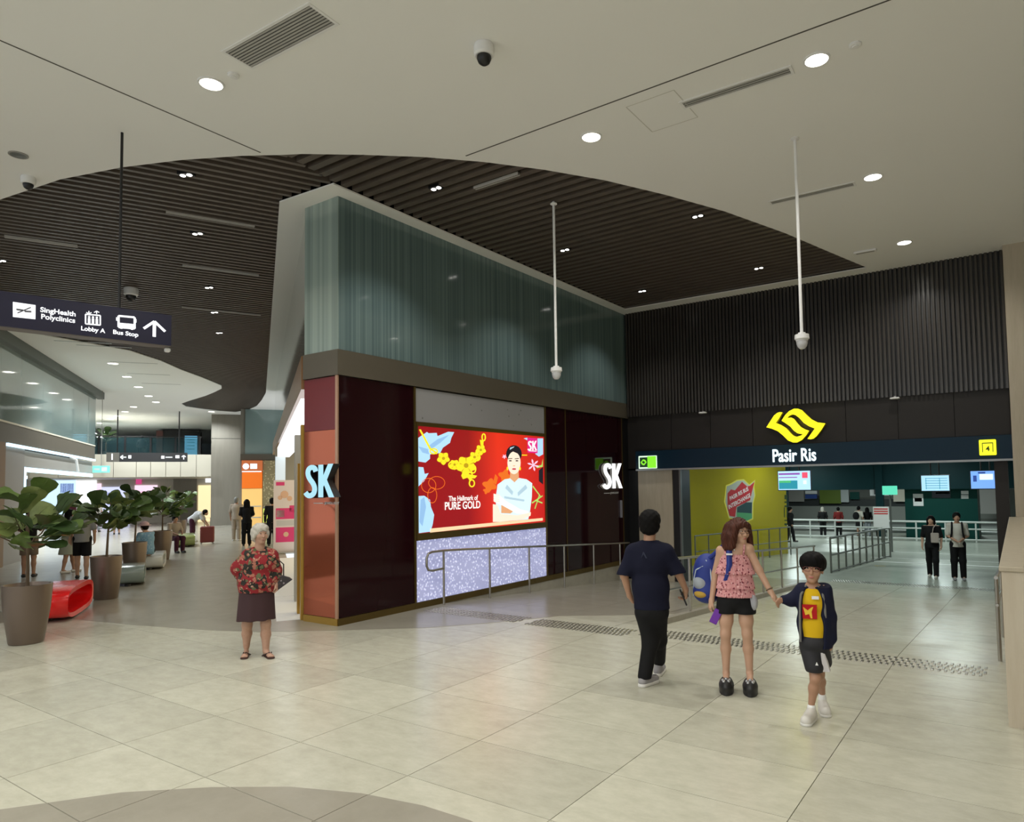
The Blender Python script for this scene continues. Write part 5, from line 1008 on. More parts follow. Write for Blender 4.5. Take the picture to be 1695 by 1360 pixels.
def nets(F, lo, h):
    S = F < 0; n = F.shape
    c = np.zeros((n[0] - 1, n[1] - 1, n[2] - 1), np.int8)
    for i in (0, 1):
        for j in (0, 1):
            for k in (0, 1): c += S[i:n[0] - 1 + i, j:n[1] - 1 + j, k:n[2] - 1 + k]
    I = np.argwhere((c > 0) & (c < 8)); q = MB()
    if len(I) == 0: return q
    idx = np.full(c.shape, -1, np.int64); idx[I[:, 0], I[:, 1], I[:, 2]] = np.arange(len(I))
    acc = np.zeros((len(I), 3)); cnt = np.zeros(len(I)); val = {}
    for i in (0, 1):
        for j in (0, 1):
            for k in (0, 1): val[i, j, k] = F[I[:, 0] + i, I[:, 1] + j, I[:, 2] + k].astype(float)
    for a in val:
        for d in range(3):
            if a[d]: continue
            b = list(a); b[d] = 1; b = tuple(b); fa, fb = val[a], val[b]; m = (fa < 0) != (fb < 0); t = np.where(m, fa / np.where(m, fa - fb, 1), 0)
            p = np.tile(np.array(a, float), (len(I), 1)); p[:, d] += t; acc += p * m[:, None]; cnt += m
    V = lo + h * (I + acc / np.maximum(cnt, 1)[:, None]); faces = []
    for d in range(3):
        e = [slice(None)] * 3; e2 = [slice(None)] * 3; e[d] = slice(0, -1); e2[d] = slice(1, None)
        E = np.argwhere(S[tuple(e)] != S[tuple(e2)]); u, w = (d + 1) % 3, (d + 2) % 3
        E = E[(E[:, u] > 0) & (E[:, w] > 0) & (E[:, u] < n[u] - 1) & (E[:, w] < n[w] - 1)]
        def at(du, dw): G_ = E.copy(); G_[:, u] -= du; G_[:, w] -= dw; return idx[G_[:, 0], G_[:, 1], G_[:, 2]]
        Q = np.stack([at(1, 1), at(0, 1), at(0, 0), at(1, 0)], 1); fl = ~S[E[:, 0], E[:, 1], E[:, 2]]; Q[fl] = Q[fl][:, ::-1]; faces.append(Q)
    q.v = V; q.f = np.concatenate(faces); return q
def solid_obj(name, sol, m, parent, h, wave=None):
    q = sol.mesh(h, wave); me = bpy.data.meshes.new(name); me.from_pydata([tuple(v) for v in q.v.tolist()] if len(q.v) else [], [], q.f.tolist() if len(q.f) else [])
    me.update(); me.polygons.foreach_set('use_smooth', [True] * len(me.polygons)); me.materials.append(m); o = bpy.data.objects.new(name, me); COL.objects.link(o); o.parent = parent; return o
def unit(v): v = np.array(v, float); return v / (np.linalg.norm(v) + 1e-9)
def rotz(a): c, s = math.cos(a), math.sin(a); return np.array(((c, s, 0), (-s, c, 0), (0, 0, 1)))
def hand(S, w, d, n, t, sc=1.0, curl=0.5, k=0.008):
    """palm and five fingers: w wrist, d towards the fingertips, n palm side, t thumb side"""
    w, d, n, t = np.array(w, float), unit(d), unit(n), unit(t); p = lambda a, b, c: w + sc * (d * a + t * b + n * c)
    S.cap(p(0.0, 0.0, 0), p(0.075, 0.018, 0), 0.022 * sc, 0.017 * sc, 0.02); S.cap(p(0.01, 0.0, 0), p(0.078, -0.020, 0), 0.021 * sc, 0.016 * sc, 0.02)
    for off, L in ((0.030, 0.072), (0.010, 0.080), (-0.010, 0.074), (-0.029, 0.058)):
        b0 = p(0.080, off, 0); c1 = curl * 0.9; m_ = b0 + sc * L * 0.48 * unit(d * math.cos(c1) + n * math.sin(c1) + t * off * 2.5); c2 = curl * 2.0
        e = m_ + sc * L * 0.5 * unit(d * math.cos(c2) + n * math.sin(c2)); S.cap(b0, m_, 0.0095 * sc, 0.0088 * sc, k); S.cap(m_, e, 0.0088 * sc, 0.0075 * sc, k)
    b0 = p(0.022, 0.024, 0.004); m_ = b0 + sc * 0.042 * unit(d * 0.75 + t * 0.65 + n * 0.25); e = m_ + sc * 0.032 * unit(d * 0.95 + t * 0.15 + n * 0.35 * (1 + curl)); S.cap(b0, m_, 0.014 * sc, 0.0105 * sc, 0.012); S.cap(m_, e, 0.0105 * sc, 0.0085 * sc, k)
def head(S, c, yaw, sc=1.0, female=False, tilt=0.0, k=0.02):
    """head centred at c; yaw 0 looks along -y (to the camera), positive turns towards +x"""
    c = np.array(c, float); cy, sy = math.cos(yaw), math.sin(yaw); f = np.array((sy, -cy, 0)); r = np.array((cy, sy, 0)); u = np.array((0, 0, 1.0))
    r, u = math.cos(tilt) * r - math.sin(tilt) * u, math.cos(tilt) * u + math.sin(tilt) * r
    P = lambda a, b, d: c + sc * (r * a + f * b + u * d); R = np.array((r, -f, u))
    S.ell(P(0, -0.012, 0.025), (0.076 * sc, 0.094 * sc, 0.090 * sc), k, R); S.ell(P(0, 0.020, -0.035), (0.060 * sc, 0.066 * sc, 0.078 * sc), 0.03, R)
    S.ell(P(0, 0.052, -0.095), (0.028 * sc, 0.026 * sc, 0.020 * sc), 0.03, R)                                        # chin
    S.cap(P(0, 0.082, 0.012), P(0, 0.100, -0.028), 0.008 * sc, 0.013 * sc, 0.014); S.ell(P(0, 0.075, 0.030), (0.05 * sc, 0.012 * sc, 0.012 * sc), 0.02, R)   # nose, brow
    S.ell(P(0, 0.083, -0.060), (0.022 * sc, 0.010 * sc, 0.009 * sc), 0.010, R)                                        # mouth
    for s in (-1, 1):
        S.ell(P(s * 0.042, 0.062, -0.025), (0.022 * sc, 0.02 * sc, 0.022 * sc), 0.025, R); S.ell(P(s * 0.077, -0.012, -0.012), (0.010 * sc, 0.020 * sc, 0.031 * sc), 0.008, R)
    return P, R
def face(t, P, R, sc, skin_lip, brow, glasses=None, look=0.0):
    Rm = Matrix(R.T.tolist())
    def ball(nm_, c, rad, m, seg=10):
        q = MB().lathe([(max(0.001, math.cos(a)), math.sin(a)) for a in np.linspace(-math.pi / 2, math.pi / 2, 7)], seg); q.v = [tuple(Rm @ Vector((v[0] * rad[0], v[1] * rad[1], v[2] * rad[2])) + Vector(c)) for v in q.v]; return obj(nm_, q, m, t, True)
    for s in (-1, 1):
        e = ball('eye', P(s * 0.031, 0.073, 0.012), (0.0125 * sc, 0.010 * sc, 0.0065 * sc), mat('eye_white', (0.62, 0.60, 0.57), 0.3)); ball('iris', P(s * 0.031 + look, 0.0825, 0.012), (0.0062 * sc, 0.003 * sc, 0.0062 * sc), mat('iris_dark', (0.012, 0.008, 0.006), 0.2))
        obj('eyebrow', MB().tube([P(s * 0.014, 0.088, 0.034), P(s * 0.032, 0.086, 0.039), P(s * 0.052, 0.074, 0.033)], [0.003 * sc, 0.0035 * sc, 0.002 * sc], 6), brow, t)
    ball('lips', P(0, 0.0905, -0.062), (0.020 * sc, 0.005 * sc, 0.0075 * sc), skin_lip)
    if glasses:
        g = MB()
        for s in (-1, 1):
            ring = [P(s * 0.034 + 0.029 * math.copysign(abs(math.cos(a)) ** 0.6, math.cos(a)), 0.100 - 0.006 * abs(math.cos(a)), 0.007 + 0.018 * math.copysign(abs(math.sin(a)) ** 0.6, math.sin(a))) for a in np.linspace(0, 2 * math.pi, 25)]; g.tube(ring, 0.0022 * sc, 5); g.tube([P(s * 0.060, 0.094, 0.014), P(s * 0.079, 0.05, 0.014), P(s * 0.080, -0.01, 0.006)], 0.0022 * sc, 5)
        g.tube([P(-0.008, 0.104, 0.014), P(0.008, 0.104, 0.014)], 0.0022 * sc, 5); obj('glasses', g, glasses, t)
def limb(S, pts, radii, k=0.02):
    for (a, b), (r1, r2) in zip(zip(pts[:-1], pts[1:]), zip(radii[:-1], radii[1:])): S.cap(a, b, r1, r2, k)
SKIN = mat('skin_light', (0.52, 0.31, 0.21), 0.5); SKIN_T = mat('skin_tan', (0.40, 0.22, 0.14), 0.5); SKIN_O = mat('skin_aged', (0.46, 0.28, 0.20), 0.55, noise=(30, (0.40, 0.22, 0.15), 0.2, (1, 1, 1)))
LIP = mat('lip_rose', (0.42, 0.12, 0.11), 0.4); HAIRBK = mat('black_hair', (0.004, 0.0035, 0.0035), 0.65, spec=0.12); BROWBK = mat('dark_brow', (0.02, 0.015, 0.012), 0.7)
M_SHOEW = mat('white_leather_shoe', (0.62, 0.60, 0.56), 0.45); M_SOLEW = mat('white_rubber_sole', (0.68, 0.67, 0.64), 0.6); M_SHOEG = mat('grey_knit_shoe', (0.30, 0.29, 0.30), 0.8); M_RUB = mat('black_rubber', (0.012, 0.012, 0.013), 0.5)

class Person:
    """local frame: x to the right of the picture, y away from the camera, z up; base under the feet"""
    def __init__(s, px, py, label, z=0.0):
        P = on_z(px, py, z); s.base = P; d = P[:2] / np.linalg.norm(P[:2]); s.fw = d; s.rt = np.array((d[1], -d[0])); s.z = z
        s.t = thing('person', label, 'person', (P[0], P[1], z), math.atan2(s.rt[1], s.rt[0]))
        s.B = Solid()
    def J(s, px, py, dy=0.0):
        """joint seen at pixel (px, py), dy metres farther away than the base"""
        d = ray(px, py); D = np.linalg.norm(s.base[:2]) + dy; t = D / (d[:2] @ s.fw); P = CAM_P + d * t
        return np.array((P[:2] @ s.rt, dy, P[2] - s.z))
# ------------------------------------------------------------------ the woman in the pink top
def add_woman():
    p = Person(1225, 1143, 'woman in pink frilled top and black shorts holding the boy by the hand'); J = p.J; B = p.B; t = p.t; h = 0.0062
    hc = J(1224, 880); P, R = head(B, hc, 0.62, 0.97)
    nk = J(1218, 905, 0.01); sL, sR = J(1194, 911), J(1239, 908); eL, eR = J(1184, 949, 0.02), J(1256, 943, -0.03); wL, wR = J(1178, 993, -0.02), J(1275, 978, -0.08)
    chest, waist, pel = J(1216, 928), J(1216, 962), J(1217, 990); hL, hR = J(1203, 1000), J(1233, 1000); kL, kR = J(1201, 1049, -0.02), J(1237, 1049, -0.02); aL, aR = J(1202, 1114), J(1241, 1114)
    B.cap(hc + (0, 0.01, -0.06), nk + (0, 0.01, -0.01), 0.046, 0.05, 0.03); B.cap(sL, sR, 0.050, 0.050, 0.05); B.ell(chest, (0.135, 0.095, 0.15), 0.05); B.ell(waist, (0.115, 0.085, 0.13), 0.05); B.ell(pel, (0.145, 0.105, 0.12), 0.05)
    limb(B, [sL, eL, wL], [0.043, 0.035, 0.024]); limb(B, [sR, eR, wR], [0.043, 0.035, 0.024])
    for hh, kk, aa in ((hL, kL, aL), (hR, kR, aR)):
        limb(B, [hh, hh * 0.45 + kk * 0.55, kk, kk * 0.62 + aa * 0.38 + (0, 0.02, 0), aa], [0.078, 0.063, 0.047, 0.047, 0.030], 0.03)
        B.cap(aa, aa + (0.0, -0.13, -0.075), 0.03, 0.032, 0.02)
    hand(B, wL, J(1173, 1014, -0.04) - wL, (0.6, 0.6, 0), (0.3, -0.9, 0), 0.92, 0.7); hand(B, wR, J(1288, 996, -0.12) - wR, (0.2, 0.3, -0.9), (-0.2, -0.9, -0.3), 0.92, 0.75)
    solid_obj('body', B, SKIN, t, h)
    face(t, P, R, 0.97, LIP, mat('brown_brow', (0.06, 0.025, 0.015), 0.7), mat('dark_spectacle_frame', (0.05, 0.03, 0.03), 0.3), 0.006)
    H = Solid(); H.ell(P(0, -0.02, 0.045), (0.100, 0.112, 0.098), 0.03, R)
    for a in range(11):
        an = math.pi * (0.12 + 0.076 * a * 1.32); x, y = 0.094 * math.cos(an), -0.02 - 0.098 * math.sin(an)
        H.cap(P(x, y, 0.05), P(x * 1.28, y * 1.12, -0.04), 0.036, 0.040, 0.03); H.cap(P(x * 1.28, y * 1.12, -0.04), P(x * 1.5, y * 1.15, -0.145), 0.040, 0.034, 0.03)
    H.cap(P(-0.078, 0.045, 0.05), P(-0.105, 0.03, -0.13), 0.030, 0.032, 0.02); H.cap(P(0.078, 0.045, 0.05), P(0.105, 0.03, -0.13), 0.030, 0.032, 0.02); H.ell(P(0, 0.062, 0.072), (0.072, 0.036, 0.030), 0.02, R)
    H.cut(P(0, 0.11, -0.035), (0.060, 0.085, 0.088), R)
    solid_obj('hair', H, mat('auburn_wavy_hair', (0.095, 0.027, 0.014), 0.62, spec=0.25, noise=(28, (0.035, 0.011, 0.007), 0.2, (1, 1, 0.3))), t, h, lambda X, Y, Z: 0.006 * np.sin(60 * Z + 9 * np.sin(40 * X) + 30 * Y) * np.sin(70 * X + 50 * Y))
    T = Solid(); M_TOP = cells_mat('pink_rose_print', (0.66, 0.31, 0.32), [((0.22, 0.035, 0.06), 0.30), ((0.80, 0.54, 0.54), 0.22)], 33, rough=0.85)
    top = J(1216, 918)[2]; t1, t2 = J(1216, 948)[2], J(1216, 972)[2]; hem = J(1216, 986)[2]; cx = chest[0]
    T.fru((cx, 0.0, top), (0.122, 0.098), (cx, 0, t1), (0.185, 0.135)).fru((cx, 0, t1 + 0.05), (0.145, 0.115), (cx, 0, t2), (0.178, 0.132)).fru((cx, 0, t2 + 0.04), (0.150, 0.115), (cx, 0, hem), (0.182, 0.138)); T.ell(chest + (0, 0, 0.01), (0.138, 0.11, 0.09), 0.02); T.plane((0, 0, top + 0.03), (0, 0, 1))
    solid_obj('top', T, M_TOP, t, h, lambda X, Y, Z: 0.006 * np.sin(55 * np.arctan2(Y, X - cx)))
    st_ = MB()
    for s, q in ((-1, sL), (1, sR)): st_.tube([chest + (s * 0.085, -0.095, 0.07), (q[0] * 0.72 + cx * 0.28, -0.045, q[2] + 0.048), (q[0] * 0.72 + cx * 0.28, 0.05, q[2] + 0.04)], 0.009, 6)
    obj('shoulder_strap', st_, M_TOP, t)
    S = Solid(); S.ell(pel + (0, 0, -0.005), (0.165, 0.122, 0.12), 0.03)
    for hh, kk in ((hL, kL), (hR, kR)): S.cap(hh, hh * 0.78 + kk * 0.22, 0.098, 0.100, 0.03)
    S.plane((0, 0, J(1216, 981)[2]), (0, 0, 1)); S.plane((0, 0, J(1216, 1014)[2]), (0, 0, -1)); solid_obj('shorts', S, mat('black_shorts', (0.010, 0.010, 0.011), 0.85), t, h)
    for aa in (aL, aR):
        C = Solid(); z0 = 0.0; C.ell((aa[0], -0.06, 0.075), (0.066, 0.150, 0.068), 0.02); C.fru((aa[0], -0.05, 0.0), (0.069, 0.155), (aa[0], -0.05, 0.075), (0.066, 0.150)); C.cut((aa[0], 0.03, 0.175), (0.048, 0.075, 0.05)); C.plane((0, 0, 0.0), (0, 0, -1))
        sh = solid_obj('platform_clog', C, M_RUB, t, h); q = MB()
        for x, y in ((-0.02, -0.11), (0.022, -0.10), (0.0, -0.075), (-0.03, -0.07), (0.03, -0.065)): q.lathe([(0.015, -0.01), (0.013, 0.008), (0.001, 0.012)], 8, (aa[0] + x, y - 0.045, 0.138 + 0.22 * (y + 0.09) - 1.5 * x * x * 10))
        obj('charm', q, mat('silver_charm', (0.6, 0.6, 0.62), 0.25, metal=0.8), sh)
    # necklace, bracelet
    obj('pendant', MB().lathe([(0.001, -0.01), (0.008, 0), (0.001, 0.01)], 8, tuple(chest + (0.0, -0.095, 0.115))), mat('pearl', (0.75, 0.72, 0.68), 0.2), t); d = unit(wR - eR); c = wR - d * 0.02; a = unit(np.cross(d, (0, 1, 0))); b = np.cross(d, a)
    obj('bracelet', MB().tube([c + 0.030 * (math.cos(x) * a + math.sin(x) * b) for x in np.linspace(0, 2 * math.pi, 13)], 0.006, 6), mat('bead_brown', (0.12, 0.07, 0.04), 0.5), t)
    W2 = lambda q: (p.base[0] + q[0] * p.rt[0] + q[1] * p.fw[0], p.base[1] + q[0] * p.rt[1] + q[1] * p.fw[1], q[2])
    rz = math.atan2(p.rt[1], p.rt[0])
    ph = thing('phone', 'purple phone held in the woman\'s lowered hand', 'phone', W2(J(1185, 1020, -0.06)), rz); q = MB().bbox(-0.037, 0.037, -0.005, 0.005, -0.075, 0.075, 0.004); o = obj('case', q, mat('purple_case', (0.16, 0.03, 0.38), 0.4), ph); ph.rotation_euler = (0.15, 0.45, rz); obj('screen_glass', MB().box(-0.033, 0.033, 0.0052, 0.006, -0.07, 0.07), M_BLACK, ph)
    # school backpack slung on her right shoulder
    bp_c = J(1170, 958, 0.13); bp = thing('backpack', 'blue school backpack with white duck patch on the woman\'s shoulder', 'backpack', W2(bp_c), rz); M_BPB = mat('royal_blue_nylon', (0.012, 0.03, 0.22), 0.6)
    K_ = Solid(); K_.ell((0, 0, 0.03), (0.135, 0.13, 0.22), 0.05); K_.ell((0, 0.0, -0.12), (0.14, 0.14, 0.12), 0.05); K_.ell((0.02, 0.0, 0.13), (0.12, 0.12, 0.11), 0.04); bb = solid_obj('bag', K_, M_BPB, bp, 0.008)
    F_ = Solid(); F_.ell((-0.05, -0.05, -0.03), (0.080, 0.091, 0.085), 0.03); solid_obj('pocket', F_, mat('pale_grey_patch', (0.33, 0.36, 0.40), 0.8), bp, 0.008); F_ = Solid(); F_.ell((-0.045, -0.062, -0.135), (0.080, 0.088, 0.045), 0.03); solid_obj('pocket_trim', F_, mat('yellow_patch', (0.50, 0.32, 0.06), 0.8), bp, 0.008)
    F_ = Solid(); F_.ell((-0.08, 0.02, -0.06), (0.05, 0.10, 0.13), 0.03); solid_obj('side_pocket', F_, mat('green_patch', (0.03, 0.12, 0.07), 0.7), bp, 0.008)
    pip = MB(); pip.tube([(0.03, -0.128, -0.20), (0.05, -0.13, -0.02), (0.04, -0.12, 0.12), (0.0, -0.10, 0.20)], 0.006, 6); pip.tube([(-0.13, -0.03, -0.16), (-0.125, -0.06, 0.0), (-0.10, -0.09, 0.10), (-0.03, -0.115, 0.14), (0.04, -0.12, 0.12)], 0.006, 6); pip.tube([(-0.055, -0.11, 0.02), (-0.065, -0.085, 0.13), (-0.04, -0.085, 0.19), (0.0, -0.09, 0.20)], 0.006, 6); pip.tube([(-0.09, -0.06, -0.1), (-0.105, -0.02, 0.06), (-0.08, 0.0, 0.17)], 0.006, 6); obj('piping', pip, mat('pale_piping', (0.5, 0.58, 0.66), 0.6), bp)
    sp = sL - bp_c; obj('strap', MB().tube([(0.02, -0.06, 0.20), sp + (0.04, -0.02, 0.065), sp + (0.075, -0.075, 0.02), sp + (0.075, -0.115, -0.12), sp + (0.04, -0.10, -0.26), (0.06, -0.05, -0.10)], [0.02, 0.026, 0.028, 0.028, 0.02, 0.012], 8), M_BPB, bp, True); obj('strap_tag', MB().box(sp[0] + 0.045, sp[0] + 0.105, sp[1] - 0.13, sp[1] - 0.09, sp[2] - 0.03, sp[2] - 0.015), M_PAPER, bp)
    so = thing('purse', 'small silver sequin purse at the woman\'s hip', 'purse', W2(J(1247, 997, -0.06)), rz); Q = Solid(); Q.ell((0, 0, 0), (0.042, 0.025, 0.075), 0.02); solid_obj('pouch', Q, mat('silver_sequin', (0.45, 0.46, 0.50), 0.3, metal=0.7, bump=(160, 0.8)), so, 0.006); obj('strap', MB().tube([(0, 0, 0.06), (-0.03, 0.01, 0.10), (-0.09, 0.03, 0.115)], 0.006, 6), M_BLACK, so)
add_woman()
# ------------------------------------------------------------------ the boy
def add_boy():
    p = Person(1346, 1190, 'boy in yellow shirt, open navy jacket and spectacles walking hand in hand'); J = p.J; B = p.B; t = p.t; h = 0.0058
    hc = J(1345, 941, -0.02); P, R = head(B, hc, -0.10, 1.0, tilt=0.05)
    nk = J(1344, 968); sL, sR = J(1329, 976), J(1364, 976); eL, wL = J(1309, 993, -0.02), J(1297, 992, -0.05); eR, wR = J(1373, 1020, 0.03), J(1376, 1060, 0.0)
    chest, waist, pel = J(1347, 996), J(1348, 1030), J(1349, 1062); hL, hR = J(1340, 1072), J(1358, 1072); kL, aL = J(1350, 1122, -0.05), J(1343, 1166, -0.02); kR, aR = J(1356, 1115, 0.10), J(1361, 1148, 0.24)
    B.cap(hc + (0, 0.01, -0.06), nk, 0.040, 0.043, 0.03); B.cap(sL, sR, 0.042, 0.042, 0.04); B.ell(chest, (0.105, 0.075, 0.12), 0.05); B.ell(waist, (0.095, 0.075, 0.11), 0.05); B.ell(pel, (0.105, 0.085, 0.09), 0.05)
    limb(B, [sL, eL, wL], [0.036, 0.030, 0.020]); limb(B, [sR, eR, wR], [0.036, 0.030, 0.020])
    limb(B, [hL, kL, kL * 0.6 + aL * 0.4 + (0, 0.015, 0), aL], [0.062, 0.040, 0.040, 0.026], 0.03); limb(B, [hR, kR, kR * 0.6 + aR * 0.4 + (0, 0.015, 0), aR], [0.062, 0.040, 0.040, 0.026], 0.03)
    hand(B, wL, J(1287, 996, -0.10) - wL, (0.1, 0.4, -0.8), (-0.3, -0.5, 0.8), 0.72, 0.8); hand(B, wR, J(1375, 1082, 0.0) - wR, (-0.8, 0.4, 0), (-0.3, -0.9, 0), 0.78, 0.5)
    solid_obj('body', B, SKIN_T, t, h); face(t, P, R, 1.0, LIP, BROWBK, mat('maroon_spectacle_frame', (0.10, 0.015, 0.015), 0.3))
    H = Solid(); H.ell(P(0, -0.018, 0.048), (0.110, 0.120, 0.100), 0.02, R); H.ell(P(0, 0.030, 0.070), (0.100, 0.082, 0.062), 0.02, R); H.cut(P(0, 0.13, -0.060), (0.120, 0.085, 0.098), R); H.cut(P(0, 0.03, -0.095), (0.2, 0.14, 0.088), R); solid_obj('hair', H, HAIRBK, t, h, lambda X, Y, Z: 0.0025 * np.sin(140 * X + 30 * Z) * np.sin(90 * Y))
    T = Solid(); T.ell(chest, (0.125, 0.095, 0.135), 0.04); T.ell(waist, (0.118, 0.095, 0.13), 0.04); T.cap(sL * 0.8 + sR * 0.2, sR * 0.8 + sL * 0.2, 0.052, 0.052, 0.04); T.cap(waist, pel + (0, 0, 0.03), 0.105, 0.105, 0.04, (1.0, 0.85)); T.plane(J(1348, 1056), (0.25, 0, -1)); T.plane(nk + (0, 0, -0.008), (0, -0.3, 1)); solid_obj('shirt', T, mat('yellow_cotton', (0.66, 0.42, 0.012), 0.85), t, h)
    pc = J(1339, 1008); pr = MB().box(pc[0] - 0.052, pc[0] + 0.062, -0.112, -0.088, pc[2] - 0.06, pc[2] + 0.055); obj('shirt_print', pr, mat('red_print', (0.42, 0.012, 0.015), 0.8), t)
    q = MB().plate([(pc[0] + x, -0.1125, pc[2] + z) for x, z in ((-0.045, 0.035), (-0.01, 0.01), (0.02, 0.035), (0.035, 0.04), (0.02, 0.0), (0.025, -0.055), (0.012, -0.055), (0.0, -0.02), (-0.03, -0.03))], (0, -1, 0), 0.002); obj('shirt_figure', q, mat('yellow_print', (0.75, 0.50, 0.05), 0.8), t)
    tg = J(1350, 989, -0.1); obj('name_tag', MB().box(tg[0] - 0.03, tg[0] + 0.025, -0.112, -0.09, tg[2] - 0.012, tg[2] + 0.012), M_PAPER, t)
    C = Solid(); NV = mat('navy_jacket', (0.008, 0.010, 0.030), 0.75); C.ell(chest, (0.150, 0.112, 0.15), 0.04); C.ell(waist + (0.01, 0, 0), (0.145, 0.115, 0.15), 0.04); C.cap(sL, sR, 0.060, 0.060, 0.04); C.cap(waist, pel + (0.01, 0, -0.005), 0.125, 0.125, 0.04, (1.05, 0.95))
    C.cap(sL, eL, 0.056, 0.050, 0.03); C.cap(eL, wL * 0.92 + eL * 0.08, 0.050, 0.038, 0.03); C.cap(sR, eR, 0.058, 0.054, 0.03); C.cap(eR, wR * 0.9 + eR * 0.1, 0.054, 0.048, 0.03)
    xc = J(1344, 1000)[0]; C.cut((xc, -0.20, chest[2] + 0.0), (0.105, 0.185, 0.24)); C.cut((xc - 0.005, -0.20, waist[2] - 0.06), (0.115, 0.185, 0.30)); C.cut(tuple(nk + (0, -0.03, 0.03)), (0.05, 0.06, 0.05)); C.plane(nk + (0, 0, 0.01), (0, -0.4, 1)); C.plane(J(1348, 1070), (0, 0, -1)); solid_obj('jacket', C, NV, t, h)
    pg = MB()
    for s, a in ((-1, 0.094), (1, 0.098)): pg.tube([nk + (s * 0.045, -0.03, 0.0), (xc + s * a * 0.9, -0.082, chest[2] + 0.07), (xc + s * a, -0.084, chest[2]), (xc + s * (a + 0.006), -0.082, waist[2]), (xc + s * (a + 0.006), -0.075, pel[2] + 0.01)], 0.010, 6)
    obj('jacket_piping', pg, mat('grey_piping', (0.16, 0.16, 0.15), 0.7), t, True)
    S = Solid(); S.ell(pel, (0.128, 0.11, 0.09), 0.03); S.cap(hL, J(1348, 1103, -0.04), 0.080, 0.078, 0.02); S.cap(hR, J(1362, 1094, 0.09), 0.076, 0.074, 0.02); S.plane((0, 0, J(1350, 1109)[2]), (0, 0, -1)); so = solid_obj('shorts', S, mat('black_sports_shorts', (0.012, 0.012, 0.016), 0.7), t, h)
    st_ = MB().loft([[(x, y, z) for x, y in ((x0, -0.075), (x0 + w, -0.06), (x0 + w + 0.006, 0.0), (x0 - 0.004, -0.055))] for x0, w, z in ((J(1357, 1066)[0], 0.02, J(1357, 1066)[2]), (J(1362, 1108)[0], 0.055, J(1362, 1108)[2]))]); obj('white_stripe', st_, mat('white_stripe_cloth', (0.62, 0.60, 0.62), 0.8), so)
    lg = J(1352, 1099, -0.12); obj('shorts_mark', MB().plate([(lg[0] - 0.012, -0.118, lg[2] - 0.01), (lg[0] + 0.012, -0.118, lg[2] - 0.01), (lg[0], -0.118, lg[2] + 0.018)], (0, -1, 0), 0.003), M_PAPER, so)
    for aa, toe, zs in ((aL, (-0.045, -0.15), 0.0), (aR, (0.02, -0.13), None)):
        z0 = 0.0 if zs == 0.0 else 0.0; e = np.array((aa[0] + toe[0], aa[1] + toe[1], 0.035 + z0)); hb = np.array((aa[0] + 0.005, aa[1] + 0.03, 0.04 + z0)); Q = Solid(); Q.cap(hb, e, 0.043, 0.046, 0.02); Q.cap((aa[0], aa[1] - 0.01, 0.080 + z0), hb * 0.5 + e * 0.5 + (0, 0, 0.015), 0.038, 0.034, 0.03); Q.plane((0, 0, z0), (0, 0, -1)); sh = solid_obj('shoe', Q, M_SHOEW, t, h)
        Q = Solid(); Q.cap((hb[0], hb[1], z0 + 0.012), (e[0], e[1], z0 + 0.012), 0.045, 0.048, 0.02); Q.plane((0, 0, z0 + 0.022), (0, 0, 1)); Q.plane((0, 0, z0), (0, 0, -1)); solid_obj('sole', Q, M_SOLEW, sh, h); Q = Solid(); Q.cap(aa + (0, 0, -0.02), (aa[0], aa[1], 0.07 + z0), 0.034, 0.036, 0.02); solid_obj('sock', Q, M_PAPER, t, h)
        for k in (0.42, 0.62): c = hb * (1 - k) + e * k; obj('shoe_strap', MB().tube([c + (-0.040, 0, 0.012), c + (-0.02, 0, 0.05 - 0.02 * k), c + (0.02, 0, 0.05 - 0.02 * k), c + (0.040, 0, 0.012)], 0.006, 6), mat('strap_grey', (0.35, 0.34, 0.33), 0.6), sh)
add_boy()
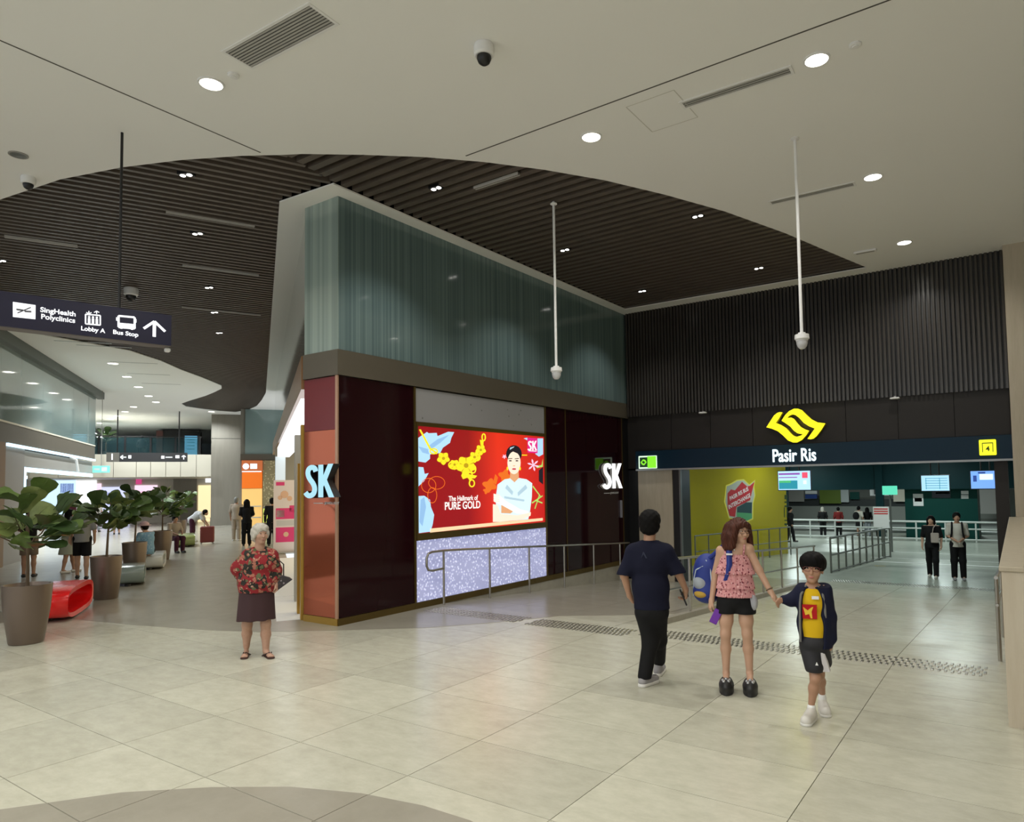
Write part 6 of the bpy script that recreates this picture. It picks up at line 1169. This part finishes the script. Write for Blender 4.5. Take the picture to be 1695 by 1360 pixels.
# ------------------------------------------------------------------ the man walking away
def add_man():
    p = Person(1072, 1135, 'man in navy t-shirt and black trousers walking away with a phone'); J = p.J; B = p.B; t = p.t; h = 0.0065
    hc = J(1076, 867, 0.02); P, R = head(B, hc, math.pi - 0.15, 1.02); nk = J(1075, 893, 0.02); sL, sR = J(1048, 913), J(1103, 913); eL, wL = J(1033, 951, -0.02), J(1042, 985, 0.06); eR, wR = J(1123, 948, 0.02), J(1135, 976, 0.10)
    chest, waist, pel = J(1075, 930), J(1077, 970), J(1079, 1005); hL, hR = J(1069, 1016), J(1088, 1016); kL, aL = J(1077, 1060, 0.03), J(1067, 1117, 0.0); kR, aR = J(1090, 1058, 0.16), J(1091, 1092, 0.40)
    B.cap(hc + (0, 0, -0.05), nk, 0.056, 0.060, 0.03); B.cap(sL, sR, 0.055, 0.055, 0.05); B.ell(chest, (0.17, 0.115, 0.18), 0.05); B.ell(waist, (0.145, 0.105, 0.15), 0.05); B.ell(pel, (0.15, 0.12, 0.12), 0.05)
    limb(B, [sL, eL, wL], [0.052, 0.042, 0.028]); limb(B, [sR, eR, wR], [0.052, 0.042, 0.028]); limb(B, [hL, kL, aL], [0.085, 0.058, 0.038], 0.03); limb(B, [hR, kR, aR], [0.085, 0.058, 0.038], 0.03)
    hand(B, wL, J(1049, 998, 0.10) - wL, (0.8, 0.1, 0), (0.1, 0.9, 0), 1.0, 0.7); hand(B, wR, J(1134, 998, 0.16) - wR, (-0.9, -0.1, 0), (-0.2, 0.9, 0.2), 1.0, 0.9); solid_obj('body', B, SKIN_T, t, h)
    H = Solid(); H.ell(P(0, -0.018, 0.045), (0.110, 0.122, 0.105), 0.02, R); H.ell(P(0, -0.050, -0.03), (0.100, 0.072, 0.080), 0.04, R); H.cut(P(0, 0.12, -0.06), (0.13, 0.085, 0.12), R); solid_obj('hair', H, HAIRBK, t, h, lambda X, Y, Z: 0.003 * np.sin(110 * X) * np.sin(90 * Z + 40 * Y))
    T = Solid(); T.cap(sL, sR, 0.066, 0.066, 0.06); T.cap(sL + (0.05, 0, 0.03), nk + (-0.03, 0, -0.03), 0.05, 0.05, 0.06); T.cap(sR + (-0.05, 0, 0.03), nk + (0.03, 0, -0.03), 0.05, 0.05, 0.06); T.ell(chest, (0.20, 0.14, 0.20), 0.06); T.ell(waist, (0.182, 0.135, 0.18), 0.05); T.cap(waist, pel, 0.160, 0.168, 0.05, (1.05, 0.8)); T.cap(sL, eL, 0.066, 0.075, 0.06); T.cap(sR, eR, 0.066, 0.078, 0.06)
    T.plane(nk + (0, 0, -0.005), (0, 0, 1)); T.plane((0, 0, J(1075, 1007)[2]), (0, 0, -1))
    for e_, s_ in ((eL, sL), (eR, sR)): T.cut(e_ + unit(e_ - s_) * 0.052, (0.10, 0.12, 0.060))
    solid_obj('t_shirt', T, mat('navy_cotton', (0.007, 0.008, 0.022), 0.85, bump=(14, 0.3)), t, h); ml = J(1066, 916); obj('shirt_mark', MB().plate([(ml[0] + x, -0.150, ml[2] + z) for x, z in ((-0.03, -0.03), (-0.01, 0.03), (0.0, 0.03), (0.03, -0.03), (0.015, -0.03), (-0.005, 0.01))], (0, -1, 0), 0.012), mat('faint_print', (0.035, 0.04, 0.07), 0.8), t)
    N = Solid(); N.ell(pel + (0, 0, -0.02), (0.165, 0.135, 0.13), 0.04); limb(N, [hL, kL, aL + (0, 0, -0.01)], [0.105, 0.082, 0.068], 0.04); limb(N, [hR, kR, aR + (0, 0, 0.0)], [0.105, 0.082, 0.066], 0.04); N.plane((0, 0, 0.075), (0, 0, -1)); solid_obj('trousers', N, mat('black_trousers', (0.008, 0.008, 0.009), 0.8, bump=(12, 0.3)), t, h)
    for aa, toe, lift in ((aL, (0.10, 0.12), 0.0), (aR, (0.03, 0.17), 0.0)):
        hb = np.array((aa[0] - 0.02, aa[1] - 0.03, 0.05 + lift)); e = np.array((aa[0] + toe[0], aa[1] + toe[1], 0.045 + lift)); Q = Solid(); Q.cap(hb, e, 0.044, 0.042, 0.02); Q.cap(hb + (0.01, 0.02, 0.04), hb * 0.5 + e * 0.5, 0.042, 0.036, 0.03); Q.plane((0, 0, lift), (0, 0, -1)); sh = solid_obj('trainer', Q, M_SHOEG, t, h); Q = Solid(); Q.cap((hb[0], hb[1], lift + 0.018), (e[0], e[1], lift + 0.018), 0.048, 0.047, 0.02); Q.plane((0, 0, lift + 0.034), (0, 0, 1)); Q.plane((0, 0, lift), (0, 0, -1)); solid_obj('sole', Q, M_SOLEW, sh, h)
    c = J(1131, 988, 0.13); rz = math.atan2(p.rt[1], p.rt[0]); W2 = (p.base[0] + c[0] * p.rt[0] + c[1] * p.fw[0], p.base[1] + c[0] * p.rt[1] + c[1] * p.fw[1], c[2]); ph = thing('phone', 'black phone with a finger strap in the walking man\'s right hand', 'phone', W2, rz); obj('case', MB().bbox(-0.008, 0.008, -0.04, 0.04, -0.085, 0.085, 0.004), M_BLACK, ph); obj('strap', MB().tube([(0.008, 0, 0.0), (0.05, 0.0, -0.01), (0.06, 0, 0.04), (0.008, 0.0, 0.03)], 0.006, 6), M_BLACK, ph); ph.rotation_euler = (0, 0.38, rz); ph.rotation_euler = (0, -0.38, rz)
add_man()
# ------------------------------------------------------------------ the elderly woman
def add_elder():
    p = Person(427, 1086, 'elderly white-haired woman in red floral blouse and brown skirt'); J = p.J; B = p.B; t = p.t; h = 0.0068
    hc = J(431, 884, -0.02); P, R = head(B, hc, 0.40, 0.98); nk = J(430, 906); sL, sR = J(410, 921), J(449, 920); eL, wL = J(394, 940, 0.04), J(399, 960, 0.12); eR, wR = J(456, 944, 0.02), J(456, 966, -0.04)
    chest, waist, pel = J(428, 935), J(426, 962), J(425, 988); hL, hR = J(412, 995), J(438, 995); kL, aL = J(409, 1034, 0.04), J(408, 1070, 0.10); kR, aR = J(440, 1032, -0.02), J(440, 1076, -0.03)
    B.cap(hc + (0, 0.01, -0.06), nk, 0.052, 0.06, 0.03); B.cap(sL, sR, 0.055, 0.055, 0.05); B.ell(chest, (0.165, 0.125, 0.15), 0.05); B.ell(waist, (0.165, 0.135, 0.14), 0.05); B.ell(pel, (0.175, 0.135, 0.12), 0.05)
    limb(B, [sL, eL, wL], [0.05, 0.042, 0.028]); limb(B, [sR, eR, wR], [0.05, 0.042, 0.028])
    for hh, kk, aa, toe in ((hL, kL, aL, (-0.02, -0.14)), (hR, kR, aR, (0.05, -0.14))):
        limb(B, [hh, kk, kk * 0.6 + aa * 0.4 + (0, 0.02, 0), aa], [0.085, 0.056, 0.055, 0.036], 0.03); B.cap((aa[0], aa[1] + 0.03, 0.045), (aa[0] + toe[0], aa[1] + toe[1], 0.032), 0.030, 0.028, 0.03)
        for s in (-0.028, -0.012, 0.003, 0.017, 0.030): B.cap((aa[0] + toe[0] * 0.9 + s, aa[1] + toe[1] * 0.9, 0.030), (aa[0] + toe[0] * 1.15 + s, aa[1] + toe[1] * 1.2, 0.026), 0.010, 0.009, 0.008)
    hand(B, wL, (0.3, 0.7, -0.7), (0, 0.8, 0), (0.8, 0.2, 0), 0.95, 0.6); hand(B, wR, J(459, 982, -0.06) - wR, (-0.8, 0, 0), (0, -0.9, 0), 0.95, 1.0); solid_obj('body', B, SKIN_O, t, h); face(t, P, R, 0.98, mat('lip_pale', (0.36, 0.14, 0.12), 0.5), mat('grey_brow', (0.3, 0.28, 0.26), 0.7))
    H = Solid(); H.ell(P(0, -0.025, 0.035), (0.100, 0.112, 0.105), 0.02, R); H.ell(P(0, 0.03, 0.078), (0.085, 0.06, 0.045), 0.03, R); H.ell(P(0, -0.07, -0.035), (0.085, 0.055, 0.07), 0.03, R)
    for s in (-1, 1): H.ell(P(s * 0.082, -0.005, 0.0), (0.026, 0.05, 0.06), 0.02, R)
    H.cut(P(0, 0.12, -0.05), (0.068, 0.075, 0.105), R); solid_obj('hair', H, mat('white_grey_hair', (0.56, 0.53, 0.47), 0.6, noise=(40, (0.40, 0.37, 0.32), 0.2, (1, 1, 0.3))), t, h, lambda X, Y, Z: 0.004 * np.sin(90 * X + 20 * Z) * np.sin(80 * Z))
    T = Solid(); T.cap(sL, sR, 0.066, 0.066, 0.07); T.cap(sL + (0.04, 0, 0.02), nk + (-0.05, 0.01, -0.03), 0.05, 0.05, 0.06); T.cap(sR + (-0.04, 0, 0.02), nk + (0.05, 0.01, -0.03), 0.05, 0.05, 0.06); T.ell(chest, (0.210, 0.165, 0.17), 0.05); T.ell(waist, (0.215, 0.17, 0.17), 0.05); T.cap(waist, pel, 0.19, 0.19, 0.05, (1.08, 0.85)); T.cap(sL, eL, 0.085, 0.082, 0.05); T.cap(eL, eL * 0.55 + wL * 0.45, 0.078, 0.066, 0.04); T.cap(sR, eR, 0.080, 0.075, 0.05); T.cap(eR, eR * 0.4 + wR * 0.6, 0.072, 0.055, 0.04)
    T.cut(tuple(nk + (0.005, -0.09, 0.02)), (0.075, 0.09, 0.06)); T.plane(nk + (0, 0, 0.012), (0, 0, 1)); T.plane((0, 0, J(426, 979)[2]), (0, 0, -1))
    solid_obj('blouse', T, cells_mat('red_floral_print', (0.22, 0.008, 0.013), [((0.014, 0.013, 0.009), 0.50), ((0.10, 0.11, 0.05), 0.30), ((0.33, 0.12, 0.08), 0.38), ((0.42, 0.25, 0.18), 0.20)], 12.0, rough=0.85, smooth=True), t, h, lambda X, Y, Z: 0.005 * np.sin(26 * X + 8 * Z) * np.sin(19 * Z))
    S = Solid(); zt, zb = J(425, 974)[2], J(423, 1025)[2]; S.fru((pel[0] - 0.005, 0.0, zb), (0.218, 0.160), (pel[0], 0.0, zt), (0.195, 0.15)); solid_obj('skirt', S, mat('brown_skirt', (0.050, 0.025, 0.028), 0.6, spec=0.2), t, h, lambda X, Y, Z: 0.004 * np.sin(7 * np.arctan2(Y, X - pel[0])) * (zt - Z) / (zt - zb))
    for aa, toe in ((aL, (-0.02, -0.14)), (aR, (0.05, -0.14))):
        Q = Solid(); Q.cap((aa[0], aa[1] + 0.045, 0.008), (aa[0] + toe[0] * 1.1, aa[1] + toe[1] * 1.1, 0.008), 0.036, 0.045, 0.02); Q.plane((0, 0, 0.016), (0, 0, 1)); Q.plane((0, 0, 0.0), (0, 0, -1)); sh = solid_obj('sandal', Q, mat('brown_sandal', (0.05, 0.02, 0.015), 0.6), t, h); e = np.array((aa[0] + toe[0], aa[1] + toe[1], 0))
        obj('sandal_strap', MB().tube([(aa[0] - 0.042, aa[1] - 0.03, 0.015), e + (-0.01, 0.02, 0.065), e + (0.0, -0.01, 0.045), e + (0.012, 0.02, 0.065), (aa[0] + 0.045, aa[1] - 0.03, 0.015)], 0.008, 6), mat('dark_strap', (0.03, 0.012, 0.01), 0.5), sh)
    c = J(465, 961, 0.0); rz = math.atan2(p.rt[1], p.rt[0]); W2 = (p.base[0] + c[0] * p.rt[0] + c[1] * p.fw[0], p.base[1] + c[0] * p.rt[1] + c[1] * p.fw[1], c[2]); bg = thing('handbag', 'dark patterned handbag on the elderly woman\'s arm', 'handbag', W2, rz)
    q = MB().loft([[(x, y, z) for x, z in ((-0.10, -0.10), (0.02, -0.06), (0.13, 0.02), (0.02, 0.06), (-0.10, 0.10))] for y in (-0.045, -0.03, 0.03, 0.045)]); q = MB(); prof = [(-0.11, -0.13), (-0.04, -0.11), (0.13, 0.01), (0.10, 0.035), (-0.05, 0.09), (-0.11, 0.10)]
    q.loft([[(x * k, y, z * k) for x, z in prof] for y, k in ((-0.055, 0.9), (-0.04, 1.0), (0.04, 1.0), (0.055, 0.9))]); obj('bag', q, cells_mat('mosaic_bag', (0.03, 0.025, 0.03), [((0.30, 0.26, 0.28), 0.22), ((0.10, 0.06, 0.05), 0.2)], 22, rough=0.5), bg); obj('handle', MB().tube([(-0.08, 0, 0.09), (-0.05, 0, 0.20), (-0.02, 0.0, 0.25), (0.03, 0, 0.20), (0.03, 0, 0.06)], 0.008, 6), M_BLACK, bg)
add_elder()
# ------------------------------------------------------------------ everyone else in the corridor and the station
def crowd(px, py, label, H=1.7, yaw=0.0, pose='stand', skin=None, hair=None, top=None, bottom=None, shoe=None, style='short', legs='trousers', sleeve='short', h=0.011, z=0.0, hat=None, slim=1.0, lift=0.0, arms='down'):
    p = Person(px, py, label, z); t = p.t; B = p.B; sc = H / 1.70; hs = 0.96; c, s = math.cos(yaw), math.sin(yaw)
    def V(x, y, zz): return np.array((x * c - y * s, x * s + y * c, zz)) * sc + np.array((0, 0, lift))
    st = 0.0; bend = 0.0
    if pose == 'walk': st = 0.16
    pel = V(0, 0, 0.93); ch = V(0, 0, 1.27); nk = V(0, 0.0, 1.44); hc = V(0, -0.02, 1.585); shs = [V(k * 0.17, 0, 1.39) for k in (-1, 1)]; els = [V(k * 0.23, 0.02, 1.11) for k in (-1, 1)]; wrs = [V(k * 0.23, -0.06, 0.88) for k in (-1, 1)]
    hips = [V(k * 0.085, 0, 0.90) for k in (-1, 1)]; kns = [V(k * 0.095, -st * k * 0.6 - 0.01, 0.49) for k in (-1, 1)]; ans = [V(k * 0.10, -st * k, 0.09) for k in (-1, 1)]
    if arms == 'front': els = [V(k * 0.22, 0.0, 1.12) for k in (-1, 1)]; wrs = [V(k * 0.07, -0.17, 1.02) for k in (-1, 1)]
    if arms == 'phone': els = [V(k * 0.21, -0.04, 1.13) for k in (-1, 1)]; wrs = [V(k * 0.08, -0.25, 1.22) for k in (-1, 1)]
    if pose == 'sit':
        pel = V(0, 0, 0.53); ch = V(0, -0.06, 0.86); nk = V(0, -0.09, 1.03); hc = V(0, -0.14, 1.17); shs = [V(k * 0.17, -0.07, 0.98) for k in (-1, 1)]; els = [V(k * 0.22, -0.16, 0.74) for k in (-1, 1)]; wrs = [V(k * 0.12, -0.36, 0.66) for k in (-1, 1)]
        hips = [V(k * 0.09, -0.03, 0.50) for k in (-1, 1)]; kns = [V(k * 0.11, -0.44, 0.50) for k in (-1, 1)]; ans = [V(k * 0.11, -0.42, 0.09) for k in (-1, 1)]
    if pose == 'bend':
        pel = V(0, 0.05, 0.90); ch = V(0, -0.22, 1.10); nk = V(0, -0.36, 1.19); hc = V(0, -0.50, 1.20); shs = [V(k * 0.17, -0.33, 1.15) for k in (-1, 1)]; els = [V(k * 0.2, -0.42, 0.90) for k in (-1, 1)]; wrs = [V(k * 0.12, -0.55, 0.72) for k in (-1, 1)]
    skin = skin or SKIN_T; hair = hair or HAIRBK; P, R = head(B, hc, -yaw * 0 + math.atan2(s, c), hs * sc); 
    B.cap(hc + (0, 0, -0.05), nk, 0.05, 0.055, 0.03); B.cap(shs[0], shs[1], 0.055 * sc, None, 0.05); B.ell(ch, (0.15 * slim * sc, 0.12 * sc, 0.16 * sc), 0.05); B.cap(ch, pel, 0.115 * sc, 0.125 * sc, 0.05); B.ell(pel, (0.15 * slim * sc, 0.125 * sc, 0.12 * sc), 0.05)
    for k in (0, 1):
        limb(B, [shs[k], els[k], wrs[k]], [0.047 * sc, 0.038 * sc, 0.026 * sc]); limb(B, [hips[k], kns[k], kns[k] * 0.6 + ans[k] * 0.4, ans[k]], [0.08 * sc, 0.054 * sc, 0.05 * sc, 0.034 * sc], 0.03); B.cap(ans[k], ans[k] + V(0, -0.12, -0.055) - (0, 0, lift), 0.032 * sc, 0.028 * sc, 0.02)
        d = unit(wrs[k] - els[k]); side = (1 if k == 0 else -1); hand(B, wrs[k], d, V(side, 0, 0) - (0, 0, lift), V(0, -1, 0) - (0, 0, lift), sc, 0.6, 0.006)
    solid_obj('body', B, skin, t, h)
    if abs(math.atan2(s, c)) < 1.9 and h < 0.012: face(t, P, R, hs * sc, LIP, BROWBK)
    Hh = Solid(); Hh.ell(P(0, -0.02, 0.035), (0.094 * sc, 0.11 * sc, 0.104 * sc), 0.02, R); Hh.ell(P(0, -0.06, -0.03), (0.082 * sc, 0.055 * sc, 0.07 * sc), 0.03, R)
    if style == 'long':
        for x in (-0.06, -0.02, 0.02, 0.06): Hh.cap(P(x, -0.07, 0.0), P(x * 1.3, -0.10, -0.32), 0.045 * sc, 0.035 * sc, 0.03)
        for x in (-1, 1): Hh.cap(P(x * 0.082, -0.01, 0.03), P(x * 0.10, -0.03, -0.2), 0.03 * sc, 0.028 * sc, 0.03)
    if style == 'scarf':
        Hh.ell(P(0, -0.03, -0.09), (0.105 * sc, 0.10 * sc, 0.13 * sc), 0.04, R)
    Hh.cut(P(0, 0.125, -0.055), (0.075 * sc, 0.08 * sc, 0.115 * sc), R); solid_obj('headscarf' if style == 'scarf' else 'hair', Hh, hair, t, h)
    if hat: Q = Solid(); Q.ell(P(0, -0.01, 0.075), (0.105 * sc, 0.118 * sc, 0.07 * sc), 0.02, R); Q.ell(P(0, -0.01, 0.035), (0.16 * sc, 0.17 * sc, 0.016 * sc), 0.03, R); solid_obj('bucket_hat', Q, hat, t, h)
    T = Solid(); T.cap(shs[0], shs[1], 0.070 * sc, None, 0.05); T.ell(ch, (0.178 * slim * sc, 0.145 * sc, 0.18 * sc), 0.05); T.cap(ch, pel if pose in ('sit', 'bend') else pel - (0, 0, 0.16), 0.145 * slim * sc, 0.155 * slim * sc, 0.05); low = pel - (0, 0, 0.03)
    for k in (0, 1):
        e = els[k] * 0.85 + shs[k] * 0.15; T.cap(shs[k], e, 0.062 * sc, 0.062 * sc, 0.03)
        if sleeve == 'long': T.cap(e, wrs[k], 0.056 * sc, 0.04 * sc, 0.03)
    if pose != 'bend': T.plane(nk + (0, 0, -0.005), (0, 0, 1)); T.plane(low + (0, 0, -0.06), (0, 0, -1))
    solid_obj('top', T, top, t, h); N = Solid(); N.ell(pel, (0.165 * slim * sc, 0.14 * sc, 0.13 * sc), 0.04)
    if legs == 'dress': N.fru(pel * (1, 1, 0) + (0, 0, lift + 0.50 * sc), (0.24 * sc, 0.2 * sc), pel + (0, 0, 0.05), (0.16 * sc, 0.14 * sc))
    elif legs == 'skirt': N.fru(pel * (1, 1, 0) + (0, 0, lift + 0.55 * sc), (0.2 * sc, 0.17 * sc), pel + (0, 0, 0.04), (0.165 * sc, 0.14 * sc))
    else:
        for k in (0, 1):
            if legs == 'trousers': limb(N, [hips[k], kns[k], ans[k]], [0.098 * sc, 0.078 * sc, 0.066 * sc], 0.04)
            elif pose == 'sit': N.cap(hips[k], kns[k] * 0.9 + hips[k] * 0.1, 0.095 * sc, 0.085 * sc, 0.04)
            else: N.cap(hips[k], kns[k] * 0.85 + hips[k] * 0.15, 0.10 * sc, 0.095 * sc, 0.04)
    if pose != 'sit' and legs == 'shorts': N.plane((0, 0, lift + 0.53 * sc), (0, 0, -1))
    if pose != 'sit': N.plane((0, 0, lift + 0.06), (0, 0, -1))
    solid_obj({'dress': 'dress_skirt', 'skirt': 'skirt', 'shorts': 'shorts'}.get(legs, 'trousers'), N, bottom, t, h)
    for k in (0, 1):
        a = ans[k]; f = V(0, -0.15, 0) - (0, 0, lift); Q = Solid(); Q.cap((a[0], a[1], lift + 0.04) - f * 0.2, (a[0], a[1], lift + 0.036) + f, 0.042 * sc, 0.040 * sc, 0.02); Q.plane((0, 0, lift + 0.0), (0, 0, -1)); solid_obj('shoe', Q, shoe or M_RUB, t, h)
    return p
PI = math.pi
C_BLK = mat('black_cloth', (0.008, 0.008, 0.009), 0.85); C_GREY = mat('grey_tshirt', (0.26, 0.26, 0.26), 0.9); C_TAN = mat('tan_shorts', (0.20, 0.15, 0.11), 0.85); C_SAGE = mat('sage_dress', (0.36, 0.38, 0.30), 0.9); C_WHITE = mat('white_tee', (0.52, 0.49, 0.43), 0.9); C_RED = mat('red_hoodie', (0.16, 0.018, 0.018), 0.9); C_MAR = mat('maroon_trousers', (0.055, 0.015, 0.03), 0.85); C_LGR = mat('light_grey_trousers', (0.34, 0.36, 0.40), 0.9); C_BEI = mat('beige_cloth', (0.36, 0.30, 0.24), 0.9)
C_BLUEP = cells_mat('blue_patterned_shirt', (0.16, 0.30, 0.42), [((0.42, 0.52, 0.58), 0.25), ((0.05, 0.12, 0.20), 0.15)], 24, rough=0.85); C_WPAT = cells_mat('white_patterned_shirt', (0.50, 0.50, 0.52), [((0.12, 0.12, 0.15), 0.18), ((0.4, 0.25, 0.3), 0.12)], 18, rough=0.85)
Z2 = zr(20.3)
g1 = crowd(1545, 956, 'girl in black carrying a pale tote, walking in the station opening', 1.62, -0.15, 'walk', SKIN, HAIRBK, C_BLK, C_BLK, M_SHOEW, 'long', z=Z2, h=0.0105)
q = MB().bbox(-0.02, 0.17, -0.21, -0.15, 0.93, 1.19, 0.015); q.tube([(0.02, -0.18, 1.18), (0.05, -0.19, 1.33), (0.12, -0.1, 1.42)], 0.012, 6); obj('tote_bag', q, mat('pale_tote', (0.42, 0.36, 0.32), 0.8), g1.t)
g2_ = crowd(1588, 960, 'youth in white t-shirt and black trousers with backpack straps in the station opening', 1.72, 0.1, 'stand', SKIN_T, HAIRBK, C_WHITE, C_BLK, M_SHOEG, arms='front', z=Z2, h=0.0105)
sb = MB()
for k in (-1, 1): sb.tube([(k * 0.10, 0.10, 1.44), (k * 0.11, -0.05, 1.475), (k * 0.115, -0.15, 1.36), (k * 0.125, -0.155, 1.20), (k * 0.15, -0.10, 1.08)], 0.022, 7)
obj('backpack_strap', sb, C_BLK, g2_.t, True)
def far(px, label, H, yaw, hair, top, bot, style='short', legs='trousers', sleeve='long', arms='down', skin=None): return crowd(px, 888, label, H, yaw, 'stand', skin, hair, top, bot, None, style, legs, sleeve, 0.016, -1.0, arms=arms)
far(1363, 'person in pale headscarf and black clothes waiting at the far barrier', 1.60, PI, mat('pale_scarf', (0.38, 0.36, 0.32), 0.9), C_BLK, C_BLK, 'scarf')
far(1389, 'person in dark red hoodie leaning at the far barrier', 1.58, PI, HAIRBK, C_RED, C_BLK)
f3 = far(1423, 'student in white shirt and black skirt with backpack at the far barrier', 1.62, PI - 0.5, HAIRBK, C_WHITE, C_BLK, 'short', 'skirt', 'short'); q = Solid(); q.ell((-0.14, -0.16, 1.12), (0.16, 0.11, 0.22), 0.03); solid_obj('backpack', q, C_BLK, f3.t, 0.016)
far(1437, 'person in black top and light grey trousers at the far barrier', 1.56, PI, HAIRBK, C_BLK, C_LGR, 'long')
far(1455, 'dark clothed person beside the red-striped notice board', 1.55, PI * 0.8, HAIRBK, C_BLK, C_BLK)
crowd(1309, 897, 'dark clothed person half hidden behind the yellow wall', 1.65, PI * 0.5, 'walk', None, HAIRBK, C_BLK, C_BLK, z=zr(30), h=0.016, sleeve='long')
# corridor
crowd(47, 955, 'man in black t-shirt and tan shorts behind the nearest potted fig', 1.70, PI - 0.3, 'stand', None, None, C_BLK, C_TAN, M_RUB, legs='shorts', arms='phone')
crowd(113, 948, 'woman in sage green dress walking past the lit shop', 1.58, PI * 0.6, 'walk', None, None, mat('sage_top', (0.30, 0.30, 0.27), 0.9), C_SAGE, M_SHOEW, 'long', 'dress')
gm = crowd(135, 958, 'man in grey t-shirt and black shorts seen from behind', 1.73, PI - 0.1, 'walk', SKIN, None, C_GREY, C_BLK, M_RUB, legs='shorts', slim=1.12)
ring = MB().tube([(0.11 * math.cos(a), 0.10 * math.sin(a), 1.47) for a in np.linspace(0, 2 * PI, 17)], 0.035, 8); obj('neck_pillow', ring, C_BLK, gm.t, True)
crowd(193, 884, 'man in dark clothes standing beyond the second potted fig', 1.70, PI, 'stand', None, None, C_BLK, C_BLK, M_RUB, legs='shorts')
crowd(160, 880, 'distant shopper in white with short black hair near the violet display', 1.65, 0.4, 'stand', None, None, C_WHITE, C_LGR, h=0.014)
crowd(244, 944, 'seated person in blue patterned shirt and pink bucket hat on the grey bench', 1.62, PI + 0.7, 'sit', SKIN, None, C_BLUEP, C_BLK, legs='shorts', hat=mat('pink_hat', (0.55, 0.38, 0.38), 0.9), slim=1.1)
crowd(286, 914, 'seated person in dark maroon trousers behind the fourth planter', 1.60, 0.5, 'sit', None, None, C_BEI, C_MAR)
crowd(318, 897, 'bending shopper in white patterned shirt and maroon trousers', 1.62, 1.35, 'bend', SKIN, None, C_WPAT, C_MAR, M_SHOEW, sleeve='short')
crowd(408, 903, 'long-haired woman in black standing with her back turned', 1.66, PI, 'stand', SKIN, None, C_BLK, C_BLK, M_RUB, 'long', sleeve='long', arms='front')
crowd(391, 895, 'person in beige shirt and pale trousers beside the woman in black', 1.72, PI * 0.9, 'stand', None, mat('grey_hair', (0.2, 0.2, 0.19), 0.6), C_BEI, C_BEI, M_SHOEW)
crowd(450, 903, 'dark clothed person half hidden behind the pink banner', 1.70, PI, 'stand', None, None, C_BLK, C_BLK, sleeve='long')
sp_ = on_s(233, 752, 45.6); U = Person(427, 1086, 'dark silhouette of a person sitting behind the upper glass balustrade'); U.t.location = K(46.0, sp_[0], 4.05); U.t.rotation_euler = (0, 0, KROT)
S_ = Solid(); S_.cap((0, 0, 0.45), (0, 0, 0.9), 0.16, 0.14, 0.05); S_.cap((0, -0.17, 0.88), (0, 0.17, 0.88), 0.07, None, 0.04); S_.ell((0, 0, 1.12), (0.1, 0.085, 0.115), 0.03); S_.cap((0, 0, 0.9), (0, 0, 1.05), 0.055, None, 0.03)
for k in (-1, 1): S_.cap((0, k * 0.1, 0.45), (-0.4, k * 0.1, 0.47), 0.09, 0.07, 0.04); S_.cap((-0.4, k * 0.1, 0.47), (-0.4, k * 0.1, 0.03), 0.06, 0.05, 0.04); S_.cap((0, k * 0.2, 0.85), (-0.05, k * 0.24, 0.58), 0.05, 0.04, 0.03); S_.cap((-0.05, k * 0.24, 0.58), (-0.28, k * 0.12, 0.56), 0.04, 0.03, 0.03)
solid_obj('body', S_, C_BLK, U.t, 0.02)
sc_ = thing('stool', 'dark stool under the person on the upper bridge', 'stool', K(46.0, sp_[0], 4.05)); obj('seat', MB().lathe([(0.001, 0.34), (0.17, 0.34), (0.17, 0.38), (0.001, 0.38)], 14), M_BLACK, sc_); obj('leg', MB().tube([(0, 0, 0), (0, 0, 0.35)], 0.03, 8), M_BLACK, sc_)
# red suitcase by the bending shopper
P = on_z(343, 900); sc2 = thing('suitcase', 'dull red trolley suitcase beside the bending shopper', 'suitcase', (P[0], P[1], 0.0035), KROT + PI / 2); M_CASE = mat('dull_red_case', (0.20, 0.035, 0.03), 0.55)
obj('shell', MB().bbox(-0.24, 0.24, -0.14, 0.14, 0.06, 0.66, 0.03), M_CASE, sc2); obj('handle', MB().tube([(-0.1, 0.05, 0.66), (-0.1, 0.05, 0.98), (0.1, 0.05, 0.98), (0.1, 0.05, 0.66)], 0.012, 6), M_STEELDK, sc2)
for x in (-0.2, 0.2): obj('wheel', MB().tube([(x, -0.06, 0.035), (x, 0.06, 0.035)], 0.035, 10), M_PAPER, sc2)
# a dark palm on the upper floor
pp = on_s(175, 745, 50.0); pt = thing('potted_palm', 'dark potted palm on the upper floor above the exit sign', 'plant', K(50.0, pp[0], 4.05)); obj('pot', MB().lathe([(0.2, 0), (0.28, 0.5), (0.25, 0.5), (0.001, 0.45)], 16), M_BLACK, pt); obj('trunk', MB().tube([(0, 0, 0.4), (0.05, 0, 1.2)], 0.04, 6), M_BARK, pt)
for k in range(14):
    a = k * 2.4; el = 0.1 + 0.06 * k; o = bpy.data.objects.new('frond', LEAVES[2]); COL.objects.link(o); o.parent = pt; o.location = (0.05, 0, 1.1 + 0.02 * k); o.rotation_euler = (0, -el, a); o.scale = (0.85, 0.5, 0.85)
